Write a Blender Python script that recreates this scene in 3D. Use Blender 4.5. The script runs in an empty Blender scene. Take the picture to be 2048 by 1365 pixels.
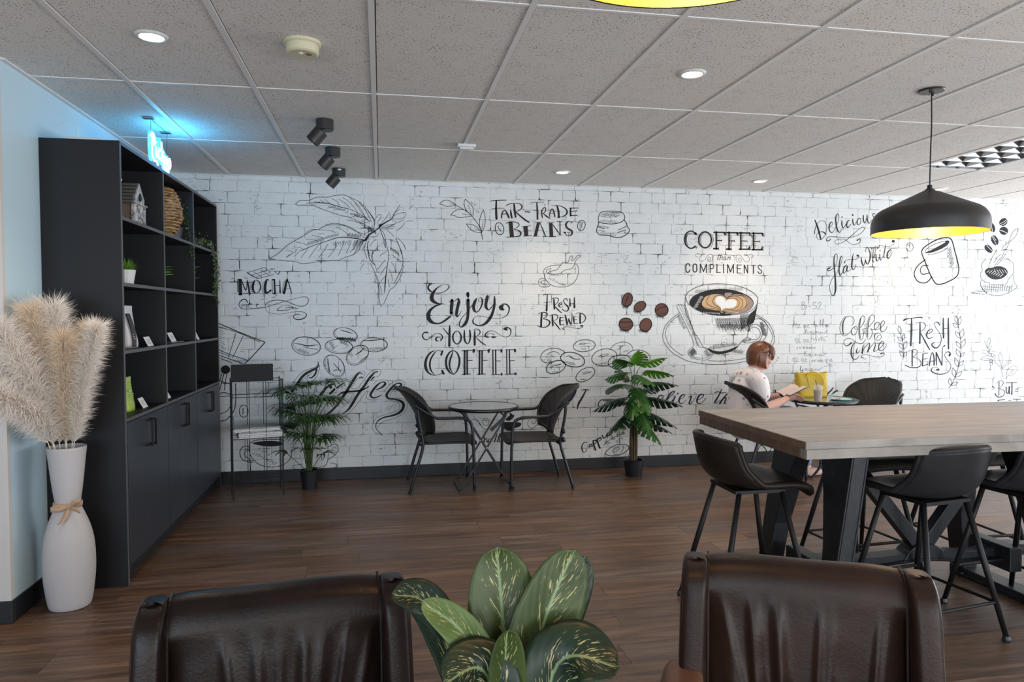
import bpy, bmesh, math, random
from math import pi, sin, cos, radians as R, sqrt, atan2
from mathutils import Vector as V, Matrix, noise
from mathutils.geometry import tessellate_polygon

random.seed(7)
col = bpy.context.scene.collection
scene = bpy.context.scene

# ------------------------------------------------------------------ camera
CAM = V((0, 0, 1.43))
yaw, pit, roll = R(10.3), R(-2.1), R(-0.08)
fw = V((sin(yaw) * cos(pit), cos(yaw) * cos(pit), sin(pit)))
rt = V((cos(yaw), -sin(yaw), 0))
up = rt.cross(fw)
r2 = rt * cos(roll) + up * sin(roll)
u2 = -rt * sin(roll) + up * cos(roll)
cd = bpy.data.cameras.new('camera')
cd.sensor_fit = 'HORIZONTAL'; cd.sensor_width = 36.0; cd.lens = 1440 / 2048 * 36
cd.clip_start = 0.02; cd.clip_end = 60
cam = bpy.data.objects.new('camera', cd); col.objects.link(cam)
m = Matrix.Identity(4)
for i in range(3):
    m[i][0], m[i][1], m[i][2], m[i][3] = r2[i], u2[i], -fw[i], CAM[i]
cam.matrix_world = m
scene.camera = cam
vs = scene.view_settings
vs.view_transform = 'Standard'; vs.look = 'None'; vs.gamma = 1.0; vs.use_curve_mapping = False
vs.exposure = 0.78

# ------------------------------------------------------------------ sky and daylight through the windows
world = bpy.data.worlds.new('sky'); scene.world = world; world.use_nodes = True
bg = world.node_tree.nodes['Background']
bg.inputs[0].default_value = (0.72, 0.86, 1.0, 1); bg.inputs[1].default_value = 1.0

def area(name, loc, rot, sx, sy, power, color, spread=180):
    d = bpy.data.lights.new(name, 'AREA'); d.shape = 'RECTANGLE'; d.size = sx; d.size_y = sy
    d.energy = power; d.color = color; d.spread = R(spread)
    o = bpy.data.objects.new(name, d); col.objects.link(o); o.location = loc; o.rotation_euler = rot
    return o
DAY = (0.78, 0.88, 1.0); SKY = (0.62, 0.80, 1.0); UPFILL = (1.0, 0.95, 0.88)
# shop-front glazing on the right hand wall (x = 8.6) and behind the photographer (y = -3)
area('daylight_right', (8.55, 3.3, 1.35), (0, R(90), 0), 1.9, 5.4, 82, DAY)
area('daylight_behind_right', (4.2, -2.95, 1.35), (R(90), 0, 0), 6.0, 1.9, 78, (0.72, 0.85, 1.0))
area('daylight_behind_left', (-2.2, -2.95, 1.35), (R(90), 0, 0), 2.4, 1.9, 55, SKY)
# unseen fill lamps added inside the windows, aimed up to brighten the ceiling
area('added_upfill_right', (8.5, 3.3, 0.75), (0, R(138), 0), 0.7, 5.4, 88, UPFILL)
area('added_upfill_behind', (2.5, -2.9, 0.75), (R(132), 0, 0), 8.0, 0.7, 120, UPFILL)

# ------------------------------------------------------------------ materials
def mat(name, color, rough=0.5, metal=0.0, spec=0.5, coat=0.0, emit=None, es=0.0, trans=0.0, alpha=1.0, sheen=0.0):
    m = bpy.data.materials.new(name); m.use_nodes = True
    b = m.node_tree.nodes['Principled BSDF']
    b.inputs['Base Color'].default_value = (*color, 1); b.inputs['Roughness'].default_value = rough
    b.inputs['Metallic'].default_value = metal; b.inputs['Specular IOR Level'].default_value = spec
    b.inputs['Coat Weight'].default_value = coat; b.inputs['Coat Roughness'].default_value = 0.25
    b.inputs['Transmission Weight'].default_value = trans; b.inputs['Alpha'].default_value = alpha
    b.inputs['Sheen Weight'].default_value = sheen
    if emit: b.inputs['Emission Color'].default_value = (*emit, 1); b.inputs['Emission Strength'].default_value = es
    return m
class N:
    """small node helper"""
    def __init__(s, m): s.m = m; s.t = m.node_tree; s.n = s.t.nodes; s.l = s.t.links; s.b = s.n['Principled BSDF']
    def add(s, typ, **kw):
        n = s.n.new(typ)
        for k, v in kw.items():
            if k in n.inputs.keys(): n.inputs[k].default_value = v
            else: setattr(n, k, v)
        return n
    def link(s, a, b): s.l.new(a, b)
    def pos(s): return s.add('ShaderNodeNewGeometry').outputs['Position']
    def objc(s): return s.add('ShaderNodeTexCoord').outputs['Object']
    def rand(s): return s.add('ShaderNodeObjectInfo').outputs['Random']
    def mapping(s, vec, scale=(1, 1, 1), rot=(0, 0, 0), loc=None):
        n = s.add('ShaderNodeMapping'); n.inputs['Scale'].default_value = scale; n.inputs['Rotation'].default_value = rot
        s.link(vec, n.inputs['Vector'])
        if loc is not None: s.link(loc, n.inputs['Location'])
        return n.outputs[0]
    def noise(s, vec, scale, detail=3, rough=0.5, dist=0.0):
        n = s.add('ShaderNodeTexNoise', Scale=scale, Detail=detail, Roughness=rough, Distortion=dist)
        s.link(vec, n.inputs['Vector']); return n.outputs['Fac']
    def ramp(s, fac, stops):
        n = s.add('ShaderNodeValToRGB'); e = n.color_ramp.elements
        while len(e) < len(stops): e.new(0.5)
        for q, (p, c) in zip(e, stops): q.position = p; q.color = (*c, 1) if len(c) == 3 else c
        s.link(fac, n.inputs[0]); return n.outputs[0]
    def mix(s, fac, a, b, mode='MIX'):
        n = s.add('ShaderNodeMix', data_type='RGBA', blend_type=mode)
        for val, k in ((fac, 0), (a, 6), (b, 7)):
            if hasattr(val, 'is_output'): s.link(val, n.inputs[k])
            else: n.inputs[k].default_value = val if k == 0 or len(val) == 4 else (*val, 1)
        return n.outputs[2]
    def math(s, op, a, b=0.0):
        n = s.add('ShaderNodeMath', operation=op)
        for k, val in enumerate((a, b)):
            if hasattr(val, 'is_output'): s.link(val, n.inputs[k])
            else: n.inputs[k].default_value = val
        return n.outputs[0]
    def bump(s, h, strength=0.3, dist=0.01):
        n = s.add('ShaderNodeBump', Strength=strength, Distance=dist); s.link(h, n.inputs['Height'])
        s.link(n.outputs[0], s.b.inputs['Normal'])
    def color(s, c): s.link(c, s.b.inputs['Base Color'])

MT = {}
# wall print
def wall_paint(name, base, joint):
    m = mat(name, base, 0.75, spec=0.25); n = N(m); p = n.pos()
    big = n.noise(p, 1.1, 2); fine = n.noise(p, 38, 3, 0.6); mid = n.noise(p, 9, 3)
    if joint:
        f = n.math('ADD', n.math('MULTIPLY', mid, 0.75), n.math('MULTIPLY', fine, 0.45))
        c = n.ramp(f, [(0.50, (0.62, 0.64, 0.64)), (0.60, (0.38, 0.39, 0.39)), (0.69, (0.05, 0.055, 0.055))])
        g = n.ramp(n.noise(p, 3.1, 2), [(0.42, (0, 0, 0)), (0.62, (1, 1, 1))])
        c = n.mix(g, n.mix(0.72, c, base), c)
    else:
        c = n.mix(n.ramp(mid, [(0.3, (0, 0, 0)), (0.75, (1, 1, 1))]), base, tuple(k * 0.93 for k in base))
        sp = n.noise(n.mapping(p, (1, 1, 2.4)), 30, 4, 0.65)
        c = n.mix(n.ramp(n.math('MULTIPLY', sp, n.math('ADD', n.noise(p, 5.5, 2), 0.5)), [(0.66, (0, 0, 0)), (0.74, (0.8, 0.8, 0.8))]), c, (0.22, 0.23, 0.23))
    n.color(c); n.bump(fine, 0.12, 0.002); return m
MT['brick'] = wall_paint('white_brick_print', (0.72, 0.74, 0.74), False)
MT['joint'] = wall_paint('dark_joint_print', (0.72, 0.74, 0.74), True)
MT['white_edge'] = mat('plain_white_wall', (0.72, 0.72, 0.71), 0.8, spec=0.2)
MT['ink'] = mat('black_print', (0.018, 0.018, 0.02), 0.65, spec=0.25)
MT['brown_ink'] = mat('brown_black_print', (0.032, 0.024, 0.02), 0.65, spec=0.25)
MT['navy_ink'] = mat('navy_print', (0.03, 0.03, 0.055), 0.65, spec=0.25)
MT['grey_ink'] = mat('grey_print', (0.2, 0.2, 0.22), 0.7, spec=0.2)
MT['bean_brown'] = mat('bean_brown_print', (0.14, 0.065, 0.05), 0.7, spec=0.2)
MT['latte_tan'] = mat('latte_tan_print', (0.56, 0.37, 0.2), 0.7, spec=0.2)
MT['mauve'] = mat('mauve_print', (0.32, 0.23, 0.21), 0.7, spec=0.2)
MT['milk'] = mat('white_print', (0.74, 0.76, 0.76), 0.7, spec=0.2)
# left wall
m = mat('pale_blue_wall', (0.52, 0.68, 0.76), 0.55, spec=0.35); n = N(m); n.bump(n.noise(n.pos(), 60, 3), 0.08, 0.002); MT['blue_wall'] = m
m = mat('warm_white_wall', (0.60, 0.57, 0.54), 0.7, spec=0.3); n = N(m); n.bump(n.noise(n.pos(), 60, 3), 0.08, 0.002); MT['warm_wall'] = m
MT['black_base'] = mat('black_vinyl_base', (0.012, 0.014, 0.018), 0.45)
# ceiling
m = mat('mineral_ceiling_tile', (0.70, 0.68, 0.66), 0.9, spec=0.1); n = N(m); p = n.pos()
f1 = n.noise(p, 130, 2, 0.5); f2 = n.noise(n.mapping(p, (1, 1, 1)), 12, 2)
pits = n.ramp(n.math('ADD', f1, n.math('MULTIPLY', f2, 0.18)), [(0.70, (0, 0, 0)), (0.76, (1, 1, 1))])
n.color(n.mix(pits, n.mix(f1, (0.76, 0.74, 0.715), (0.70, 0.68, 0.66)), (0.2, 0.17, 0.15))); n.bump(f1, 0.25, 0.003); MT['tile'] = m
MT['grid'] = mat('white_grid_metal', (0.74, 0.73, 0.715), 0.5)
MT['plenum'] = mat('dark_plenum', (0.12, 0.11, 0.1), 0.9)
# floor
def wood_floor(name, dark, mid_, light, rough):
    m = mat(name, mid_, rough, spec=0.42); n = N(m); p = n.pos(); r = n.rand()
    off = n.add('ShaderNodeCombineXYZ'); n.link(n.math('MULTIPLY', r, 37.0), off.inputs[0]); n.link(n.math('MULTIPLY', r, 91.0), off.inputs[1])
    q = n.mapping(p, (0.9, 11, 1), loc=off.outputs[0])
    g1 = n.noise(q, 1.6, 5, 0.62, 1.2); q2 = n.mapping(p, (4, 90, 1), loc=off.outputs[0]); g2 = n.noise(q2, 1.5, 3, 0.6)
    f = n.math('ADD', n.math('MULTIPLY', g1, 0.8), n.math('MULTIPLY', g2, 0.28))
    c = n.ramp(f, [(0.36, dark), (0.52, mid_), (0.68, light)])
    hs = n.add('ShaderNodeHueSaturation'); n.link(c, hs.inputs['Color'])
    n.link(n.math('ADD', n.math('MULTIPLY', r, 0.34), 0.83), hs.inputs['Value'])
    n.link(n.math('ADD', n.math('MULTIPLY', n.math('FRACT', n.math('MULTIPLY', r, 7.3)), 0.35), 0.82), hs.inputs['Saturation'])
    n.color(hs.outputs[0]); n.bump(g2, 0.12, 0.002)
    rr = n.math('ADD', n.math('MULTIPLY', g1, 0.16), rough - 0.08); n.link(rr, n.b.inputs['Roughness'])
    return m
MT['floor'] = wood_floor('oak_vinyl_plank', (0.050, 0.027, 0.018), (0.118, 0.068, 0.043), (0.215, 0.130, 0.085), 0.40)
MT['bar_top'] = wood_floor('grey_bar_top_wood', (0.13, 0.108, 0.09), (0.225, 0.20, 0.175), (0.34, 0.305, 0.27), 0.36)
MT['brown_wood_end_shade'] = wood_floor('brown_wood_and_end_shade', (0.10, 0.055, 0.035), (0.155, 0.09, 0.06), (0.21, 0.125, 0.085), 0.5)  # brown wood; on the bar table's left end it paints in shade
MT['charcoal'] = mat('charcoal_laminate', (0.013, 0.013, 0.015), 0.5, spec=0.25)
MT['charcoal_edge'] = mat('grey_edge_banding', (0.085, 0.085, 0.09), 0.5)
MT['charcoal_in'] = mat('charcoal_inner', (0.014, 0.015, 0.018), 0.5)
MT['door'] = mat('slate_door_laminate', (0.032, 0.038, 0.050), 0.35, spec=0.5)
MT['black_metal'] = mat('black_powder_metal', (0.006, 0.006, 0.007), 0.5, spec=0.35)
MT['tube'] = mat('dark_chair_tube', (0.010, 0.012, 0.017), 0.33, spec=0.55)
m = mat('dark_wicker', (0.028, 0.022, 0.02), 0.5, spec=0.4); n = N(m); q = n.objc()
w1 = n.add('ShaderNodeTexChecker', Scale=75.0); n.link(q, w1.inputs['Vector'])
n.color(n.mix(w1.outputs['Fac'], (0.006, 0.005, 0.005), (0.034, 0.028, 0.025))); n.bump(w1.outputs['Fac'], 0.9, 0.006); MT['wicker'] = m
m = mat('smoked_glass', (0.25, 0.28, 0.29), 0.06, spec=0.9); MT['glass_top'] = m
MT['white_plastic'] = mat('white_plastic', (0.66, 0.67, 0.66), 0.4)
MT['cream_plastic'] = mat('aged_cream_plastic', (0.60, 0.56, 0.38), 0.45)
MT['gold'] = mat('gold_lacquer', (0.86, 0.47, 0.10), 0.38, metal=0.55)
MT['bulb'] = mat('lamp_bulb', (1, 0.9, 0.7), 0.4, emit=(1.0, 0.72, 0.36), es=22)
MT['down'] = mat('downlight_lens', (1, 0.9, 0.8), 0.4, emit=(1.0, 0.80, 0.58), es=22)
MT['shade'] = mat('matte_black_shade', (0.022, 0.020, 0.019), 0.42, spec=0.5)
MT['chrome'] = mat('dull_steel', (0.4, 0.42, 0.45), 0.28, metal=1.0)
# leather
def leather(name, a, b_, rough, bs):
    m = mat(name, a, rough, spec=0.2, coat=0.0); n = N(m); q = n.objc()
    g = n.noise(q, 3.5, 4, 0.6, 0.6); h = n.noise(q, 130, 3, 0.6)
    n.color(n.ramp(g, [(0.3, a), (0.75, b_)])); f = n.math('ADD', n.math('MULTIPLY', g, 3.0), h); n.bump(f, bs, 0.004); return m
MT['leather'] = leather('dark_brown_leather', (0.006, 0.0035, 0.003), (0.018, 0.010, 0.008), 0.34, 0.18)
MT['leather2'] = leather('warm_brown_leather', (0.010, 0.005, 0.004), (0.032, 0.017, 0.011), 0.38, 0.18)
MT['arm_leather'] = leather('tan_brown_leather', (0.13, 0.06, 0.038), (0.20, 0.10, 0.065), 0.4, 0.15)
MT['stool_brown'] = leather('brown_faux_leather', (0.014, 0.010, 0.008), (0.028, 0.022, 0.018), 0.42, 0.1)
MT['stool_grey'] = leather('charcoal_faux_leather', (0.014, 0.014, 0.016), (0.028, 0.028, 0.032), 0.42, 0.1)
MT['stool_in'] = leather('dark_olive_faux_leather', (0.012, 0.011, 0.008), (0.026, 0.024, 0.018), 0.4, 0.1)
MT['distressed'] = mat('distressed_black_wood', (0.018, 0.02, 0.024), 0.45, spec=0.5)
n = N(MT['distressed']); g = n.noise(n.mapping(n.pos(), (30, 30, 5)), 3, 4, 0.7); n.color(n.ramp(g, [(0.5, (0.006, 0.007, 0.010)), (0.74, (0.026, 0.030, 0.040))])); n.bump(g, 0.25, 0.004)
# plants
def leafmat(name, a, b_, rough=0.4):
    m = mat(name, a, rough, spec=0.45); n = N(m); g = n.noise(n.objc(), 9, 3)
    n.color(n.mix(g, a, b_)); n.b.inputs['Subsurface Weight'].default_value = 0.0; return m
MT['palm'] = leafmat('palm_green', (0.020, 0.055, 0.014), (0.052, 0.115, 0.024))
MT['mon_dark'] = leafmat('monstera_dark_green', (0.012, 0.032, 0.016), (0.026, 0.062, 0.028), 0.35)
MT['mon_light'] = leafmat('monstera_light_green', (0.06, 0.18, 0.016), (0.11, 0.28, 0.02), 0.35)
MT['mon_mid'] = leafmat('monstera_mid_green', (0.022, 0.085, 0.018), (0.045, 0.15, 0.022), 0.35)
MT['ivy'] = leafmat('ivy_green', (0.018, 0.045, 0.014), (0.06, 0.10, 0.035))
MT['ivy_pale'] = leafmat('pale_ivy_green', (0.045, 0.085, 0.03), (0.16, 0.20, 0.10))
MT['grass'] = leafmat('bright_grass_green', (0.09, 0.22, 0.02), (0.20, 0.40, 0.05))
MT['trunk'] = mat('red_brown_trunk', (0.075, 0.026, 0.016), 0.7); n = N(MT['trunk']); g = n.noise(n.mapping(n.objc(), (60, 60, 6)), 2, 4); n.color(n.ramp(g, [(0.35, (0.04, 0.016, 0.010)), (0.7, (0.14, 0.065, 0.03))])); n.bump(g, 0.5, 0.006)
MT['stem'] = mat('green_stem', (0.06, 0.10, 0.03), 0.5)
MT['pot'] = mat('black_plastic_pot', (0.012, 0.013, 0.018), 0.38)
MT['soil'] = mat('dark_soil', (0.02, 0.014, 0.01), 0.9)
def speckled(name, a, b_):
    m = mat(name, a, 0.42, spec=0.3); n = N(m)
    uv = n.add('ShaderNodeUVMap').outputs[0]; sx = n.add('ShaderNodeSeparateXYZ'); n.link(uv, sx.inputs[0])
    au = n.math('ABSOLUTE', n.math('SUBTRACT', sx.outputs[0], 0.5))
    t = n.math('SUBTRACT', sx.outputs[1], n.math('MULTIPLY', au, 0.62))           # follows the side veins
    cb = n.add('ShaderNodeCombineXYZ'); n.link(n.math('MULTIPLY', sx.outputs[0], 7.0), cb.inputs[0]); n.link(n.math('MULTIPLY', t, 46.0), cb.inputs[1]); n.link(n.rand(), cb.inputs[2])
    f = n.noise(cb.outputs[0], 1.0, 2, 0.7)
    env = n.ramp(au, [(0.0, (1, 1, 1)), (0.30, (0.9, 0.9, 0.9)), (0.42, (0, 0, 0))])
    fl = n.ramp(n.math('MULTIPLY', f, n.math('ADD', n.math('MULTIPLY', env, 0.25), 0.85)), [(0.64, (0, 0, 0)), (0.675, (1, 1, 1))])
    g = n.noise(n.objc(), 14, 2)
    base = n.mix(n.ramp(g, [(0.3, (0, 0, 0)), (0.7, (1, 1, 1))]), a, b_)
    c = n.mix(fl, base, (0.34, 0.31, 0.15))
    mid_ = n.ramp(au, [(0.0, (1, 1, 1)), (0.018, (0.7, 0.7, 0.7)), (0.03, (0, 0, 0))])
    n.color(n.mix(mid_, c, (0.16, 0.24, 0.11)))
    vein = n.math('SINE', n.math('MULTIPLY', t, 85.0)); n.bump(vein, 0.08, 0.002)
    return m
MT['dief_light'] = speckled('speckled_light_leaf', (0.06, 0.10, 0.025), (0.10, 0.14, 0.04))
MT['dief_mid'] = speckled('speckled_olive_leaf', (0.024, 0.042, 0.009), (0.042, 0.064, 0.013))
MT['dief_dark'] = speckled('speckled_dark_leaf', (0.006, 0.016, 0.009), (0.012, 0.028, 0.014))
# goods
m = mat('matte_white_ceramic', (0.50, 0.475, 0.475), 0.6, spec=0.3); n = N(m); g = n.noise(n.mapping(n.objc(), (3, 3, 22)), 5, 3); n.bump(g, 0.2, 0.003); MT['vase'] = m
MT['ribbon'] = mat('beige_satin_ribbon', (0.46, 0.30, 0.19), 0.42, sheen=0.4)
MT['plume'] = mat('cream_pampas', (0.86, 0.72, 0.56), 0.9, spec=0.1); MT['plume_pale'] = mat('ivory_pampas', (0.90, 0.83, 0.76), 0.9, spec=0.1)
for k in ('plume', 'plume_pale'): MT[k].node_tree.nodes['Principled BSDF'].inputs['Subsurface Weight'].default_value = 0.0
MT['cyan'] = mat('cyan_neon', (0.3, 0.9, 1), 0.4, emit=(0.17, 0.78, 1.0), es=4.5)
MT['acrylic'] = mat('blue_lit_acrylic', (0.12, 0.6, 0.75), 0.15, alpha=0.35, emit=(0.05, 0.55, 0.8), es=0.5)
MT['paper'] = mat('white_card', (0.72, 0.72, 0.72), 0.6); MT['print'] = mat('grey_small_print', (0.2, 0.2, 0.22), 0.7)
m = mat('newsprint', (0.5, 0.49, 0.48), 0.8); n = N(m); g = n.noise(n.mapping(n.objc(), (90, 90, 400)), 1, 3); n.color(n.ramp(g, [(0.4, (0.25, 0.245, 0.24)), (0.6, (0.62, 0.61, 0.6))])); MT['news'] = m
MT['pouch'] = mat('lime_green_foil', (0.36, 0.50, 0.07), 0.42); MT['pouch_seal'] = mat('pale_green_seal', (0.42, 0.58, 0.22), 0.4)
MT['bag_black'] = mat('black_coffee_foil', (0.02, 0.014, 0.018), 0.4); MT['bag_white'] = mat('white_coffee_foil', (0.66, 0.64, 0.65), 0.4)
MT['twig'] = mat('woven_twig', (0.42, 0.22, 0.09), 0.65); n = N(MT['twig']); g = n.noise(n.mapping(n.objc(), (14, 14, 60)), 2, 3); n.color(n.ramp(g, [(0.35, (0.16, 0.07, 0.03)), (0.7, (0.58, 0.34, 0.15))]))
MT['old_white'] = mat('distressed_white_paint', (0.5, 0.49, 0.49), 0.7); n = N(MT['old_white']); g = n.noise(n.mapping(n.objc(), (40, 40, 12)), 2, 4, 0.7); n.color(n.ramp(g, [(0.42, (0.14, 0.13, 0.13)), (0.55, (0.58, 0.57, 0.57))]))
MT['old_wood'] = mat('greyed_brown_wood', (0.22, 0.16, 0.12), 0.7); MT['zinc'] = mat('corrugated_zinc', (0.2, 0.19, 0.18), 0.5, metal=0.5)
MT['pot_white'] = mat('white_glazed_pot', (0.68, 0.68, 0.68), 0.35)
MT['skin'] = mat('skin', (0.60, 0.34, 0.26), 0.5, spec=0.35); MT['skin'].node_tree.nodes['Principled BSDF'].inputs['Subsurface Weight'].default_value = 0.08
MT['lip'] = mat('lip_pink', (0.42, 0.13, 0.11), 0.45); MT['eye'] = mat('dark_eye', (0.03, 0.02, 0.02), 0.3)
m = mat('copper_brown_hair', (0.16, 0.05, 0.018), 0.38, spec=0.5); n = N(m); g = n.noise(n.mapping(n.objc(), (60, 60, 5)), 2, 4); n.color(n.ramp(g, [(0.35, (0.075, 0.022, 0.012)), (0.7, (0.25, 0.085, 0.03))])); n.bump(g, 0.5, 0.004); MT['hair'] = m
m = mat('floral_blouse', (0.8, 0.76, 0.78), 0.75); n = N(m); q = n.objc()
vo = n.add('ShaderNodeTexVoronoi', Scale=17.0); n.link(q, vo.inputs['Vector'])
blob = n.ramp(vo.outputs['Distance'], [(0.20, (1, 1, 1)), (0.30, (0, 0, 0))])
sep = n.add('ShaderNodeSeparateColor'); n.link(vo.outputs['Color'], sep.inputs[0])
pal = n.ramp(sep.outputs[0], [(0.0, (0.10, 0.07, 0.24)), (0.3, (0.40, 0.12, 0.22)), (0.5, (0.66, 0.42, 0.10)), (0.7, (0.30, 0.22, 0.48)), (0.9, (0.12, 0.08, 0.16))])
n.color(n.mix(n.math('MULTIPLY', blob, 0.85), (0.84, 0.79, 0.80), pal)); MT['blouse'] = m
MT['jeans'] = mat('light_blue_denim', (0.20, 0.31, 0.46), 0.8); MT['shoe'] = mat('blush_pink_shoe', (0.62, 0.42, 0.36), 0.5)
m = mat('mustard_yellow_leather', (0.55, 0.38, 0.01), 0.42); MT['bag'] = m; MT['bag_dark'] = mat('dark_olive_bag_lining', (0.16, 0.14, 0.02), 0.6)  # plain dark olive for the bag lining, its hardware and the vase liner
MT['latte'] = mat('iced_latte', (0.33, 0.20, 0.14), 0.3); MT['cup_clear'] = mat('clear_cup_plastic', (0.8, 0.8, 0.8), 0.12, alpha=0.35); MT['straw'] = mat('black_straw', (0.02, 0.02, 0.02), 0.4)
MT['teal'] = mat('teal_plate_glaze', (0.10, 0.36, 0.33), 0.25); MT['plate_in'] = mat('pale_plate_glaze', (0.50, 0.64, 0.60), 0.25); MT['crumb'] = mat('orange_crumb', (0.55, 0.22, 0.07), 0.7)
MT['blush_book'] = mat('blush_book_page', (0.72, 0.60, 0.58), 0.7); MT['pearl'] = mat('pearl', (0.8, 0.76, 0.7), 0.2)
MT['clear_lens'] = mat('clear_lens', (0.9, 0.9, 0.9), 0.05, alpha=0.12)

# ------------------------------------------------------------------ mesh helpers
def rotz(a): return Matrix.Rotation(a, 4, 'Z')
class G:
    def __init__(s): s.v = []; s.f = []; s.uv = None
    def add(s, vs_, fs): k = len(s.v); s.v += [tuple(q) for q in vs_]; s.f += [tuple(i + k for i in f) for f in fs]
    def box(s, c, d, M=None):
        x, y, z = [k / 2 for k in d]; p = [V((a * x, b * y, e * z)) for a in (-1, 1) for b in (-1, 1) for e in (-1, 1)]
        if M is not None: p = [M @ q for q in p]
        p = [q + V(c) for q in p]
        s.add(p, [(0, 1, 3, 2), (4, 6, 7, 5), (0, 4, 5, 1), (2, 3, 7, 6), (0, 2, 6, 4), (1, 5, 7, 3)]); return s
    def bx(s, x0, x1, y0, y1, z0, z1): return s.box(((x0 + x1) / 2, (y0 + y1) / 2, (z0 + z1) / 2), (x1 - x0, y1 - y0, z1 - z0))
    def bar(s, a, b, w, h, upv=(0, 0, 1), w2=None, h2=None):
        a, b = V(a), V(b); d = (b - a).normalized(); sd = d.cross(V(upv)); sd = sd.normalized() if sd.length > 1e-5 else V((1, 0, 0)); u_ = sd.cross(d)
        w2 = w if w2 is None else w2; h2 = h if h2 is None else h2; p = []
        for q, ww, hh in ((a, w, h), (b, w2, h2)):
            for i, j in ((-1, -1), (1, -1), (1, 1), (-1, 1)): p.append(q + sd * i * ww / 2 + u_ * j * hh / 2)
        s.add(p, [(3, 2, 1, 0), (4, 5, 6, 7), (0, 1, 5, 4), (1, 2, 6, 5), (2, 3, 7, 6), (3, 0, 4, 7)]); return s
    def tube(s, pts, r, n=8, closed=False, cap=True, sq=1.0):
        pts = [V(p) for p in pts]; m_ = len(pts); rs = r if isinstance(r, (list, tuple)) else [r] * m_
        rings = []; prev = None
        for i, p in enumerate(pts):
            if closed: t = pts[(i + 1) % m_] - pts[i - 1]
            else: t = pts[min(i + 1, m_ - 1)] - pts[max(i - 1, 0)]
            t = t.normalized() if t.length > 1e-9 else V((0, 0, 1))
            if prev is None: a = V((0, 0, 1)) if abs(t.z) < 0.9 else V((1, 0, 0)); nn = (a - t * a.dot(t)).normalized()
            else: nn = prev - t * prev.dot(t); nn = nn.normalized() if nn.length > 1e-6 else V((1, 0, 0))
            prev = nn; bn = t.cross(nn)
            rings.append([p + (nn * cos(2 * pi * k / n) * sq + bn * sin(2 * pi * k / n)) * rs[i] for k in range(n)])
        vs_ = [q for rg in rings for q in rg]; fs = []
        for i in range(m_ if closed else m_ - 1):
            j = (i + 1) % m_
            for k in range(n): fs.append((i * n + k, i * n + (k + 1) % n, j * n + (k + 1) % n, j * n + k))
        if cap and not closed: fs.append(tuple(range(n))[::-1]); fs.append(tuple((m_ - 1) * n + k for k in range(n)))
        s.add(vs_, fs); return s
    def lathe(s, prof, n=32, c=(0, 0, 0), cap=True, M=None):
        vs_ = []; fs = []
        for r_, z in prof:
            for k in range(n): q = V((r_ * cos(2 * pi * k / n), r_ * sin(2 * pi * k / n), z)); q = M @ q if M is not None else q; vs_.append(q + V(c))
        for i in range(len(prof) - 1):
            for k in range(n): fs.append((i * n + k, i * n + (k + 1) % n, (i + 1) * n + (k + 1) % n, (i + 1) * n + k))
        if cap: fs.append(tuple(range(n))[::-1]); fs.append(tuple((len(prof) - 1) * n + k for k in range(n)))
        s.add(vs_, fs); return s
    def grid(s, fn, nu, nv, wrap=False):
        vs_ = [V(fn(i / (nu - (0 if wrap else 1)), j / (nv - 1))) for j in range(nv) for i in range(nu)]; fs = []
        for j in range(nv - 1):
            for i in range(nu if wrap else nu - 1): fs.append((j * nu + i, j * nu + (i + 1) % nu, (j + 1) * nu + (i + 1) % nu, (j + 1) * nu + i))
        s.add(vs_, fs); return s
    def sell(s, c, d, e1=1.0, e2=1.0, nu=28, nv=16, fn=None, M=None):
        """superellipsoid, d = half sizes"""
        def pw(a, e): return (1 if a >= 0 else -1) * abs(a) ** e
        vs_ = []
        for j in range(nv + 1):
            ph = -pi / 2 + pi * j / nv
            for i in range(nu):
                th = 2 * pi * i / nu
                q = V((d[0] * pw(cos(ph), e1) * pw(cos(th), e2), d[1] * pw(cos(ph), e1) * pw(sin(th), e2), d[2] * pw(sin(ph), e1)))
                if fn: q = V(fn(q))
                if M is not None: q = M @ q
                vs_.append(q + V(c))
        fs = [(j * nu + i, j * nu + (i + 1) % nu, (j + 1) * nu + (i + 1) % nu, (j + 1) * nu + i) for j in range(nv) for i in range(nu)]
        s.add(vs_, fs); return s
    def poly(s, pts, th=None, nrm=(0, -1, 0)):
        """flat polygon, optionally extruded by th along nrm"""
        pts = [V(p) for p in pts]; tr = tessellate_polygon([pts])
        if th is None: s.add(pts, [tuple(t) for t in tr]); return s
        o = V(nrm) * th; k = len(pts)
        s.add(pts + [p + o for p in pts], [tuple(t) for t in tr] + [tuple(i + k for i in t)[::-1] for t in tr] + [(i, (i + 1) % k, (i + 1) % k + k, i + k) for i in range(k)]); return s
    def xf(s, M): s.v = [tuple(M @ V(q)) for q in s.v]; return s
    def mesh(s, name):
        me = bpy.data.meshes.new(name); me.from_pydata(s.v, [], s.f); me.update(); return me

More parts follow.
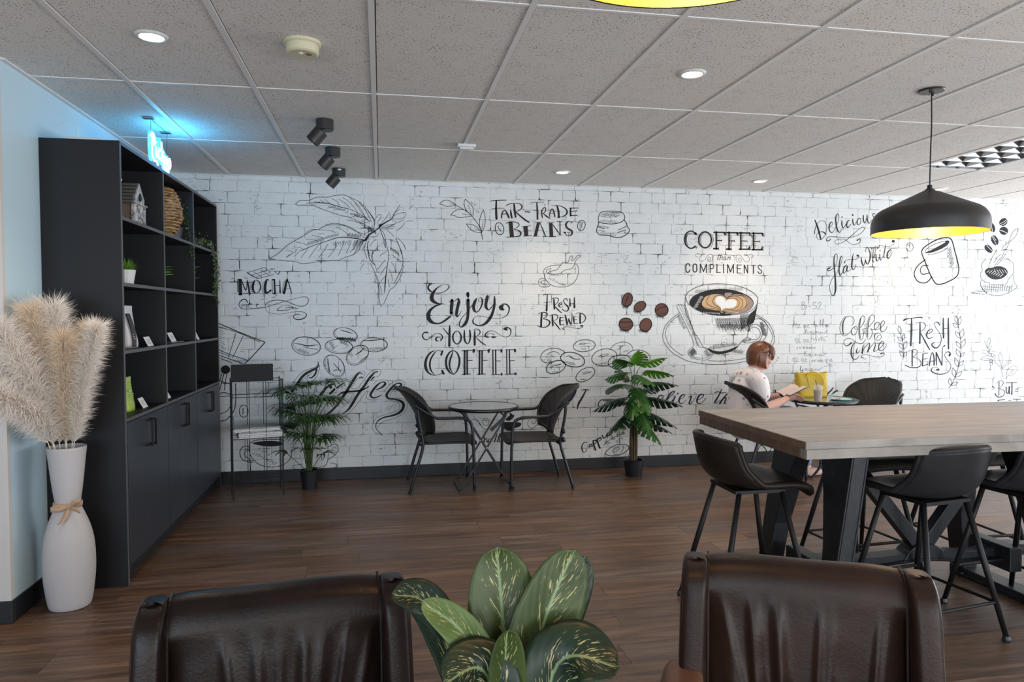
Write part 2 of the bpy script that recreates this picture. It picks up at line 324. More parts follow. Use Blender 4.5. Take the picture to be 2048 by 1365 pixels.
def ob(name, g, m_, parent=None, smooth=False, bev=0.0, solid=0.0, sub=0, seg=2, label=None, kind=None, loc=None):
    me = g.mesh(name) if isinstance(g, G) else g
    bm = bmesh.new(); bm.from_mesh(me); bmesh.ops.recalc_face_normals(bm, faces=bm.faces)
    bm.to_mesh(me); bm.free()
    if smooth: me.polygons.foreach_set('use_smooth', [True] * len(me.polygons))
    if m_ is not None and not me.materials: me.materials.append(MT[m_] if isinstance(m_, str) else m_)
    o = bpy.data.objects.new(name, me); col.objects.link(o); o.parent = parent
    if loc is not None: o.location = loc
    if solid: d = o.modifiers.new('thickness', 'SOLIDIFY'); d.thickness = solid; d.offset = 0
    if bev: d = o.modifiers.new('bevel', 'BEVEL'); d.width = bev; d.segments = seg; d.limit_method = 'ANGLE'; d.angle_limit = R(35)
    if sub: d = o.modifiers.new('smooth', 'SUBSURF'); d.levels = sub; d.render_levels = sub
    if bev and smooth is False: me.polygons.foreach_set('use_smooth', [False] * len(me.polygons))
    if label: o['label'] = label
    if kind: o['kind'] = kind
    return o
def thing(name, label, cat, loc=(0, 0, 0), rz=0.0, group=None):
    o = bpy.data.objects.new(name, None); col.objects.link(o); o.location = loc; o.rotation_euler = (0, 0, rz); o.empty_display_size = 0.05
    o['label'] = label; o['category'] = cat
    if group: o['group'] = group
    return o
def tag(o, label, cat, group=None):
    o['label'] = label; o['category'] = cat
    if group: o['group'] = group
    return o
def struct(o): o['kind'] = 'structure'; return o
def copy_tree(o, parent=None):
    c = o.copy(); col.objects.link(c); c.parent = parent
    for ch in list(o.children): copy_tree(ch, c)
    return c
def lamp(name, kind, loc, energy, color, parent=None, **kw):
    d = bpy.data.lights.new(name, kind); d.energy = energy; d.color = color
    for k, v_ in kw.items(): setattr(d, k, v_)
    o = bpy.data.objects.new(name, d); col.objects.link(o); o.parent = parent; o.location = loc; return o
def smooth_path(pts, k=4, closed=False):
    pts = [V(p) for p in pts]; n_ = len(pts)
    if n_ < 3: return pts
    out = []
    rng = n_ if closed else n_ - 1
    for i in range(rng):
        if closed: a, b, c, d = pts[i - 1], pts[i], pts[(i + 1) % n_], pts[(i + 2) % n_]
        else: a, b, c, d = pts[max(i - 1, 0)], pts[i], pts[i + 1], pts[min(i + 2, n_ - 1)]
        for j in range(k):
            t = j / k
            out.append(0.5 * ((2 * b) + (c - a) * t + (2 * a - 5 * b + 4 * c - d) * t * t + (3 * b - a - 3 * c + d) * t ** 3))
    if not closed: out.append(pts[-1])
    return out

# ================================================================== THE SETTING
XL, YB, XR, YF, ZC = -1.70, 6.38, 8.6, -3.0, 2.60
# --- floor
g = G().bx(-4.0, XR, YF, YB + 0.1, -0.12, -0.006)
floor = struct(ob('floor', g, 'floor'))
PW, PLn = 0.178, 1.22
def plank_mesh(w, l):
    bmq = G().bx(-l / 2 + .0008, l / 2 - .0008, -w / 2 + .0008, w / 2 - .0008, -0.006, 0.0); return bmq
pm = None
y = 1.16; row = 0
while y < YB:
    off = (row * 0.47 + (row * row * 0.31)) % PLn
    x = -2.6 - off
    w = min(PW, YB - y)
    while x < 7.6:
        x0, x1 = max(x, -2.6), min(x + PLn, 7.6)
        if x1 - x0 > 0.02:
            full = abs(x1 - x0 - PLn) < 1e-6 and abs(w - PW) < 1e-6
            if full and pm is None: pm = plank_mesh(PW, PLn).mesh('plank'); pm.materials.append(MT['floor'])
            me = pm if full else plank_mesh(w, x1 - x0).mesh('plank')
            if not me.materials: me.materials.append(MT['floor'])
            o = bpy.data.objects.new('plank', me); col.objects.link(o); o.parent = floor; o.location = ((x0 + x1) / 2, y + w / 2, 0)
        x += PLn
    y += PW; row += 1
# --- ceiling: tiles laid in a white T-bar grid
g = G().bx(-4.0, XR, YF, YB + 0.1, ZC + 0.03, ZC + 0.12)
ceil = struct(ob('ceiling', g, 'plenum'))
gx = [-1.235 + 0.6035 * k for k in range(17)]; gy = [3.93 + 1.22 * k for k in range(-6, 3)]
xs = [XL] + [q for q in gx if q < XR - .1] + [XR]; ys = [YF] + [q for q in gy if YF + .05 < q < YB - .05] + [YB]
xs2 = [-4.0] + [XL - 0.6 * k for k in (3, 2, 1)]
VENT = (gx[9], 3.93)
BW, GAP = 0.013, 0.0045
def tile(x0, x1, y0, y1):
    o = ob('ceiling_tile', G().bx(x0 + BW + GAP, x1 - BW - .001, y0 + BW * .6, y1 - BW * .6, ZC + 0.001, ZC + 0.016), 'tile', ceil)
for i in range(len(xs) - 1):
    for j in range(len(ys) - 1):
        if ys[j + 1] < 0.2: continue
        if abs(xs[i] - VENT[0]) < .01 and abs(ys[j] - VENT[1]) < .05: continue
        tile(xs[i], xs[i + 1], ys[j], ys[j + 1])
ob('ceiling_tile', G().bx(-4.0, XR, YF, 0.25, ZC + 0.001, ZC + 0.016), 'tile', ceil)
ob('ceiling_tile', G().bx(-4.0, XL - .01, 0.25, 3.68, ZC + 0.001, ZC + 0.016), 'tile', ceil)
for q in xs[1:-1]:
    ob('grid_bar', G().bx(q - BW, q + BW, 0.2, YB, ZC - 0.004, ZC + 0.02), 'grid', ceil)
for q in ys[1:-1]:
    if q > 0.2: ob('cross_bar', G().bx(XL, XR, q - BW * .7, q + BW * .7, ZC - 0.0025, ZC + 0.018), 'grid', ceil)
ob('wall_angle', G().bx(XL, XL + 0.024, 3.68, YB, ZC - 0.006, ZC + 0.02), 'grid', ceil)
ob('wall_angle', G().bx(XL, XR, YB - 0.022, YB, ZC - 0.003, ZC + 0.02), 'grid', ceil)

# --- mural wall: recessed joints, slightly proud printed bricks
g = G().bx(XL - 0.1, XR, YB, YB + 0.1, 0, ZC + 0.05)
wall_back = struct(ob('wall_back', g, 'joint'))
RH = 0.0945; rel = 0.0022
def brick_geo(w, h, rs):
    rr = random.Random(rs); a, b = w / 2 - 0.0024, h / 2 - 0.0022; q = []
    for (x0, z0, x1, z1) in ((-a, -b, a, -b), (a, -b, a, b), (a, b, -a, b), (-a, b, -a, -b)):
        k = 4 if abs(x1 - x0) > 0.02 else 2
        for i in range(k):
            t = i / k; jx, jz = rr.uniform(-.0016, .0016), rr.uniform(-.0016, .0016)
            if i == 0: jx -= (1 if x0 > 0 else -1) * .003; jz -= (1 if z0 > 0 else -1) * .003
            q.append((x0 + (x1 - x0) * t + jx, z0 + (z1 - z0) * t + jz))
    k = len(q); g = G()
    g.add([(x, 0.004, z) for x, z in q] + [(x, -rel * .5, z) for x, z in q] + [(x * (1 - .003 / a), -rel, z * (1 - .003 / b)) for x, z in q],
          [(i, (i + 1) % k, (i + 1) % k + k, i + k) for i in range(k)] + [(i + k, (i + 1) % k + k, (i + 1) % k + 2 * k, i + 2 * k) for i in range(k)] + [tuple(range(2 * k, 3 * k))])
    return g
bricks = []; z = 0.10; row = 0; rb = random.Random(3)
while z < ZC - 0.005:
    h = min(RH, ZC - z); x = XL - (0.11 if row % 2 else 0.0) - rb.uniform(0, .05)
    while x < XR:
        w = rb.choice((0.215, 0.215, 0.215, 0.235, 0.18, 0.12))
        x0, x1 = max(x, XL), min(x + w, XR)
        if x1 - x0 > 0.02: bricks.append(((x0 + x1) / 2, z + h / 2, x1 - x0, h))
        x += w
    z += RH; row += 1
# the 300 that show largest stand as single parts, the others joined
def seen(b): return (b[2] * b[3]) / ((b[0] * sin(yaw) + YB * cos(yaw)) ** 2) if -1.28 < b[0] < 6.5 else 0
order = sorted(range(len(bricks)), key=lambda i: -seen(bricks[i])); single = set(order[:300]); rest = G(); cache = {}
for i, (x, zz, w, h) in enumerate(bricks):
    if i in single:
        key = (round(w, 3), round(h, 3), i % 4)
        if key not in cache: me = brick_geo(w, h, i).mesh('brick'); me.materials.append(MT['brick']); cache[key] = me
        o = bpy.data.objects.new('brick', cache[key]); col.objects.link(o); o.parent = wall_back; o.location = (x, YB, zz)
    else:
        q = brick_geo(w, h, i); rest.add([(a + x, b + YB, c + zz) for a, b, c in q.v], q.f)
o = ob('brickwork', rest, 'brick', wall_back); o['kind'] = 'stuff'
o = ob('baseboard_back', G().bx(XL, XR, YB - 0.012, YB + 0.01, 0, 0.105), 'black_base', bev=0.003); struct(o)

# --- printed mural: flat artwork on the wall, drawn as strokes (x, z in mm on the wall plane)
MURAL = """@enjoy_your_coffee_lettering ink
s- 443,1700,4 422,1694,13 409,1672,15 417,1650,16 444,1628,10
s- 470,1620,5 523,1623,6 567,1644,6 594,1673,10 585,1692,6 563,1697,3 528,1690,4 488,1665,11 461,1634,22 443,1597,33 442,1566,34 461,1544,27 492,1529,17 522,1526,9 549,1529,3
s- 514,1520,9 469,1504,15 430,1473,23 412,1438,33 412,1403,35 431,1372,31 464,1355,18 499,1352,12 535,1365,15 570,1389,18 599,1411,15 608,1416,9
s- 598,1542,4 624,1558,9
s- 620,1558,27 618,1527,30 614,1491,29 611,1443,26
s- 638,1544,4 656,1562,6 673,1571,11
s- 678,1571,11 681,1544,26 669,1496,27 660,1451,27 659,1425,22 668,1411,9 686,1433,5 702,1465,4
s- 761,1620,25 761,1607,29 763,1589,18
s- 763,1562,28 762,1527,29 763,1473,26 760,1420,25 753,1384,27 739,1353,27 717,1331,22 699,1320,9 684,1333,10 690,1371,9 708,1402,6 735,1433,5 758,1460,5 780,1491,6 807,1522,7
s- 839,1574,9 825,1549,25 814,1518,27 812,1487,27 821,1464,22 836,1453,9 857,1464,9 879,1500,12 891,1540,15 888,1567,14 873,1583,5 857,1569,4 859,1549,4 875,1545,4 897,1558,4 915,1569,4
s- 938,1603,9 936,1590,27 927,1549,27 922,1518,27 927,1491,25 945,1473,10 969,1491,9 997,1527,7
s- 1001,1596,8 1001,1563,18 999,1509,22 985,1455,24 969,1415,27 937,1370,27 906,1344,20 861,1331,11 816,1349,12 805,1371,12 816,1402,4 852,1418,4 892,1414,4 942,1404,4 987,1396,4 1033,1395,4 1078,1404,5 1115,1428,8 1133,1469,12 1131,1500,14 1106,1523,12 1069,1525,6
f1038,1496 1051,1514 1079,1523 1083,1509 1079,1491 1092,1473 1069,1467 1049,1473
s- 539,1313,6 583,1258,11
s- 599,1337,7 597,1296,18 595,1225,20 594,1154,20
s- 661,1285,6 632,1260,13 626,1225,16 636,1189,12 665,1169,9 692,1193,14 700,1229,17 690,1264,12 661,1285,6
s- 729,1291,8 728,1260,15 728,1224,17 737,1188,16 759,1170,7 775,1197,13 782,1242,16 777,1291,12
s- 822,1295,6 821,1259,15 820,1214,21 821,1161,18
s- 811,1295,4 834,1304,4 863,1292,8 869,1268,10 851,1246,7 831,1235,4
s- 833,1228,4 860,1201,9 892,1174,11 923,1155,6
s- 411,1268,4 393,1275,15 371,1271,9 358,1249,11 367,1222,11 393,1209,8 424,1226,6 464,1257,5 495,1266,5 525,1252,9 534,1225,12 516,1201,9
s- 519,1212,4 508,1232,5 486,1230,12 474,1213,15 485,1199,12 499,1197,4
s- 951,1225,4 928,1232,15 915,1245,15 928,1267,11 960,1285,5 996,1281,4 1042,1253,4 1087,1231,4 1124,1233,5 1147,1257,8 1147,1293,11 1128,1311,10 1106,1318,6
f1078,1300 1096,1316 1119,1311 1115,1298 1122,1289 1101,1287
s- 933,1245,6 946,1258,4 973,1263,4 996,1249,7
f969,1229 982,1238 1012,1229 1001,1221 978,1222
s- 467,1113,4 432,1098,13 401,1063,18 383,1010,23 385,962,25 405,921,15 448,896,7 493,898,5 533,913,5
s- 481,1118,4 511,1111,6 534,1102,4
p534,1116 542,1114 529,1067 512,1070 518,1093
s- 481,1111,4 454,1080,12 429,1036,14 421,988,16 429,943,13 449,912,7 462,896,4
p519,940 533,942 546,924 553,901 535,899 526,915
s- 631,1114,5 596,1096,13 569,1048,19 564,995,20 577,945,18 608,909,10 635,900,5
s- 631,1114,5 662,1091,12 682,1042,17 682,993,19 666,940,14 639,902,7
s- 629,1109,4 609,1056,15 595,1003,17 599,954,13 617,918,7 635,902,4
l17.0 730,1108 729,898
l15.2 752,1108 753,902
l8.1 707,1109 806,1114
p804,1123 826,1124 822,1094 806,1086 800,1099
l6.3 758,1022 799,1022
l7.2 706,898 780,900
l16.2 864,1107 862,896
l14.4 887,1107 886,900
l7.2 842,1107 941,1112
p939,1120 959,1122 955,1093 942,1085 936,1097
l6.3 894,1021 934,1021
l7.2 841,896 916,898
l10.9 984,1110 986,894
l11.8 1009,1112 1011,894
l6.3 975,1113 1055,1113
f1072,1104 1070,1095 1067,1089 1062,1087 1057,1089 1053,1096 1052,1104 1053,1113 1057,1119 1062,1121 1067,1119 1071,1113
l5.4 1014,1015 1055,1014
l6.3 970,890 1050,892
f1073,894 1072,887 1068,882 1064,880 1059,882 1056,887 1055,894 1056,901 1059,906 1064,907 1068,905 1072,900
l10.0 1110,1114 1112,894
l11.8 1135,1113 1139,894
l6.4 1101,1113 1179,1114
f1198,1106 1196,1098 1192,1092 1187,1090 1181,1092 1177,1098 1176,1106 1177,1114 1181,1120 1187,1122 1192,1120 1196,1114
l5.5 1142,1015 1181,1016
l6.4 1096,891 1178,895
f1201,895 1199,889 1195,884 1190,883 1184,885 1180,889 1179,896 1180,902 1184,906 1190,908 1195,906 1199,902
@fair_trade_beans_lettering brown_ink
s- 960,2440,4 1030,2448,8 1109,2452,7
s- 1019,2444,13 1017,2387,18 1018,2329,21 1020,2285,20
s- 973,2370,4 1030,2378,5 1091,2379,4
s- 1066,2294,12 1068,2326,12 1080,2353,10 1098,2362,9 1111,2344,14 1125,2314,18 1132,2296,14
l6.3 1070,2328 1116,2331
s- 1148,2368,8 1152,2332,18 1159,2297,15
s2.7 1148,2399 1148,2377
s- 1105,2400,5 1134,2418,8 1175,2428,4
s- 1180,2422,13 1184,2368,20 1194,2304,15
s- 1184,2426,4 1225,2425,7 1250,2406,12 1244,2379,9 1212,2356,5 1193,2351,4
s- 1198,2347,9 1234,2316,14 1280,2281,15 1317,2260,11
l9.1 1280,2354 1324,2351
s- 1326,2437,3 1391,2441,6 1453,2442,4
s- 1388,2434,11 1393,2365,17 1394,2291,16
s- 1437,2375,9 1432,2348,13 1439,2303,9
s- 1430,2366,5 1451,2391,10 1469,2391,9 1467,2362,8 1441,2339,6
s- 1446,2343,6 1478,2317,14 1511,2298,7
s- 1509,2313,8 1506,2340,10 1520,2377,10 1534,2384,9 1546,2359,14 1555,2315,11
l5.5 1516,2343 1543,2346
s- 1522,2415,3 1567,2417,6
s- 1576,2410,14 1588,2365,20 1592,2311,18
s- 1567,2417,6 1613,2411,7 1655,2389,12 1669,2358,16 1651,2330,11 1618,2316,6 1581,2308,5
s- 1702,2395,14 1700,2363,17 1703,2329,18
l7.4 1693,2395 1775,2399
l6.5 1707,2365 1763,2375
l8.3 1702,2329 1763,2332
s7.2 1084,2206 1086,2182 1079,2161 1066,2147 1049,2144 1032,2150 1018,2166 1009,2189 1008,2212 1014,2233 1027,2247 1044,2251 1061,2244 1076,2228 1084,2206
s- 1036,2225,6 1036,2205,6 1052,2187,7 1063,2168,4
p1129,2258 1166,2259 1179,2127 1141,2127
s- 1107,2246,6 1134,2258,9 1175,2261,7 1211,2253,8 1225,2236,9 1207,2213,6 1177,2194,4
s- 1179,2194,4 1216,2186,10 1241,2164,16 1230,2137,11 1188,2128,7 1111,2124,6
p1262,2223 1303,2226 1310,2139 1273,2138
l5.4 1253,2220 1328,2230
l4.5 1303,2184 1333,2186
l6.3 1266,2134 1340,2141
p1388,2257 1418,2260 1388,2136 1358,2135
s- 1416,2257,6 1441,2204,10 1467,2139,10
l5.5 1374,2260 1432,2265
l4.6 1400,2188 1446,2195
l4.5 1354,2134 1409,2137
l5.5 1444,2134 1488,2137
p1499,2257 1532,2258 1541,2138 1506,2138
l5.5 1485,2259 1548,2264
l7.3 1497,2133 1565,2137
s- 1534,2246,6 1567,2202,10 1604,2153,6
l10.1 1602,2270 1604,2153
l4.6 1576,2272 1623,2275
l4.6 1581,2150 1621,2153
s- 1716,2266,5 1688,2277,6 1663,2260,16 1658,2235,18 1679,2209,17 1712,2191,18 1714,2164,16 1693,2148,7 1660,2154,7 1646,2176,9 1637,2179,4
p1698,2263 1728,2269 1707,2257
p1632,2174 1663,2181 1651,2165
s6.5 1838,2236 1831,2217 1818,2203 1802,2196 1786,2199 1774,2211 1768,2228 1769,2248 1777,2268 1790,2282 1806,2288 1821,2285 1833,2274 1839,2256 1838,2236
s- 1818,2271,5 1806,2252,6 1808,2234,6 1797,2218,4
@leaf_sprig_drawing ink
s- 659,2397,5 721,2362,5 761,2340,7 801,2302,6 850,2241,5 877,2188,6 885,2158,7 894,2098,5
s4.8 516,2405 549,2432 584,2437 624,2421 659,2397 619,2388 575,2384 540,2396 516,2405
s4.9 610,2308 650,2347 685,2358 730,2357 756,2343
s4.9 610,2308 650,2303 672,2290 721,2291 792,2302
s4.9 743,2452 730,2423 739,2375 761,2340
s4.9 743,2452 775,2420 806,2386 812,2351 808,2306
s4.9 902,2362 881,2317 868,2268 870,2215 885,2162
s4.9 902,2362 917,2304 917,2242 904,2193 885,2162
s4.9 749,2234 792,2231 836,2214 872,2179
s4.9 749,2234 783,2191 827,2165 881,2160
s3.5 606,2409 655,2399
s3.5 712,2322 783,2310
s3.5 768,2398 783,2354 796,2310
s3.6 899,2251 890,2206 888,2166
s3.6 823,2194 877,2175
@bean_sack_drawing ink
s6.6 1976,2274 1964,2306 1976,2351 2014,2373 2100,2380 2172,2374 2208,2352 2216,2316 2192,2288 2134,2266 2053,2262 1976,2274
s3.7 2165,2349 2157,2340 2132,2331 2097,2325 2058,2322 2022,2323 1997,2328 1988,2336 1996,2345 2020,2353 2056,2360 2095,2363 2131,2361 2156,2357 2165,2349
s3.3 2036,2338 2032,2332 2024,2330 2015,2332 2011,2338 2015,2344 2024,2346 2032,2344 2036,2338
s3.3 2062,2344 2059,2338 2050,2336 2041,2338 2038,2344 2041,2350 2050,2352 2059,2350 2062,2344
s3.3 2089,2340 2085,2334 2076,2331 2068,2333 2064,2339 2067,2345 2076,2347 2085,2345 2089,2340
s3.3 2115,2346 2111,2340 2103,2337 2094,2339 2090,2345 2094,2351 2103,2354 2111,2351 2115,2346
s3.3 2142,2341 2138,2335 2129,2332 2120,2334 2117,2340 2120,2346 2129,2349 2138,2346 2142,2341
s7.5 1967,2274 1960,2242 1948,2205 1953,2182 1981,2160 2053,2157 2125,2140 2183,2143 2241,2174 2262,2211 2240,2243 2235,2270 2211,2302
s6.5 1953,2237 1991,2224 2024,2218
s5.6 2235,2245 2192,2224 2154,2207
s5.7 2149,2184 2226,2210
s4.2 1962,2201 2029,2192
l3.3 1981,2279 1990,2294
l3.3 1995,2278 2007,2299
l3.3 2010,2277 2024,2303
l3.3 2024,2276 2034,2294
l3.3 2038,2275 2052,2299
l3.3 2053,2275 2062,2290
l3.3 2067,2274 2079,2295
l3.3 2081,2273 2096,2299
l3.3 2096,2272 2106,2290
l3.3 2110,2271 2124,2295
l3.3 2125,2270 2133,2286
l3.3 1976,2249 1971,2237
l3.3 1988,2247 1981,2231
l3.3 1999,2245 1990,2225
l3.3 2010,2244 2004,2230
l3.3 2022,2242 2014,2224
l3.3 2033,2240 2028,2228
l3.3 2044,2238 2037,2222
l3.3 2056,2237 2047,2216
l3.3 2067,2235 2061,2221
l3.3 1991,2183 1985,2171
l3.3 2006,2181 1999,2165
l3.3 2022,2180 2013,2159
l3.3 2037,2178 2031,2164
l3.3 2052,2176 2044,2158
l3.3 2068,2174 2063,2162
l3.3 2083,2173 2076,2156
l3.3 2099,2171 2090,2151
l3.3 2114,2169 2108,2155
l3.3 2130,2167 2122,2149
@coffee_than_compliments_lettering brown_ink
s- 2915,2184,16 2888,2206,13 2861,2211,11 2824,2190,16 2807,2143,21 2814,2091,18 2845,2057,14 2875,2050,12 2910,2067,19
p2896,2193 2918,2203 2931,2178 2916,2175
p2927,2074 2935,2072 2922,2046 2916,2049
s- 2878,2194,3 2839,2181,6 2821,2138,7 2834,2082,3
s15.6 3072,2133 3068,2108 3057,2085 3041,2068 3020,2059 2998,2059 2978,2067 2961,2084 2950,2106 2946,2131 2949,2156 2960,2179 2977,2196 2997,2205 3019,2205 3039,2197 3056,2181 3068,2159 3072,2133
s- 3004,2194,2 2974,2174,5 2962,2131,6 2977,2085,3
s- 3059,2199,2 3085,2162,5 3090,2124,6 3071,2067,4 3041,2043,2
l17.6 3121,2209 3123,2047
l13.7 3097,2204 3206,2205
p3189,2211 3214,2209 3214,2178 3202,2180
l9.8 3128,2129 3174,2127
l4.9 3177,2137 3178,2116
l16.6 3097,2050 3137,2050
l4.4 3138,2186 3138,2139
l4.4 3139,2116 3139,2068
l4.9 3148,2064 3149,2039
l4.4 3216,2206 3223,2174
l3.4 3142,2040 3152,2040
l17.7 3251,2208 3252,2045
l13.8 3227,2203 3337,2204
p3319,2209 3344,2207 3345,2177 3332,2179
l9.8 3258,2127 3304,2126
l4.9 3307,2136 3308,2115
l16.7 3227,2048 3267,2049
l4.4 3268,2185 3268,2138
l4.4 3269,2114 3269,2067
l4.9 3278,2062 3279,2037
l4.4 3346,2205 3353,2172
l3.4 3272,2038 3282,2038
l17.8 3371,2207 3373,2048
l13.9 3355,2203 3463,2204
p3450,2211 3468,2207 3473,2176 3459,2178
l9.9 3379,2128 3426,2127
l5.0 3435,2137 3436,2116
l13.9 3355,2049 3462,2050
p3444,2049 3459,2083 3469,2078 3462,2044
l4.4 3392,2186 3392,2143
l4.4 3393,2115 3393,2068
l4.5 3474,2206 3481,2171
l4.5 3479,2074 3469,2040
l17.9 3503,2206 3505,2046
l13.9 3486,2202 3595,2203
p3582,2210 3600,2206 3606,2174 3591,2176
l9.9 3511,2126 3559,2125
l5.0 3567,2136 3569,2114
l13.9 3487,2047 3594,2048
p3576,2047 3591,2081 3602,2076 3594,2042
l4.5 3524,2185 3524,2142
l4.5 3525,2113 3525,2066
l4.5 3607,2204 3613,2170
l4.5 3611,2072 3601,2038
s- 3155,2003,4 3143,1974,6 3135,1950,6 3145,1947,4
l3.9 3137,1986 3177,1988
s- 3178,2003,4 3165,1974,6 3157,1946,6
s- 3159,1960,3 3181,1977,4 3187,1972,6 3179,1950,4 3190,1949,3
s- 3220,1975,4 3205,1973,6 3198,1951,5 3210,1948,4 3221,1973,5 3215,1949,5 3229,1952,3
s5.4 3245,1975 3235,1947
s- 3238,1959,3 3260,1977,4 3266,1971,6 3257,1950,5 3275,1959,3
s3.4 2936,1971 2920,1974 2916,1990 2935,2002 2971,1995 2996,1989 3006,1998 2991,2000 2973,1986 2953,1962 2961,1936 2981,1930 3006,1944 3031,1977 3056,1999 3082,1994 3089,1969 3082,1940 3057,1927 3036,1937 3039,1961 3056,1971 3067,1959 3062,1945 3049,1947
s3.5 3481,1972 3496,1974 3500,1991 3480,2003 3444,1995 3419,1988 3408,1997 3424,2000 3442,1986 3463,1962 3455,1936 3435,1928 3409,1942 3383,1975 3357,1996 3331,1991 3324,1965 3332,1937 3358,1924 3379,1935 3375,1959 3357,1968 3347,1956 3352,1942 3365,1944
s10.7 2859,1884 2851,1902 2831,1904 2820,1890 2819,1858 2822,1834 2836,1825 2854,1834 2859,1849
s10.7 2908,1903 2892,1893 2890,1868 2892,1839 2909,1828 2927,1840 2927,1868 2926,1894 2908,1903
l9.7 2962,1824 2964,1904
l9.8 2964,1904 2995,1833
l9.8 2995,1833 3024,1904
l9.8 3024,1904 3025,1824
l9.8 3063,1825 3062,1902
l9.8 3131,1903 3131,1825
l9.8 3197,1904 3199,1823
l9.8 3238,1824 3240,1902
l9.9 3240,1902 3270,1834
l9.9 3270,1834 3299,1903
l9.9 3299,1903 3300,1823
l9.9 3338,1901 3339,1822
l9.9 3411,1823 3410,1899
l9.9 3410,1899 3446,1826
l9.9 3446,1823 3445,1899
l9.9 3505,1897 3506,1821
s8.3 3062,1902 3088,1900 3097,1884 3090,1865 3063,1860
l6.4 3131,1827 3167,1827
l6.4 3338,1899 3380,1900
l6.4 3339,1865 3371,1865
l6.4 3339,1824 3378,1824
l6.5 3484,1897 3526,1897
s9.5 3591,1882 3580,1898 3559,1896 3553,1879 3570,1860 3589,1846 3589,1829 3571,1822 3555,1829 3551,1841
@mocha_lettering ink
l4.9 -1182,1728 -1184,1625
p-1176,1730 -1150,1730 -1147,1604 -1172,1598
l4.9 -1182,1726 -1175,1617
f-1148,1727 -1151,1723 -1157,1721 -1166,1720 -1175,1721 -1182,1723 -1184,1727 -1182,1730 -1175,1732 -1166,1733 -1157,1733 -1151,1730
f-1146,1603 -1148,1599 -1155,1596 -1163,1595 -1171,1596 -1178,1599 -1180,1603 -1177,1607 -1171,1610 -1163,1612 -1154,1610 -1148,1607
s- -1150,1718,7 -1133,1667,9 -1119,1638,8 -1113,1659,6 -1106,1722,4
s- -1106,1722,7 -1097,1667,15 -1086,1606,12
s- -1040,1725,4 -1056,1697,18 -1063,1663,21 -1055,1630,14 -1033,1613,5 -1009,1634,8 -1000,1668,10 -1008,1706,9 -1032,1725,6
s3.4 -1048,1725 -1072,1701 -1083,1668 -1073,1634 -1045,1613
s- -931,1723,6 -945,1730,10 -957,1702,21 -964,1664,22 -960,1626,21 -940,1622,10 -917,1639,15
s- -947,1730,3 -977,1702,3 -988,1664,4 -978,1626,4 -952,1612,6 -928,1626,8
p-894,1732 -880,1728 -877,1609 -891,1609
l5.0 -906,1728 -904,1613
f-878,1729 -881,1726 -886,1724 -894,1723 -902,1723 -907,1726 -909,1729 -907,1732 -902,1734 -894,1735 -886,1734 -881,1732
f-876,1609 -878,1606 -883,1604 -889,1603 -896,1604 -901,1606 -902,1609 -901,1612 -896,1614 -889,1615 -883,1614 -878,1612
l4.2 -876,1679 -842,1679
s- -842,1728,5 -842,1677,9 -841,1620,13
s- -784,1729,14 -792,1695,18 -803,1644,20 -810,1616,21
s3.7 -796,1729 -813,1686 -822,1635 -818,1614
s- -780,1729,7 -764,1678,8 -748,1614,8
l4.2 -789,1652 -758,1654
s- -1105,1535,7 -1119,1558,8 -1139,1562,8 -1167,1541,7 -1175,1516,5 -1160,1488,5 -1120,1480,5 -1055,1484,5 -999,1490,6 -950,1499,4 -884,1520,4 -802,1546,4 -720,1569,3 -650,1585,4 -617,1576,5 -609,1550,5 -630,1516,5 -671,1503,5 -721,1516,5 -782,1542,5 -827,1553,5 -884,1555,6 -933,1541,5 -962,1516,4 -962,1482,3 -938,1452,3 -885,1440,3 -824,1440,3 -742,1454,3 -680,1459,4 -639,1448,5 -627,1426,7 -648,1401,8 -689,1390,8 -726,1399,7 -734,1418,6 -718,1433,6 -693,1437,5 -681,1429,5
s- -1075,1522,7 -1087,1528,6 -1099,1516,5 -1095,1497,3 -1071,1486,3
s- -1020,1518,7 -1032,1522,6 -1037,1507,5 -1023,1493,3
s- -867,1469,6 -844,1495,4 -811,1512,3 -770,1510,4 -731,1491,4 -762,1478,4 -803,1469,5 -865,1469,6
s- -803,1488,3 -762,1493,6 -696,1484,5
@chocolate_bar_drawing ink
l4.1 -1105,1786 -966,1831 -913,1795 -930,1786 -893,1771 -987,1746 -1015,1737
s7.4 -1105,1786 -1071,1764 -1019,1737
l3.3 -1055,1795 -983,1748
l3.3 -996,1811 -922,1761
l3.3 -1069,1767 -946,1807
l3.3 -1031,1750 -922,1789
l4.1 -915,1821 -881,1821 -902,1808 -915,1821
l4.6 -887,1801 -838,1802 -855,1773 -887,1801
l6.7 -838,1801 -855,1774
@fresh_brewed_lettering ink
s- 1443,1607,4 1488,1614,6 1544,1616,4
s- 1485,1609,9 1483,1564,11 1481,1519,16 1478,1467,18
s3.7 1450,1538 1525,1546
s- 1546,1573,11 1548,1537,17 1551,1482,15
s- 1525,1569,4 1548,1581,6 1581,1578,8 1590,1560,7 1576,1537,6 1558,1519,6
s- 1558,1501,9 1586,1473,12 1619,1444,7
s- 1590,1505,5 1604,1519,6 1621,1526,8 1614,1539,6 1595,1530,9 1593,1510,10 1604,1496,6 1628,1501,5
s- 1673,1553,5 1668,1571,8 1649,1574,6 1637,1555,8 1647,1533,8 1670,1510,14 1684,1487,13 1670,1462,9 1647,1464,8 1623,1478,7
s- 1696,1574,9 1698,1510,16
s- 1738,1583,9 1739,1496,19
s- 1402,1437,5 1432,1448,7 1469,1448,10 1485,1432,12 1474,1410,6 1446,1394,5
s- 1434,1442,16 1429,1383,18 1427,1324,18
s- 1446,1392,5 1488,1382,9 1509,1360,15 1492,1328,11 1455,1314,8 1418,1319,7 1392,1331,6
s- 1532,1423,14 1534,1373,18 1537,1330,14
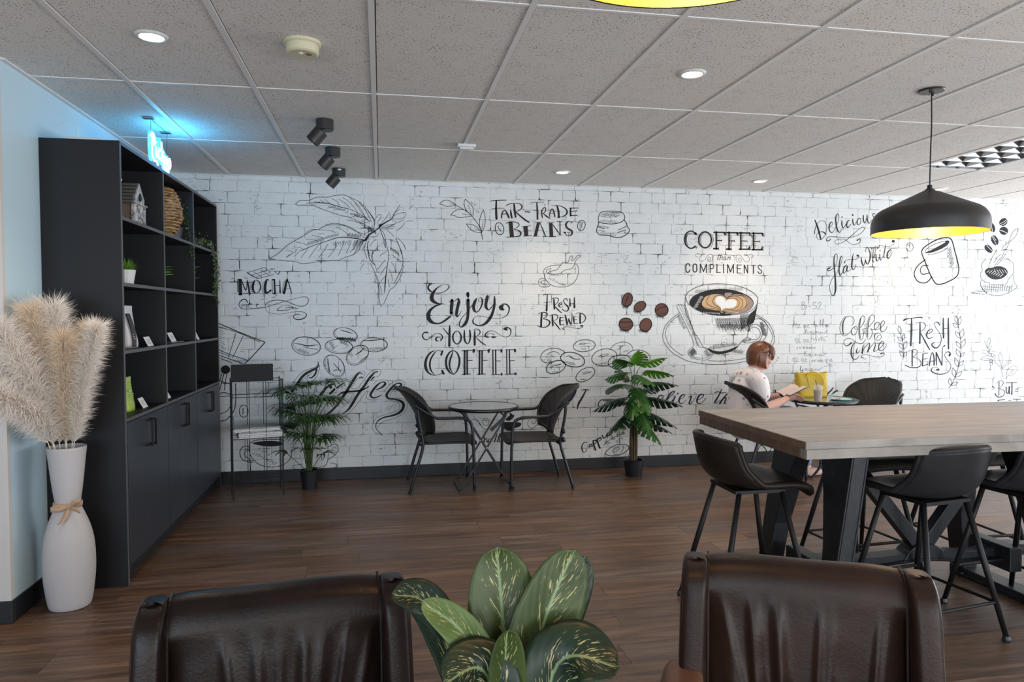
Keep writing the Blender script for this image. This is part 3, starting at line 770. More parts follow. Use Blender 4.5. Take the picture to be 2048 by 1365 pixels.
s- 1502,1414,4 1530,1428,6 1567,1428,9 1583,1410,8 1572,1387,6 1539,1373,4
s- 1548,1364,7 1577,1328,12 1607,1291,7
s- 1605,1405,12 1602,1373,17 1605,1337,12
s- 1652,1425,11 1663,1382,17 1670,1336,12
s6.0 1673,1341 1685,1387
s- 1685,1391,11 1694,1364,15 1703,1343,11
s- 1708,1345,6 1717,1400,7 1715,1446,5
s- 1734,1409,10 1732,1382,16 1737,1347,9
s- 1793,1437,13 1793,1391,17 1793,1352,15
s- 1746,1434,3 1774,1444,5 1812,1439,8 1841,1414,10 1841,1382,9 1817,1359,6 1793,1350,5
s- 1647,1295,5 1633,1298,11 1631,1307,6 1652,1318,4 1689,1318,4 1737,1306,4 1784,1303,5 1812,1311,6 1822,1327,6
l5.6 1698,1530 1736,1530
l5.5 1600,1400 1635,1404
l5.6 1605,1374 1637,1378
l5.6 1605,1337 1642,1339
l4.7 1734,1409 1758,1412
l4.7 1736,1382 1762,1384
l5.6 1737,1347 1774,1350
f1825,1327 1822,1323 1816,1320 1808,1319 1799,1320 1793,1323 1791,1327 1793,1330 1799,1333 1808,1334 1816,1333 1822,1330
@splashing_cup_drawing ink
s4.6 1736,1892 1759,1888 1773,1861 1776,1820 1764,1770 1736,1724 1689,1694 1628,1680 1567,1684 1520,1700 1483,1731 1460,1772 1453,1813 1455,1835 1478,1856 1525,1872 1571,1879 1613,1880
s4.6 1492,1806 1511,1822 1557,1831 1581,1843 1604,1873 1627,1900 1646,1907 1670,1899 1684,1919 1698,1956 1714,1965 1721,1951 1712,1926 1726,1922 1754,1952 1773,1970 1797,1971 1799,1962 1764,1938 1745,1906 1731,1870 1707,1847 1651,1835 1613,1809 1576,1796 1520,1795 1487,1806 1474,1822 1487,1838 1520,1847
s2.8 1501,1788 1567,1782 1623,1794 1672,1808
s4.6 1469,1749 1436,1757 1409,1744 1402,1717 1418,1688 1455,1679 1497,1686 1515,1702
s4.1 1492,1727 1464,1738 1434,1731 1429,1715 1450,1703 1497,1707
l3.7 1494,1752 1510,1760
l3.7 1510,1745 1531,1756
l3.7 1527,1737 1553,1752
l3.7 1543,1730 1561,1740
l3.7 1559,1723 1582,1736
l3.7 1575,1716 1590,1724
l3.7 1591,1708 1612,1720
l3.7 1607,1701 1633,1715
l3.7 1623,1694 1641,1704
l3.7 1729,1836 1752,1856
@outlined_beans_drawing ink
s6.1 1937,1152 1929,1127 1902,1106 1861,1093 1814,1089 1772,1097 1741,1113 1729,1136 1737,1160 1764,1181 1805,1195 1851,1198 1894,1191 1925,1175 1937,1152
s4.2 1782,1155 1813,1171 1836,1166 1894,1168
l4.7 1782,1157 1841,1159
s6.0 1657,1080 1624,1104 1567,1123 1511,1121 1455,1096 1427,1060 1427,1024 1460,996 1530,987
s5.1 1481,1066 1516,1087 1549,1093 1581,1084 1600,1067
s8.4 1836,989 1818,965 1781,951 1732,951 1682,964 1640,987 1615,1017 1611,1046 1629,1070 1665,1084 1713,1085 1763,1072 1806,1049 1832,1019 1836,989
s5.6 1666,1046 1694,1053 1728,1029 1761,1020 1794,1024
s4.2 1694,1041 1737,1022
s7.4 1653,981 1653,955 1636,929 1604,906 1565,893 1525,891 1494,901 1477,921 1477,947 1495,974 1526,996 1566,1009 1605,1011 1636,1001 1653,981
s- 1523,938,5 1539,968,6 1572,969,8 1619,978,6
s6.6 1930,925 1934,899 1920,870 1891,842 1853,821 1813,812 1779,815 1759,831 1755,857 1769,886 1798,914 1836,935 1876,944 1909,941 1930,925
s4.2 1818,881 1866,891 1904,907
s4.2 1813,895 1861,903 1894,898
s6.1 2146,1058 2141,1023 2114,991 2069,967 2015,957 1964,962 1925,982 1906,1012 1911,1046 1938,1079 1983,1103 2036,1113 2088,1108 2127,1088 2146,1058
s4.2 1975,1040 2004,1063 2067,1064 1999,1035
s4.8 2081,1108 2119,1150 2177,1172 2226,1174 2275,1153 2299,1120 2302,1097
l3.8 2149,1101 2207,1144 2178,1103
s6.7 2286,1005 2279,977 2251,951 2208,933 2157,927 2110,934 2076,952 2061,978 2068,1006 2096,1031 2139,1049 2189,1055 2236,1049 2271,1031 2286,1005
s5.7 2241,1056 2275,1083 2324,1099 2373,1098 2422,1082 2461,1053 2471,1025 2462,992
s4.8 2304,1055 2343,1068 2387,1059
s4.3 2101,998 2139,997
s4.3 2168,1019 2202,1028 2227,1021
l3.7 1483,1019 1494,1008
l3.7 1499,1014 1513,1000
l3.7 1514,1009 1532,992
l3.7 1530,1004 1542,992
l4.2 1652,1005 1666,988
l4.2 1668,1002 1687,978
l4.2 1684,998 1708,969
l4.2 1700,995 1717,974
l4.2 1716,991 1738,965
l4.2 1732,988 1747,970
l3.7 1803,1120 1812,1110
l3.7 1816,1120 1828,1106
l3.7 1829,1120 1844,1103
l3.7 1841,1120 1852,1108
l3.7 1530,908 1544,901
l3.7 1546,910 1564,900
l3.7 1561,911 1585,899
l3.7 1577,912 1593,904
l3.7 1794,835 1812,829
l3.8 1809,837 1832,830
l3.8 1823,839 1853,830
l4.2 1947,976 1958,966
l4.2 1964,978 1978,965
l4.2 1981,981 1999,964
l4.2 1999,983 2011,972
l4.2 2016,986 2032,971
l4.3 2033,988 2044,979
l3.3 2207,1079 2214,1090
l3.3 2219,1081 2229,1095
l3.3 2231,1084 2243,1101
l3.3 2243,1086 2252,1098
l3.3 2255,1088 2266,1104
@brown_beans_drawing bean_brown
f2292,1554 2282,1531 2266,1513 2247,1503 2228,1503 2211,1513 2200,1530 2195,1553 2198,1578 2209,1601 2224,1618 2243,1628 2263,1628 2279,1619 2291,1602 2295,1579
f2418,1538 2425,1522 2422,1503 2411,1484 2393,1468 2372,1458 2350,1454 2330,1458 2316,1469 2310,1485 2313,1504 2324,1523 2341,1538 2363,1549 2385,1552 2405,1548
f2645,1471 2640,1447 2626,1428 2605,1415 2581,1410 2556,1415 2535,1428 2521,1448 2516,1471 2521,1494 2535,1514 2555,1527 2580,1532 2605,1527 2626,1514 2640,1494
f2299,1338 2294,1316 2279,1297 2258,1284 2232,1279 2206,1284 2185,1297 2170,1316 2165,1339 2170,1362 2184,1381 2206,1394 2231,1398 2257,1394 2279,1381 2294,1361
f2476,1308 2461,1288 2441,1274 2418,1268 2396,1273 2379,1286 2368,1306 2366,1330 2373,1354 2388,1374 2408,1388 2431,1394 2453,1389 2470,1376 2481,1356 2483,1332
@brown_beans_drawing ink
s7.6 2292,1554 2282,1531 2266,1513 2247,1503 2228,1503 2211,1513 2200,1530 2195,1553 2198,1578 2209,1601 2224,1618 2243,1628 2263,1628 2279,1619 2291,1602 2295,1579 2292,1554
s7.6 2418,1538 2425,1522 2422,1503 2411,1484 2393,1468 2372,1458 2350,1454 2330,1458 2316,1469 2310,1485 2313,1504 2324,1523 2341,1538 2363,1549 2385,1552 2405,1548 2418,1538
s7.7 2645,1471 2640,1447 2626,1428 2605,1415 2581,1410 2556,1415 2535,1428 2521,1448 2516,1471 2521,1494 2535,1514 2555,1527 2580,1532 2605,1527 2626,1514 2640,1494 2645,1471
s7.6 2299,1338 2294,1316 2279,1297 2258,1284 2232,1279 2206,1284 2185,1297 2170,1316 2165,1339 2170,1362 2184,1381 2206,1394 2231,1398 2257,1394 2279,1381 2294,1361 2299,1338
s7.7 2476,1308 2461,1288 2441,1274 2418,1268 2396,1273 2379,1286 2368,1306 2366,1330 2373,1354 2388,1374 2408,1388 2431,1394 2453,1389 2470,1376 2481,1356 2483,1332 2476,1308
s- 2260,1605,6 2238,1566,10 2224,1524,5
s7.4 2527,1464 2566,1492 2626,1504
l8.6 2171,1360 2283,1359
s4.3 2186,1311 2234,1306 2278,1325
s4.3 2542,1445 2582,1433 2621,1445
s4.3 2214,1519 2246,1513 2277,1529
l4.3 2199,1515 2195,1499
l4.3 2208,1513 2203,1492
l4.3 2217,1510 2210,1484
l4.3 2226,1508 2221,1490
l4.3 2235,1506 2229,1482
l4.3 2244,1503 2240,1488
l4.3 2253,1501 2247,1480
l4.3 2311,1469 2307,1453
l4.3 2321,1467 2315,1446
l4.3 2331,1465 2324,1438
l4.3 2341,1463 2336,1444
l4.3 2350,1461 2344,1437
l4.3 2360,1459 2356,1443
l4.3 2370,1457 2364,1436
l4.3 2380,1455 2373,1428
l4.3 2527,1426 2523,1411
l4.3 2538,1424 2532,1403
l4.3 2548,1422 2541,1396
l4.3 2559,1420 2554,1402
l4.3 2570,1418 2563,1395
l4.3 2580,1416 2576,1401
l4.3 2591,1414 2585,1393
l4.3 2601,1412 2594,1386
l4.3 2176,1297 2172,1282
l4.3 2185,1296 2180,1275
l4.3 2194,1294 2187,1268
l4.3 2204,1292 2199,1274
l4.3 2213,1291 2206,1267
l4.3 2222,1289 2218,1274
l4.3 2231,1288 2225,1267
l4.3 2240,1286 2233,1260
l4.3 2250,1285 2245,1266
l4.3 2259,1283 2252,1259
l4.3 2361,1292 2357,1276
l4.3 2372,1290 2366,1269
l4.3 2383,1288 2376,1262
l4.3 2394,1286 2389,1268
l4.3 2405,1284 2399,1261
l4.3 2416,1283 2412,1267
l4.3 2427,1281 2422,1260
l4.3 2438,1279 2431,1253
l4.3 2449,1277 2444,1259
@latte_cup_drawing ink
f2857,1534 2879,1586 2939,1624 3039,1657 3166,1671 3294,1661 3397,1633 3475,1593 3511,1545 3492,1492 3435,1454 3348,1428 3194,1415 3067,1426 2965,1454 2890,1492
s4.9 3233,1578 3208,1601 3157,1611 3111,1596 3091,1554 3112,1520 3163,1492 3179,1454
s4.5 3233,1578 3259,1582 3321,1583 3357,1554 3352,1511 3301,1478 3219,1473 3184,1449
s4.5 3238,1587 3279,1601 3346,1597 3393,1559 3393,1511 3353,1473 3270,1463 3189,1454
s4.4 3065,1610 3035,1577 3035,1534 3076,1506 3132,1492 3168,1473
s3.9 3005,1586 2980,1544 2990,1506 3046,1487 3117,1482 3168,1463
s4.0 3243,1594 3320,1613 3403,1597 3439,1554 3424,1502 3363,1463 3271,1447 3194,1452
s4.0 3320,1616 3418,1602 3455,1549 3425,1492
s5.0 2816,1600 2853,1647 2938,1690 3039,1714 3140,1720 3268,1713 3397,1688 3500,1640 3548,1593 3552,1550 3523,1492 3461,1454 3374,1423
s4.4 2816,1600 2834,1548 2859,1513
s5.0 3551,1559 3544,1511 3522,1387 3493,1348 3463,1300 3458,1262 3443,1210 3397,1176 3346,1119
s4.9 2815,1593 2812,1520 2820,1450 2840,1402 2866,1355 2896,1284 2907,1242
l2.9 2914,1629 2913,1653
l2.9 2925,1629 2924,1662
l2.9 2936,1630 2935,1671
l2.9 2947,1630 2946,1659
l2.9 2958,1631 2957,1668
l2.9 2969,1632 2968,1657
l2.9 2980,1632 2979,1665
l2.9 2991,1633 2990,1674
l2.9 3002,1634 3001,1663
l2.9 3013,1634 3012,1672
l2.9 3024,1635 3023,1660
l2.9 3035,1636 3034,1669
l2.9 3046,1636 3045,1678
l2.9 3057,1637 3057,1666
l2.9 3068,1638 3068,1675
l2.9 3079,1638 3079,1663
l2.9 3090,1639 3090,1672
l2.9 3101,1640 3101,1681
l2.9 3112,1640 3112,1669
l2.9 3123,1641 3123,1678
l2.9 3134,1642 3134,1666
l2.9 3146,1642 3145,1675
l2.9 3157,1643 3156,1684
l3.0 3168,1643 3168,1673
l3.0 3179,1644 3179,1681
l3.0 3190,1645 3190,1670
l3.0 3201,1645 3201,1679
l3.0 3212,1646 3212,1688
l3.0 3224,1647 3223,1676
l3.0 3235,1647 3234,1685
l3.0 3246,1648 3246,1673
l3.0 3257,1649 3257,1682
l3.0 3268,1649 3268,1691
l3.0 3279,1650 3279,1679
l3.0 3291,1651 3290,1688
l3.0 3302,1651 3302,1676
l3.0 3313,1652 3313,1685
l3.0 3324,1653 3324,1694
l3.0 3336,1653 3335,1682
l3.0 3347,1654 3346,1691
l3.0 3358,1655 3358,1680
l3.0 3369,1655 3369,1689
l3.0 3380,1656 3380,1698
l3.0 3392,1657 3391,1686
f3523,1473 3549,1511 3532,1425 3514,1353 3478,1334 3455,1301 3450,1329 3447,1368 3467,1425
l3.0 3118,1397 3149,1302
l3.0 3138,1393 3165,1277
l3.0 3159,1389 3180,1294
l3.0 3179,1397 3196,1269
l3.0 3200,1393 3211,1286
l3.0 3220,1389 3226,1261
l3.0 3240,1397 3242,1279
l3.0 3261,1393 3257,1296
l3.0 3281,1389 3272,1271
l3.0 3302,1397 3288,1288
l3.0 3323,1393 3303,1263
l3.0 3343,1389 3319,1281
l3.0 3364,1397 3334,1298
l3.0 3384,1393 3350,1273
l3.0 3405,1389 3365,1290
l3.0 3426,1396 3381,1265
l2.5 3133,1392 3185,1302
l2.5 3156,1392 3205,1311
l2.5 3179,1392 3226,1321
l2.5 3202,1392 3246,1330
l2.5 3225,1392 3267,1301
l2.5 3248,1392 3287,1311
l2.5 3271,1392 3308,1320
l2.5 3294,1392 3328,1330
l2.5 3317,1392 3349,1301
l2.5 3341,1392 3370,1310
l2.5 3364,1392 3390,1320
l2.5 3387,1392 3411,1329
l2.5 3410,1392 3432,1301
l2.5 3433,1392 3452,1310
l2.5 3128,1392 3467,1396
l2.5 3128,1381 3463,1384
l2.5 3128,1370 3459,1371
l2.5 3128,1358 3455,1359
l2.5 3129,1347 3451,1347
l2.5 3129,1335 3447,1334
l2.5 3129,1324 3443,1322
l2.5 3129,1313 3439,1309
l2.5 3129,1301 3435,1297
l4.0 3374,1416 3386,1282
l4.0 3383,1418 3393,1286
l4.0 3392,1419 3400,1291
l4.0 3402,1421 3407,1296
l4.0 3411,1423 3414,1301
l4.0 3420,1425 3421,1305
l4.0 3429,1427 3429,1310
l4.0 3439,1429 3436,1315
l4.0 3448,1431 3443,1320
l4.0 3457,1433 3450,1325
l3.5 3169,1340 3193,1297
l3.5 3184,1339 3215,1282
l3.5 3198,1339 3238,1267
l3.5 3213,1338 3240,1288
l3.5 3228,1338 3263,1273
l3.5 3242,1337 3266,1294
l3.5 3257,1337 3288,1279
l3.5 3271,1336 3311,1264
l3.5 3286,1335 3313,1285
l3.5 3300,1335 3336,1270
l3.5 3315,1334 3339,1291
l3.5 3330,1334 3361,1276
l3.5 3344,1333 3384,1261
l3.5 3359,1333 3387,1282
l3.5 3374,1332 3409,1267
l3.5 3388,1332 3412,1288
l3.5 3403,1331 3435,1273
l3.5 3418,1330 3457,1258
l3.5 3432,1330 3460,1279
l3.5 3447,1329 3483,1264
s- 3044,1108,5 3080,1084,20 3121,1069,27 3187,1066,25 3264,1082,25 3346,1119,12
l3.0 3070,1093 3058,1115
l3.0 3081,1095 3065,1124
l3.0 3092,1097 3072,1132
l3.0 3103,1098 3089,1123
l3.0 3114,1100 3096,1132
l3.0 3125,1101 3113,1123
l3.0 3136,1103 3120,1132
l3.0 3147,1105 3127,1140
l3.0 3158,1106 3144,1131
l3.0 3169,1108 3151,1140
l3.0 3180,1109 3168,1131
l3.0 3191,1111 3175,1140
l3.0 3202,1113 3182,1149
l3.0 3213,1114 3199,1139
l3.0 3224,1116 3206,1148
l3.0 3235,1117 3223,1139
l3.0 3246,1119 3230,1148
l3.0 3257,1121 3238,1157
l3.0 3268,1122 3255,1147
l3.0 3279,1124 3262,1156
l3.0 3290,1126 3279,1147
l3.0 3302,1127 3286,1156
l3.0 3313,1129 3293,1165
l3.0 3324,1130 3310,1156
l3.0 3335,1132 3317,1164
l3.0 3346,1134 3334,1155
l3.0 3275,1072 3297,1093
l3.0 3285,1070 3315,1099
l3.0 3295,1068 3333,1104
l3.0 3305,1067 3332,1091
l3.0 3316,1065 3350,1097
l3.0 3326,1063 3349,1084
l3.0 3336,1061 3367,1089
l3.0 3347,1059 3385,1095
l3.0 3357,1057 3384,1082
l3.0 3367,1055 3402,1087
l3.0 3378,1054 3401,1075
l3.0 3388,1052 3419,1080
s4.4 2760,1445 2690,1398 2626,1333 2597,1262 2597,1192 2633,1131 2693,1069 2818,1001 2919,974 3071,956 3199,953 3379,970 3508,997 3612,1044 3690,1104 3726,1154 3731,1207 3708,1280 3660,1353 3581,1406 3529,1432
s3.9 2765,1426 2705,1389 2651,1332 2622,1272 2625,1215 2652,1154 2707,1097 2798,1039
s4.0 3051,991 3199,985 3378,999 3482,1022
s4.0 3534,1415 3602,1377 3655,1324 3706,1237 3712,1198 3689,1140
s5.0 3519,1382 3561,1387 3597,1379 3634,1353 3656,1300 3651,1237 3626,1189 3589,1160
s5.0 3463,1267 3473,1305 3509,1334 3556,1329 3588,1300 3604,1252 3589,1194 3553,1161
s4.5 3463,1267 3489,1300 3525,1307 3562,1290 3583,1252 3573,1209 3542,1187 3495,1190 3443,1210
s4.5 3397,1176 3428,1156 3465,1156 3532,1170
l5.0 3577,1353 3608,1346
l5.0 3579,1345 3621,1335
l5.0 3581,1337 3633,1325
l5.0 3583,1329 3620,1320
l5.0 3585,1321 3632,1310
l5.0 3588,1313 3619,1305
l5.0 3590,1305 3632,1295
l5.0 3592,1297 3644,1284
l5.0 3594,1289 3631,1280
l5.0 3596,1281 3643,1270
l5.0 3598,1273 3630,1265
l5.0 3601,1265 3643,1255
l5.0 3603,1257 3655,1244
l5.0 3605,1248 3642,1240
l5.0 3607,1240 3654,1229
l5.0 3609,1232 3641,1225
l4.0 3478,1339 3486,1360
l4.0 3484,1343 3494,1371
l4.0 3490,1346 3503,1382
l4.0 3497,1350 3505,1375
l4.0 3503,1354 3514,1386
l4.0 3509,1358 3516,1379
l4.0 3402,1181 3406,1168
l4.0 3412,1183 3417,1166
l4.0 3422,1184 3428,1163
l4.0 3431,1186 3436,1171
l4.0 3441,1188 3447,1169
l4.0 3451,1190 3455,1177
l4.0 3460,1191 3466,1175
l4.0 3470,1193 3477,1172
l4.0 3480,1195 3484,1180
s3.9 2729,1501 2775,1417 2841,1294 2887,1199 2902,1161 2903,1138 2888,1119 2858,1095 2845,1072 2868,1034 2934,1005 3020,996 3071,1017 3091,1055 3070,1093 3029,1113 2984,1118 2953,1128 2927,1180 2907,1242
s4.4 2824,1492 2855,1398 2896,1284 2952,1199 2999,1122
s3.9 2729,1501 2744,1522 2769,1525 2784,1515 2809,1520 2817,1506
s2.4 2749,1520 2795,1426 2866,1284
s2.4 2769,1522 2815,1426 2876,1284
s2.4 2789,1518 2825,1454 2886,1284
s3.9 2850,1067 2898,1029 2969,1016 3040,1022 3075,1055 3060,1089 3009,1111
l3.4 2858,1077 2884,1044
l3.4 2861,1080 2897,1037
l3.4 2865,1083 2910,1030
l3.4 2869,1087 2900,1049
l3.4 2872,1090 2912,1042
l3.4 2876,1094 2903,1061
l3.4 2880,1097 2915,1054
l3.4 2883,1100 2928,1047
l3.4 2887,1104 2918,1066
l3.4 2890,1107 2931,1059
l3.4 2894,1111 2921,1078
l3.4 2898,1114 2933,1071
l2.9 3039,1094 3013,1087
l2.9 3043,1088 3008,1078
l2.9 3047,1082 3003,1070
l2.9 3051,1076 3020,1068
l3.0 3055,1070 3015,1059
l3.0 3059,1064 3032,1057
l3.0 3063,1058 3027,1049
l3.0 3067,1052 3022,1040
l3.0 3070,1046 3039,1038
l3.4 2735,1407 2757,1414
l3.4 2740,1399 2770,1408
l3.4 2744,1390 2782,1402
l3.4 2749,1381 2775,1389
l3.4 2754,1373 2787,1383
l3.4 2758,1364 2781,1371
l3.4 2763,1355 2793,1364
l3.4 2768,1346 2805,1358
l3.4 2772,1338 2799,1346
l3.4 2777,1329 2811,1340
l3.4 2782,1320 2804,1327
l3.4 2787,1312 2816,1321
l3.4 2791,1303 2829,1315
l3.4 2796,1294 2822,1302
l2.9 2887,1256 2909,1253
l2.9 2891,1243 2921,1239
l2.9 2896,1231 2933,1226
l2.9 2900,1218 2927,1215
l2.9 2905,1205 2939,1201
l2.9 2909,1193 2932,1190
l2.9 2914,1180 2944,1176
l2.9 2919,1167 2956,1162
l2.9 2923,1155 2950,1151
l2.9 2928,1142 2962,1138
@latte_cup_drawing mauve
f3392,1626 3465,1588 3504,1545 3487,1492 3425,1454 3343,1430 3271,1430 3342,1454 3425,1492 3455,1549 3434,1592
f3212,1630 3289,1630 3233,1580
@latte_cup_drawing latte_tan
f2980,1534 2995,1577 3035,1605 3106,1620 3182,1615 3218,1597 3233,1578 3269,1606 3320,1621 3382,1616 3439,1592 3460,1554 3445,1506 3404,1473 3332,1449 3260,1444 3209,1449 3179,1442 3163,1463 3092,1473 3016,1487 2985,1511
@latte_cup_drawing milk
f3116,1558 3131,1592 3172,1601 3208,1582 3223,1554 3249,1570 3300,1573 3334,1554 3326,1511 3280,1490 3219,1490 3194,1482 3178,1468 3168,1501 3132,1530
l2.9 2895,1492 2917,1488
l2.9 2900,1500 2930,1496
l2.9 2905,1509 2943,1503
l2.9 2911,1517 2937,1513
l2.9 2916,1525 2950,1520
l2.9 2921,1534 2944,1530
l2.9 2927,1542 2957,1537
l2.9 2932,1550 2970,1544
l2.9 2937,1559 2964,1555
l2.9 2943,1567 2977,1562
l2.9 2948,1575 2971,1572
l2.9 2953,1584 2984,1579
l2.9 2959,1592 2997,1586
l2.9 2964,1600 2991,1596
l2.9 2996,1454 3003,1443
l2.9 3008,1453 3018,1439
l2.9 3021,1453 3033,1435
l2.9 3033,1452 3042,1439
l2.9 3046,1451 3057,1435
l2.9 3058,1450 3066,1440
l2.9 3071,1450 3081,1435
l2.9 3083,1449 3096,1431
l2.9 3096,1448 3105,1436
l2.9 3108,1447 3120,1431
l3.0 3121,1447 3128,1436
l3.0 3133,1446 3143,1432
l3.0 3146,1445 3159,1427
l3.0 3158,1444 3167,1432
l3.0 3220,1435 3229,1443
l3.0 3231,1436 3243,1446
l3.0 3242,1437 3258,1450
l3.0 3253,1437 3264,1447
l3.0 3264,1438 3278,1450
l3.0 3275,1439 3285,1447
l3.0 3287,1440 3299,1451
l3.0 3298,1441 3314,1454
l3.0 3309,1442 3320,1451
l3.0 3320,1443 3334,1454
l3.0 3331,1443 3341,1451
l3.0 3343,1444 3355,1455
@believe_this_lettering navy_ink
s- 2552,615,5 2586,633,7 2603,656,8 2586,671,10 2561,662,12 2547,634,14 2552,601,10 2577,600,5 2606,604,5
s- 2601,599,5 2651,636,7 2691,673,7 2715,701,10 2705,706,10 2675,688,15 2646,646,18 2631,603,18 2646,584,12 2671,598,7 2696,626,6
s- 2721,658,12 2706,625,15 2696,597,13 2711,583,8 2736,601,5 2761,624,5
s- 2750,688,12 2741,677,10
s- 2761,624,5 2801,647,6 2816,666,9 2801,673,10 2776,657,15 2761,624,16 2766,596,12 2796,590,6 2831,623,5
s- 2856,641,7 2881,659,12 2877,631,15 2862,593,15 2872,581,8 2902,611,6 2932,654,5
s- 2942,615,6 2988,638,7 3008,662,10 2987,671,12 2957,653,17 2940,615,18 2948,589,13 2978,586,7 3008,609,6 3033,637,5
s- 3191,715,10 3166,663,14 3136,616,17 3121,592,14 3136,587,7 3172,610,5
s- 3120,685,8 3150,692,9 3191,682,7 3237,685,5
s- 3273,709,5 3278,694,9 3238,661,14 3197,614,16 3172,581,15
s- 3177,591,6 3217,628,7 3238,633,12 3223,595,14 3218,580,8 3244,589,5
s- 3284,632,12 3269,593,13 3285,583,7 3330,659,5
s- 3311,583,9 3342,587,7
f1661,750 1699,766 1737,765 1763,739 1747,693 1718,648 1690,626 1657,649
s- 1804,736,5 1842,738,11 1883,734,7
s- 1851,733,12 1813,664,19 1780,610,20 1768,559,8
s- 2063,621,10 2034,604,11 2005,576,8 1981,577,10 1967,596,10 1986,633,8 2024,646,6
s- 2073,621,10 2053,598,14 2063,589,7 2102,621,5 2107,597,14 2131,620,6
s- 2155,619,6 2160,591,14 2189,619,5 2204,590,12
s- 2414,613,6 2453,650,7 2468,631,12 2444,584,10
s- 2523,611,7 2552,629,7 2542,634,9 2518,606,13 2538,582,6
s- 3721,637,7 3752,656,11 3746,695,15
s- 3773,636,15 3815,679,13 3852,707,8 3836,712,7 3799,669,8
s- 4303,644,16 4346,683,14 4367,707,10
s- 4352,643,7 4389,667,16 4416,681,10
@coffee_script_lettering ink
s- -164,913,6 -184,927,10 -209,909,17 -235,871,22 -270,815,22 -295,772,24 -334,716,24 -364,673,22 -385,643,17 -441,588,17 -500,550,13
s- -376,730,6 -338,755,15 -287,763,17 -228,766,16 -164,778,15 -108,807,6
s- -34,933,10 -55,929,10 -86,899,19 -120,856,20 -150,808,21 -185,765,22 -219,713,22 -254,653,22 -288,606,15 -335,572,5
s- -56,889,6 -73,881,10 -94,855,6
s- -163,883,9 -175,889,9 -192,883,5
s- -405,830,7 -430,826,17 -459,810,19 -485,784,21 -515,741,26 -536,716,21
f-420,800 -424,794 -431,791 -437,791 -442,795 -445,802 -444,809 -440,816 -434,819 -427,819 -422,814 -419,808
s- -380,799,14 -346,825,13 -312,842,4
s- -439,749,17 -401,787,19
s- -52,775,6 -5,792,13 30,822,19 26,840,13 -4,840,9 -43,810,17 -78,767,19 -96,728,19 -74,706,13 -44,710,10 -1,728,6
s- 86,773,6 129,785,13 164,806,19 169,824,15 134,829,10 95,799,18 60,760,17 42,725,22 59,698,15 115,688,12 167,670,22 189,638,25 176,594,24 141,564,19 84,544,15 28,534,12 -24,511,10 -50,477,7 -55,442,6 -25,406,6 1,378,9
s3.0 -141,921 -149,939 -183,940 -218,918 -252,880 -282,828
s3.0 -141,921 -150,891 -171,878 -201,879 -227,849 -257,793 -202,792 -176,830 -141,873 -107,921 -64,951 -21,955 -6,932 -17,902 -43,885
s3.0 -378,582 -374,551 -348,542 -306,558 -255,605 -203,665 -160,725 -121,764 -130,720 -117,694 -74,686 -23,696
s3.0 -493,793 -468,827 -434,853 -400,854 -379,830
s3.0 -379,830 -337,851 -286,872
s3.0 -73,824 -39,854 13,862 52,853 67,826 47,791 17,761
s3.1 60,808 91,834 143,851 182,846 199,815 186,788 168,775
s3.1 72,729 90,759 129,759
s3.1 72,698 137,697 194,687 222,642 210,593 175,554 106,521 19,497 -20,467 -29,441
s3.0 24,673 115,671 154,639 145,595 93,570 19,554 -50,525 -80,478 -81,438 -51,384
s3.0 -300,746 -228,744 -262,684 -305,650 -339,625
s3.0 -397,748 -376,782 -333,812 -303,824
s3.0 -245,744 -271,693 -322,655
s3.1 98,640 54,588
s3.1 67,632 33,598
s- -534,1018,4 -534,992,10 -553,971,15 -595,950,20 -645,921,21 -679,887,21 -704,849,21 -729,815,21 -755,772,17
s- -549,958,13 -562,919,15 -592,890,10 -613,894,6
s3.4 -534,1031 -541,1001 -570,975 -620,963 -678,930 -720,883 -746,836
s3.4 -524,1001 -524,970 -542,915 -571,872 -609,855 -629,873 -621,903 -583,933
s3.4 -688,844 -654,882 -612,916
@sketched_beans_drawing ink
s4.6 -513,1145 -527,1116 -556,1095 -597,1084 -644,1085 -688,1098 -724,1121 -746,1150 -751,1182 -737,1210 -708,1232 -667,1243 -621,1242 -576,1229 -540,1206 -518,1176 -513,1145
s2.5 -519,1144 -533,1119 -561,1102 -600,1094 -643,1098 -684,1112 -716,1134 -735,1162 -738,1191 -724,1216 -696,1233 -658,1241 -615,1238 -574,1224 -541,1201 -522,1173 -519,1144
s4.7 -204,1235 -216,1215 -242,1201 -277,1196 -316,1201 -353,1214 -383,1233 -400,1257 -403,1280 -391,1300 -365,1314 -330,1319 -291,1315 -254,1302 -224,1282 -207,1259 -204,1235
s2.6 -209,1236 -221,1219 -245,1208 -278,1205 -314,1211 -348,1225 -375,1244 -390,1266 -392,1288 -379,1305 -355,1316 -323,1319 -287,1313 -253,1299 -226,1280 -210,1258 -209,1236
s4.7 -242,1147 -252,1124 -279,1106 -318,1096 -364,1095 -408,1104 -444,1120 -468,1142 -475,1166 -464,1189 -438,1206 -399,1217 -354,1218 -310,1210 -273,1193 -249,1171 -242,1147
s2.6 -247,1146 -258,1126 -284,1112 -321,1104 -362,1106 -403,1116 -436,1132 -457,1153 -463,1175 -452,1195 -426,1210 -390,1217 -348,1216 -307,1206 -274,1189 -253,1168 -247,1146
s4.7 -117,1141 -108,1113 -113,1080 -132,1047 -162,1019 -198,1001 -234,995 -266,1002 -289,1021 -298,1049 -293,1082 -274,1115 -244,1143 -208,1161 -172,1167 -139,1160 -117,1141
s2.6 -117,1137 -110,1111 -117,1081 -136,1052 -165,1028 -199,1013 -234,1008 -263,1016 -282,1034 -289,1060 -282,1090 -263,1119 -234,1143 -200,1158 -165,1163 -136,1155 -117,1137
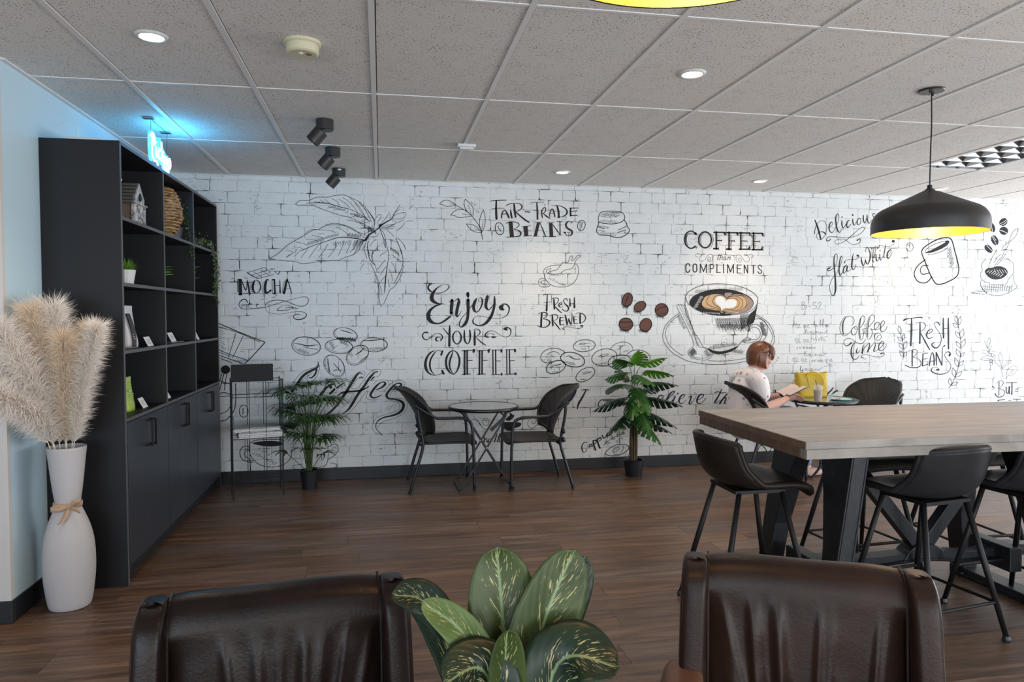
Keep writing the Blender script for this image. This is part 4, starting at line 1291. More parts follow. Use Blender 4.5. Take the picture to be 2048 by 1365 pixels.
s4.7 -332,910 -359,897 -391,899 -425,914 -456,940 -477,975 -487,1011 -484,1045 -468,1070 -442,1083 -410,1082 -375,1067 -345,1040 -323,1006 -313,969 -316,936 -332,910
s2.6 -337,917 -362,907 -392,910 -422,926 -449,952 -468,985 -476,1020 -472,1050 -456,1072 -432,1082 -402,1079 -372,1063 -345,1037 -326,1004 -318,970 -322,939 -337,917
s4.8 54,1168 45,1145 19,1125 -18,1112 -63,1108 -107,1113 -144,1127 -169,1147 -177,1170 -169,1193 -143,1213 -106,1226 -62,1230 -18,1225 20,1212 45,1192 54,1168
s2.6 49,1167 39,1146 15,1130 -21,1120 -62,1118 -103,1125 -137,1139 -159,1159 -166,1180 -156,1200 -132,1217 -97,1227 -56,1228 -15,1222 20,1207 42,1188 49,1167
s- -733,1188,3 -676,1179,7 -626,1165,9 -535,1173,4
s- -349,1301,3 -290,1284,8 -239,1266,3
s2.9 -316,1197 -278,1167 -308,1145
s- -220,1083,5 -181,1109,10 -147,1139,6
s- -406,1012,4 -373,973,6 -344,933,5
s3.8 -411,939 -378,964
s- -151,1205,5 -74,1208,8 42,1221,4
l3.4 -701,1123 -698,1139
l3.4 -692,1120 -687,1141
l3.4 -683,1116 -677,1143
l3.4 -674,1113 -670,1132
l3.4 -664,1110 -659,1134
l3.4 -655,1106 -652,1122
l3.4 -646,1103 -642,1124
l3.4 -637,1099 -631,1126
l3.4 -628,1096 -624,1115
l3.4 -619,1092 -614,1116
l5.1 -375,1237 -362,1224
l5.1 -364,1235 -347,1218
l5.1 -353,1234 -332,1212
l5.1 -342,1232 -327,1217
l5.1 -331,1231 -312,1211
l5.1 -320,1230 -307,1216
l5.1 -309,1228 -292,1211
l5.1 -298,1227 -277,1205
l5.1 -287,1225 -272,1210
l5.1 -276,1224 -257,1204
l5.1 -265,1223 -252,1209
l5.1 -254,1221 -237,1204
l5.2 -242,1220 -221,1198
l5.2 -231,1218 -217,1203
l5.1 -379,1224 -360,1233
l5.1 -367,1223 -342,1236
l5.1 -355,1222 -323,1238
l5.1 -342,1221 -320,1232
l5.1 -330,1220 -302,1235
l5.1 -318,1219 -299,1229
l5.1 -306,1218 -280,1231
l5.1 -293,1218 -262,1234
l5.1 -281,1217 -259,1228
l5.1 -269,1216 -240,1230
l5.1 -256,1215 -237,1225
l5.1 -244,1214 -219,1227
l3.4 -442,1185 -430,1201
l3.4 -438,1177 -421,1199
l3.4 -433,1169 -412,1196
l3.4 -428,1161 -413,1180
l3.4 -424,1153 -404,1177
l3.4 -419,1145 -406,1161
l3.4 -414,1137 -397,1158
l3.4 -409,1129 -388,1156
l3.4 -452,1060 -459,1041
l3.4 -451,1050 -459,1024
l3.4 -449,1040 -460,1007
l3.4 -448,1030 -455,1007
l3.4 -446,1019 -456,990
l3.4 -445,1009 -452,990
l3.4 -444,999 -452,973
l3.4 -442,989 -453,956
l3.4 -441,978 -448,956
l3.4 -439,968 -449,939
l3.4 -438,958 -444,938
l3.4 -437,948 -445,922
l3.5 -139,1056 -120,1073
l3.5 -147,1051 -121,1072
l3.5 -154,1045 -122,1072
l3.4 -161,1040 -139,1059
l3.4 -169,1034 -140,1059
l3.4 -176,1029 -157,1045
l3.4 -183,1023 -158,1045
l3.4 -191,1018 -159,1045
l3.5 -96,1143 -90,1127
l3.5 -83,1144 -74,1122
l3.5 -69,1145 -59,1117
l3.5 -56,1146 -49,1127
l3.5 -43,1147 -33,1122
l3.5 -29,1147 -23,1131
l3.5 -16,1148 -7,1126
l3.5 -2,1149 8,1122
l3.5 11,1150 18,1131
l3.5 24,1151 34,1126
l3.0 -668,1157 -643,1154
l3.0 -646,1153 -613,1148
l3.0 -625,1148 -583,1142
l3.0 -603,1144 -574,1140
l3.0 -581,1139 -544,1134
l3.0 -560,1135 -535,1131
l3.4 -342,1184 -351,1204
l3.4 -332,1180 -344,1206
l3.4 -321,1176 -337,1208
l3.4 -311,1171 -322,1194
l3.4 -301,1167 -315,1196
l3.4 -291,1162 -301,1182
l3.4 -266,1127 -279,1111
l3.4 -260,1117 -277,1095
l3.4 -254,1106 -275,1079
l3.4 -247,1095 -262,1076
l3.4 -241,1084 -260,1060
@coffee_leaves_drawing ink
s4.2 -707,2369 -669,2401 -595,2405 -525,2435 -446,2435 -379,2452 -304,2458 -254,2440 -178,2404 -128,2358 -86,2307 -44,2244
s4.2 -707,2369 -670,2359 -567,2362 -505,2340 -422,2312 -339,2284 -276,2273 -192,2240 -129,2207 -66,2144
s- -620,2381,3 -525,2386,6 -442,2384,7 -359,2361,6 -255,2337,5 -192,2309,4 -129,2268,6 -87,2234,6
s3.4 -463,2417 -422,2384
s3.4 -409,2427 -367,2403 -343,2365
s3.4 -346,2421 -288,2384 -250,2346
s3.4 -317,2438 -254,2393 -196,2322 -192,2296
s3.4 -254,2436 -179,2365 -120,2263
s3.4 -212,2394 -150,2301 -112,2259
s3.4 -178,2399 -128,2336 -91,2268
s3.4 -504,2412 -471,2392
s3.3 -554,2396 -505,2391
s3.4 -451,2341 -409,2351
s3.4 -393,2326 -334,2340
s3.4 -297,2302 -276,2320
s3.4 -234,2274 -192,2292 -171,2288
s3.4 -221,2291 -184,2275
s3.4 -154,2250 -103,2251
s3.4 -163,2237 -95,2225
s3.4 -205,2231 -146,2216
l3.8 -439,2354 -420,2361
l3.8 -423,2350 -398,2360
l3.8 -407,2347 -376,2358
l3.8 -392,2343 -370,2351
l3.8 -376,2339 -348,2349
l3.8 -361,2335 -342,2342
l3.8 -345,2331 -320,2340
l3.8 -329,2327 -298,2339
l3.8 -314,2323 -292,2331
l3.8 -255,2299 -233,2305
l3.8 -243,2294 -214,2302
l3.8 -231,2290 -194,2299
l3.8 -219,2285 -193,2292
l3.8 -207,2280 -174,2289
l3.8 -195,2276 -173,2282
l3.8 -183,2271 -153,2279
l3.8 -171,2267 -134,2276
s4.6 -920,1909 -851,1952 -785,2016 -731,2051 -652,2099 -569,2151 -515,2161 -465,2192 -382,2202 -298,2195 -214,2154 -130,2121
s3.8 -465,2200 -382,2215 -298,2200 -235,2175 -193,2142 -109,2078
s3.4 -632,2121 -590,2155 -540,2160
s- -683,1971,3 -633,1991,6 -550,2028,5 -446,2064,5 -341,2096,7 -215,2090,8 -152,2078,8
s4.2 -920,1909 -872,1897 -798,1889 -717,1884 -655,1867 -593,1874 -510,1886 -406,1896 -351,1899 -301,1925 -237,1947 -191,1982 -160,2035 -139,2074
s3.4 -374,2185 -315,2156 -269,2117
s3.4 -515,2157 -432,2154 -374,2136
s3.4 -578,2109 -508,2097 -466,2085
s3.4 -524,2122 -470,2124
s3.4 -624,2076 -566,2071 -517,2059
s3.3 -706,2047 -649,2040 -612,2019
s3.3 -731,2009 -682,2005 -650,1993
s3.3 -785,1980 -732,1968
s3.3 -612,1987 -667,1917
s3.4 -483,2055 -529,2016 -601,1917
s3.4 -442,2039 -476,1978 -522,1918
s3.4 -375,2057 -388,1992 -443,1923
s3.4 -308,2075 -325,2011 -359,1941
s3.4 -249,2072 -262,2024 -292,1959
s3.4 -190,2077 -220,2012 -258,1969
s3.4 -160,2073 -203,1991 -233,1943
s3.3 -699,1992 -716,1966 -790,1923
s3.3 -683,1967 -724,1924
s3.3 -732,1958 -786,1915
l3.8 -608,2023 -614,2041
l3.8 -598,2027 -606,2050
l3.8 -588,2030 -598,2059
l3.8 -577,2034 -584,2054
l3.8 -567,2037 -576,2063
l3.8 -557,2040 -563,2058
l3.8 -547,2044 -555,2067
l3.8 -536,2047 -546,2076
l3.8 -526,2051 -533,2071
l3.8 -516,2054 -525,2080
l3.8 -506,2058 -512,2075
l3.8 -495,2061 -503,2084
l3.8 -485,2065 -495,2094
l3.8 -475,2068 -482,2088
l3.8 -462,2081 -459,2097
l3.8 -451,2084 -446,2105
l3.8 -439,2087 -434,2114
l3.8 -427,2090 -424,2109
l3.8 -416,2093 -411,2117
l3.8 -404,2096 -401,2112
l3.8 -393,2099 -388,2121
l3.8 -381,2102 -375,2129
l3.8 -369,2105 -365,2124
l3.8 -358,2108 -353,2133
l4.2 -282,2106 -279,2125
l4.2 -272,2105 -268,2130
l4.3 -262,2104 -257,2136
l4.3 -252,2103 -248,2125
l4.3 -242,2102 -237,2131
l4.3 -232,2101 -229,2120
l4.3 -222,2100 -218,2125
l4.3 -213,2099 -207,2131
l4.3 -203,2098 -199,2120
l4.3 -193,2097 -188,2126
l4.3 -183,2096 -179,2115
l4.3 -173,2095 -168,2121
l3.0 -392,2057 -400,2031
l3.0 -377,2058 -388,2024
l3.0 -362,2060 -375,2017
l3.0 -347,2062 -356,2031
l3.0 -332,2063 -344,2024
l3.0 -317,2065 -325,2039
l3.0 -302,2067 -313,2032
l3.0 -287,2068 -301,2025
l3.0 -272,2070 -282,2040
l3.0 -257,2072 -269,2033
l3.8 -215,2072 -234,2024
l3.8 -205,2073 -231,2008
l3.8 -196,2073 -228,1992
l3.8 -186,2073 -209,2016
l3.8 -176,2073 -206,2000
l3.8 -167,2073 -186,2024
l3.8 -157,2073 -183,2008
l3.8 -147,2074 -180,1992
s3.9 -123,2049 -131,2035 -136,1984 -115,1919
s5.6 -101,2070 -110,2036 -106,1971 -90,1907 -52,1864
s3.9 -90,1881 -57,1812 -32,1734 -15,1647 -16,1586 -8,1530 9,1502
s4.8 143,2066 155,2040 177,1988 193,1910 184,1845 153,1779 114,1700
s3.9 197,1866 179,1779 118,1678 79,1648 57,1595 22,1521
s3.4 -77,1950 -73,1907 -48,1864 -31,1803
s3.4 -12,2033 -60,1972 -81,1933
s3.4 52,1982 9,1955 -4,1938
s3.9 43,1908 12,1873 -27,1821
s3.9 51,1852 29,1826 -1,1778
s3.5 41,1769 11,1734 -6,1708
s3.5 90,1891 119,1844 130,1792
s3.5 72,1830 93,1778 101,1726
s3.5 63,1739 75,1669
s3.5 94,1957 137,1922 172,1888
s3.5 82,2013 125,1992 155,1962
s3.0 -141,1910 -171,1875
s3.0 -141,1876 -171,1832 -174,1811
s3.5 203,2041 218,1997
s3.5 -28,1682 -11,1647
s3.4 -36,1777 -11,1699 10,1621
s- -2,2176,4 31,2133,4 52,2038,4 69,1952,4 59,1865,5 46,1778,8 37,1691,10 32,1621,4
s5.4 -2,2176 14,2124 39,2064 43,2012
l3.5 86,2017 89,1998
l3.5 96,2011 100,1985
l3.5 106,2004 111,1971
l3.5 116,1997 119,1974
l3.5 125,1991 130,1961
l3.5 135,1984 138,1964
l3.5 145,1977 149,1951
l3.5 155,1970 160,1938
l3.4 -114,2019 -111,1999
l3.4 -110,2006 -106,1981
l3.4 -106,1994 -101,1962
l3.4 -102,1982 -99,1960
l3.4 -98,1970 -93,1941
l3.4 -94,1958 -91,1939
s- -156,2078,6 -131,2074,17 -97,2122,15 -54,2149,9 -11,2184,11 -2,2201,26 19,2215,13 62,2242,10 101,2268,8 127,2321,4 171,2387,4
s3.4 -2,2214 41,2258 67,2298 84,2320
s3.4 88,2272 84,2303
s3.5 105,2281 149,2308 209,2321 220,2306 191,2266 110,2264
s3.5 105,2255 148,2235 204,2258
s3.4 6,2184 62,2190 126,2200
s3.4 15,2193 75,2212 126,2221
s3.4 19,2172 83,2177 113,2182
s3.5 53,2168 96,2134 117,2108
s3.5 143,2161 191,2205 208,2236
s3.5 222,2245 282,2251
s3.5 248,2350 283,2390
s3.5 147,2100 190,2058 218,1997
s3.5 130,2100 160,2031 181,1957
s3.5 78,2082 143,2065
s3.5 110,2299 144,2334 170,2348
s3.4 -44,2252 -23,2291 5,2296 2,2258
s3.4 -19,2210 -19,2244 7,2262
s3.4 -53,2252 -45,2226 -58,2170
s3.4 -79,2174 -58,2209
s3.4 -130,2130 -88,2156
s3.4 -134,2156 -131,2113
s3.4 -114,2078 -131,2035
s3.4 -33,2084 -67,2058 -89,2023
s3.4 22,2085 39,2025
s3.4 -20,2141 -29,2110 -92,2105
l4.3 -104,2199 -98,2174
l4.3 -97,2195 -89,2161
l4.3 -90,2191 -79,2148
l4.3 -82,2187 -75,2157
l4.3 -75,2183 -66,2144
l4.3 -67,2178 -61,2153
l4.3 -60,2174 -52,2140
l4.3 -53,2170 -42,2127
l4.3 -45,2166 -38,2136
l3.9 53,2185 73,2195
l3.9 63,2190 88,2203
l3.9 72,2194 104,2211
l3.9 81,2199 104,2211
l3.9 91,2203 120,2218
l3.9 100,2208 119,2218
l3.9 109,2212 135,2226
s3.9 -128,2362 -87,2303 -57,2252 -49,2209
s3.8 -133,2349 -104,2294 -74,2234
s3.8 -277,2247 -189,2228 -122,2182 -88,2148
@delicious_flat_white_lettering ink
s- 4144,2342,10 4169,2287,17 4192,2220,18 4211,2157,13
s- 4144,2209,8 4148,2258,6 4169,2307,4 4211,2336,4 4249,2328,4 4271,2289,4 4269,2241,5 4256,2202,4 4219,2158,4 4176,2162,4 4163,2190,4 4181,2220,5 4213,2230,7 4240,2226,12 4264,2207,10
s- 4298,2275,4 4330,2300,4 4335,2322,5 4314,2324,9 4298,2285,13 4304,2242,11 4331,2223,6 4363,2262,4
s- 4363,2262,4 4394,2336,4 4401,2389,5 4382,2406,7 4367,2369,13 4373,2301,15 4390,2248,14 4412,2229,8 4433,2263,4
s- 4435,2341,11 4435,2302,14 4452,2274,8 4481,2313,4
s- 4513,2348,9 4497,2338,10 4487,2304,13 4498,2277,9 4536,2314,4
s- 4551,2358,10 4555,2324,13 4569,2300,7 4590,2335,4
s- 4622,2370,6 4603,2350,11 4601,2316,11 4618,2306,6 4639,2331,6 4636,2365,5 4622,2370,5
s- 4668,2398,10 4669,2351,12 4683,2325,8 4702,2357,5 4706,2406,7
s- 4707,2396,10 4716,2343,12 4733,2323,6 4760,2358,4
s- 4797,2413,6 4775,2420,8 4770,2403,7 4798,2364,10 4818,2320,12 4811,2276,12 4784,2246,9 4756,2260,5 4747,2284,4 4766,2304,4
s- 4316,2164,7 4300,2147,8 4273,2144,8 4270,2163,5 4294,2183,4 4343,2186,4 4473,2181,4 4554,2188,4 4625,2213,4 4679,2259,5 4678,2283,5 4640,2277,5 4581,2232,5 4516,2177,6 4463,2142,5 4393,2114,4 4363,2126,4 4370,2150,4 4419,2163,4 4473,2162,4 4512,2133,4 4561,2112,4 4616,2125,5 4645,2155,5 4626,2169,6 4604,2154,14
f4443,2378 4442,2375 4439,2372 4435,2371 4432,2372 4429,2374 4428,2378 4429,2381 4431,2384 4435,2385 4439,2384 4442,2381
f4559,2400 4558,2395 4555,2392 4551,2390 4546,2391 4543,2395 4542,2400 4543,2405 4546,2408 4550,2410 4555,2408 4558,2405
s- 4315,1882,12 4291,1872,13 4294,1853,8 4326,1863,7 4369,1902,5 4390,1961,5 4389,2010,5 4373,2017,7 4357,1985,9 4358,1902,13 4368,1815,16 4374,1741,18 4376,1668,19 4363,1619,12 4344,1612,6 4319,1653,5 4315,1717,5 4339,1775,5 4392,1839,4
s- 4392,1839,4 4423,1903,5 4444,1972,5 4438,2001,6 4422,1971,10 4412,1903,13 4413,1844,14 4425,1810,10 4451,1845,5
s- 4494,1913,6 4467,1889,12 4457,1850,12 4468,1830,7 4495,1869,5 4502,1904,6
s- 4502,1904,8 4497,1865,11 4506,1848,6 4544,1875,4
s- 4563,2027,4 4553,1963,14 4548,1904,14 4560,1870,10 4582,1880,5 4592,1919,4
s- 4472,1935,13 4477,1952,5 4509,1965,4 4564,1963,4 4607,1974,5 4626,1998,7
s- 4651,1989,7 4657,1945,15 4674,1906,9 4690,1935,7 4698,1975,4
s- 4698,1965,8 4707,1935,12 4724,1923,8 4745,1965,14 4749,2025,14 4732,2068,9 4715,2088,6 4699,2068,5 4702,2043,5
s- 4784,1941,10 4777,1995,8 4787,2064,5 4803,2099,4 4809,2089,5 4804,2045,5 4783,1991,5
s- 4789,1981,5 4805,2020,6 4813,2016,8 4817,1966,13 4831,1957,7 4849,1991,4
s- 4854,2021,9 4858,1977,13 4867,1962,6 4891,2002,4
s- 4919,2126,4 4909,2066,9 4899,2002,10 4911,1990,5
s- 4831,2080,14 4831,2095,6 4858,2110,4 4914,2098,4 4970,2102,4 5014,2127,6
s- 4938,2002,5 4971,2042,5 4976,2067,7 4954,2057,13 4935,2017,15 4944,1983,12 4966,1998,6 4999,2048,4
f4625,2006 4624,2001 4619,1997 4612,1996 4606,1997 4601,2000 4599,2005 4601,2010 4606,2014 4612,2015 4619,2014 4624,2011
f4863,2058 4862,2055 4860,2052 4857,2051 4853,2052 4851,2054 4850,2058 4851,2061 4853,2064 4856,2065 4860,2064 4862,2062
f5020,2152 5018,2145 5011,2141 5002,2139 4993,2140 4987,2145 4984,2151 4986,2158 4993,2163 5002,2164 5011,2163 5017,2158
s5.8 5226,2098 5223,2080 5212,2065 5197,2057 5179,2056 5163,2064 5152,2079 5148,2097 5151,2115 5162,2130 5177,2139 5195,2139 5211,2131 5222,2117 5226,2098
s5.3 5158,2125 5176,2110 5192,2125
@tilted_mug_drawing ink
s11.8 5329,2072 5357,2102 5435,2149 5520,2185 5606,2199 5652,2187 5676,2148 5701,2068 5732,1977 5752,1897 5747,1841 5725,1806 5674,1775 5588,1739 5519,1729 5484,1743 5443,1798 5402,1873 5360,1963 5330,2022 5324,2052 5329,2072
f5358,2045 5437,2074 5550,2130 5590,2151 5595,2166 5630,2169 5633,2147 5596,2111 5523,2075 5438,2046 5375,2040
s4.8 5360,2053 5380,2083 5464,2129 5549,2156 5607,2167
s4.8 5392,2026 5466,2034 5552,2060 5614,2091
l4.9 5654,2107 5629,2067
l4.9 5659,2087 5626,2034
l4.9 5664,2067 5622,2000
l4.9 5669,2047 5639,2000
l4.9 5673,2027 5636,1967
l4.9 5678,2007 5653,1967
l4.9 5683,1987 5650,1933
l4.9 5688,1967 5646,1900
l4.9 5693,1947 5663,1900
s11.2 5365,1973 5281,1912 5243,1832 5285,1758 5376,1743 5443,1799
s9.6 5401,1914 5338,1913 5311,1868 5340,1828 5413,1844
@bean_scoop_sack_drawing ink
f6160,2323 6167,2299 6165,2278 6153,2266 6135,2267 6116,2280 6100,2301 6093,2326 6095,2347 6107,2359 6125,2358 6144,2345
f6303,2399 6312,2381 6307,2360 6291,2341 6267,2330 6242,2329 6223,2338 6214,2356 6218,2377 6235,2396 6258,2407 6283,2409
f6319,2265 6305,2248 6281,2239 6255,2241 6232,2253 6220,2273 6220,2294 6235,2311 6258,2320 6285,2318 6308,2306 6320,2286
f6201,2196 6210,2170 6207,2147 6193,2133 6172,2132 6149,2144 6131,2166 6122,2192 6125,2215 6138,2229 6160,2230 6182,2218
f6136,2059 6118,2053 6094,2057 6070,2072 6053,2092 6046,2112 6053,2128 6071,2134 6095,2130 6119,2115 6137,2095 6143,2074
f6056,1859 6079,1890 6138,1901 6197,1917 6268,1912 6317,1882 6324,1841 6283,1805 6224,1784 6153,1784 6093,1814
s4.4 6065,1991 6013,1930 6027,1879 6004,1833 6029,1778 6077,1750 6112,1748 6125,1727 6172,1733 6261,1731 6320,1744 6337,1785 6389,1837 6399,1909 6392,1944 6344,1985 6307,2000
s4.4 6442,2303 6395,2287 6355,2230 6332,2169 6274,2127 6263,2096 6305,2092 6333,2153 6368,2190 6414,2231 6442,2303
s4.4 6281,2076 6259,2019 6207,1968 6167,1911
s4.4 6300,2045 6254,1984 6196,1927
s4.4 6192,2085 6147,2018 6113,1951 6100,1885
s4.4 6247,2040 6212,2019 6160,1952
s4.4 6017,1777 6010,1727 6037,1686 6086,1640 6175,1620 6264,1623 6353,1652 6441,1703 6410,1755 6396,1832
s6.6 6010,1727 6038,1681 6086,1640
l3.3 6042,1727 6035,1673
l3.3 6068,1727 6058,1655
l3.3 6094,1727 6082,1638
l3.3 6120,1727 6111,1665
l3.3 6146,1727 6135,1647
l3.3 6172,1728 6164,1674
l3.3 6198,1728 6188,1656
l3.3 6224,1728 6211,1638
l3.3 6250,1728 6241,1665
l3.3 6276,1728 6265,1647
l3.3 6302,1728 6295,1674
l3.3 6328,1728 6318,1657
l3.3 6354,1729 6342,1639
l3.3 6381,1729 6372,1666
l2.8 6043,1711 6291,1721
l2.8 6053,1695 6385,1707
l2.8 6063,1678 6480,1692
l2.8 6073,1661 6364,1671
l5.5 5898,1645 6057,1630
l4.4 5955,1675 6038,1676
l4.4 5909,1652 6050,1661
@bean_scoop_sack_drawing milk
s5.9 6111,2348 6127,2302 6134,2269
s4.4 6221,2350 6267,2371 6302,2397
s4.6 6221,2330 6274,2351 6309,2382
s5.9 6222,2284 6270,2272 6312,2252
s4.4 6129,2221 6160,2176 6185,2136
s4.1 6141,2224 6178,2181
s- 6073,2124,7 6103,2099,4 6139,2069,6
l4.9 6080,1854 6106,1874
l5.0 6106,1847 6141,1873
l5.0 6132,1839 6175,1872
l5.0 6158,1832 6188,1855
l5.0 6183,1825 6223,1854
l5.0 6209,1817 6235,1837
l5.0 6235,1810 6270,1836
l4.4 6162,1886 6185,1859
l4.4 6193,1885 6224,1849
l4.4 6224,1884 6263,1839
l4.4 6256,1883 6282,1852
l4.4 6287,1882 6321,1842
@recipe_lettering grey_ink
s4.1 4018,1546 4019,1478
s4.1 4018,1546 4042,1548 4045,1529 4024,1519 4064,1512 4069,1492 4048,1480 4019,1477
l4.6 4088,1507 4115,1507
s4.1 4170,1546 4141,1544 4138,1519 4165,1519 4174,1497 4155,1480 4131,1485
s4.1 4189,1531 4208,1547 4224,1534 4208,1507 4187,1480 4233,1480
s3.6 3944,1328 3952,1332 3952,1301
s3.6 3967,1347 3971,1286
s3.6 3978,1327 3994,1332 3995,1315 3979,1301 4016,1300
s3.6 4072,1325 4093,1325 4072,1300 4104,1300
s3.6 4040,1313 4048,1327 4062,1320 4059,1303 4044,1303 4040,1313
s3.6 3943,1187 3951,1192 3952,1160
s3.6 3967,1206 3970,1145
s3.6 3978,1186 3994,1191 3994,1174 3978,1160 4015,1159
s3.6 4071,1183 4093,1183 4072,1159 4104,1159
s3.6 4039,1171 4047,1186 4062,1179 4058,1161 4044,1162 4039,1171
s3.6 3925,997 3933,1002 3933,970
s3.6 3948,1016 3952,955
s3.6 3959,997 3975,1001 3975,984 3960,970 3997,970
s3.6 4053,993 4074,993 4053,969 4085,968
s3.6 4021,981 4029,996 4043,988 4040,971 4025,972 4021,981
s3.6 4163,1327 4151,1322 4150,1310 4163,1307
s3.6 4174,1314 4182,1327 4191,1318 4185,1307 4174,1314
s3.6 4211,1322 4216,1366 4224,1375 4219,1326 4217,1302
s3.6 4241,1321 4246,1375 4254,1380 4249,1336 4244,1302
s3.6 4206,1327 4265,1326
s3.6 4271,1319 4287,1326 4279,1331 4271,1321 4276,1309 4290,1311
s3.6 4290,1319 4306,1326 4298,1331 4290,1321 4295,1309 4314,1311
s3.6 4057,1247 4072,1278 4061,1283 4062,1249 4073,1242
s3.6 4083,1264 4084,1244 4100,1249
s3.6 4126,1261 4110,1261 4108,1246 4124,1246 4127,1261 4135,1227
s3.6 4142,1261 4145,1244 4159,1246 4164,1261
s3.6 4175,1251 4191,1258 4180,1263 4175,1253 4186,1244
s3.6 4202,1258 4204,1243 4218,1246 4223,1258 4226,1243
s3.6 4239,1258 4242,1242
s3.6 4245,1248 4266,1243 4272,1258 4298,1270
s3.6 4049,1027 4065,1059 4053,1064 4055,1030 4066,1022
s3.6 4076,1044 4076,1025 4092,1029
s3.6 4119,1041 4103,1041 4100,1027 4116,1027 4120,1041 4127,1007
s3.6 4135,1041 4138,1024 4151,1026 4157,1041
s3.6 4167,1031 4183,1038 4173,1043 4167,1033 4178,1023
s3.6 4194,1038 4197,1023 4211,1026 4216,1038 4219,1023
s3.6 4232,1038 4235,1022
s3.6 4238,1028 4259,1023 4264,1037 4291,1049
s3.6 4006,887 4022,919 4010,924 4011,890 4022,882
s3.6 4033,904 4033,885 4049,889
s3.6 4075,901 4059,901 4057,887 4073,886 4077,901 4084,867
s3.6 4092,901 4094,884 4108,886 4113,900
s3.6 4124,891 4140,898 4129,903 4124,893 4135,883
s3.6 4151,897 4154,883 4167,885 4172,897 4175,882
s3.6 4188,897 4191,881
s3.6 4194,887 4216,882 4221,896 4248,908
s3.6 4124,1224 4120,1156
s3.6 4122,1190 4143,1195
s3.6 4149,1190 4152,1168
s3.6 4152,1180 4165,1192 4171,1189
s3.6 4181,1187 4183,1168
s3.6 4186,1204 4187,1201
s3.6 4213,1194 4197,1187 4214,1177 4200,1166
s3.6 4227,1167 4237,1219
s3.6 4219,1199 4256,1204
s3.6 4235,1180 4251,1189 4252,1167
s3.6 4267,1184 4270,1165 4281,1172
s3.6 4299,1216 4262,1204
s3.6 3984,1111 3971,1106 3973,1094 3985,1095
s3.6 4000,1113 4003,1094 4016,1111 4030,1108
s3.6 4040,1098 4056,1110 4045,1115 4038,1103 4049,1091 4059,1096
s3.6 4080,1113 4067,1103 4075,1093 4086,1110 4090,1094
s3.6 4102,1110 4103,1093 4115,1110 4118,1093 4131,1110 4137,1093
s3.6 4150,1109 4151,1093 4164,1109 4171,1093
s3.6 4125,970 4139,985 4147,972 4136,963 4125,970
s3.6 4157,985 4163,965 4171,984 4184,984
s3.6 4211,984 4192,977 4201,964 4214,981 4217,964
s3.6 4230,984 4232,964 4246,983 4252,964
s3.6 4292,993 4276,983 4287,968 4303,993 4293,948 4347,933 4345,918 4304,924 4261,917
s3.6 4325,973 4349,982 4336,990 4325,975 4339,963 4358,972
@coffee_time_lettering ink
s4.7 4535,1412 4475,1394 4438,1336 4431,1277 4451,1232 4484,1217 4516,1232 4559,1266
s4.7 4535,1412 4568,1399 4584,1370 4580,1345 4561,1318
s4.2 4589,1303 4597,1283 4625,1283
s4.7 4678,1414 4651,1384 4635,1325 4636,1266 4643,1206 4660,1177 4682,1196 4692,1241 4680,1280
s4.7 4678,1414 4700,1404 4703,1374 4685,1335 4652,1295
s4.2 4677,1280 4719,1290
s4.7 4782,1423 4750,1399 4729,1344 4719,1275 4720,1226 4737,1186 4765,1191 4786,1235 4785,1265 4768,1285
s4.7 4782,1423 4808,1409 4806,1374 4773,1329 4738,1300
s4.2 4768,1285 4807,1275
s4.2 4600,1152 4584,1098 4580,1039
s3.7 4639,1127 4642,1125
s- 4497,1404,5 4465,1350,12 4460,1276,11 4472,1232,7
s- 4597,1308,5 4565,1286,7 4554,1256,8 4571,1227,7 4598,1231,5 4622,1271,5 4619,1300,5 4597,1308,5
s- 4661,1399,5 4649,1345,9 4647,1276,7 4654,1196,7
s- 4761,1399,5 4742,1339,9 4736,1265,7 4737,1206,7
s- 4813,1275,5 4851,1304,5 4862,1339,5 4845,1351,6 4817,1334,7 4807,1300,7 4819,1275,6 4852,1277,4 4874,1294,4
s- 4874,1289,5 4907,1319,5 4923,1349,5 4906,1364,6 4881,1339,8 4876,1299,8 4885,1264,7 4908,1257,6 4935,1274,5 4952,1309,5
s- 4556,1148,16 4534,1128,10 4499,1119,7 4477,1143,5 4484,1173,5 4522,1192,5 4566,1182,5 4611,1152,5 4661,1137,5 4693,1152,5 4712,1181,5
s- 4591,1157,5 4562,1098,12 4558,1039,14 4575,994,10 4608,984,7 4630,999,5 4652,1023,4
s- 4626,1098,5 4615,1063,12 4627,1043,8 4656,1078,4
s- 4689,1122,5 4681,1087,12 4679,1043,14
s- 4681,1057,5 4711,1107,6 4755,1141,6 4758,1116,12 4739,1057,15
s- 4745,1067,5 4783,1116,5 4821,1148,5 4822,1116,10 4806,1066,12 4823,1063,5 4861,1080,4
s- 4861,1080,5 4900,1115,5 4913,1150,5 4899,1162,6 4866,1130,10 4861,1085,10 4878,1068,7 4911,1075,5 4939,1105,5 4944,1129,5
s- 4696,995,8 4671,1003,8 4674,1020,5 4712,1032,4 4768,1019,4 4835,1004,4 4896,1008,5 4924,1030,6 4912,1043,8 4882,1035,12
s4.2 4887,1207 4883,1191 4872,1178 4857,1171 4840,1172 4824,1179 4813,1192 4809,1208 4812,1224 4823,1236 4838,1243 4856,1243 4871,1236 4882,1223 4887,1207
s3.7 4831,1185 4848,1210 4870,1225
@fresh_beans_lettering navy_ink
s- 5136,1367,16 5152,1378,16 5197,1385,8 5265,1393,8 5322,1398,10 5345,1390,11
s- 5223,1383,12 5225,1273,21 5220,1115,18
s- 5175,1255,4 5234,1267,6 5299,1272,4
s- 5320,1347,11 5322,1247,19 5322,1136,16
s- 5272,1338,4 5312,1350,5 5357,1345,6 5384,1317,8 5370,1282,5 5334,1257,4
s- 5334,1232,9 5384,1151,14 5438,1070,10
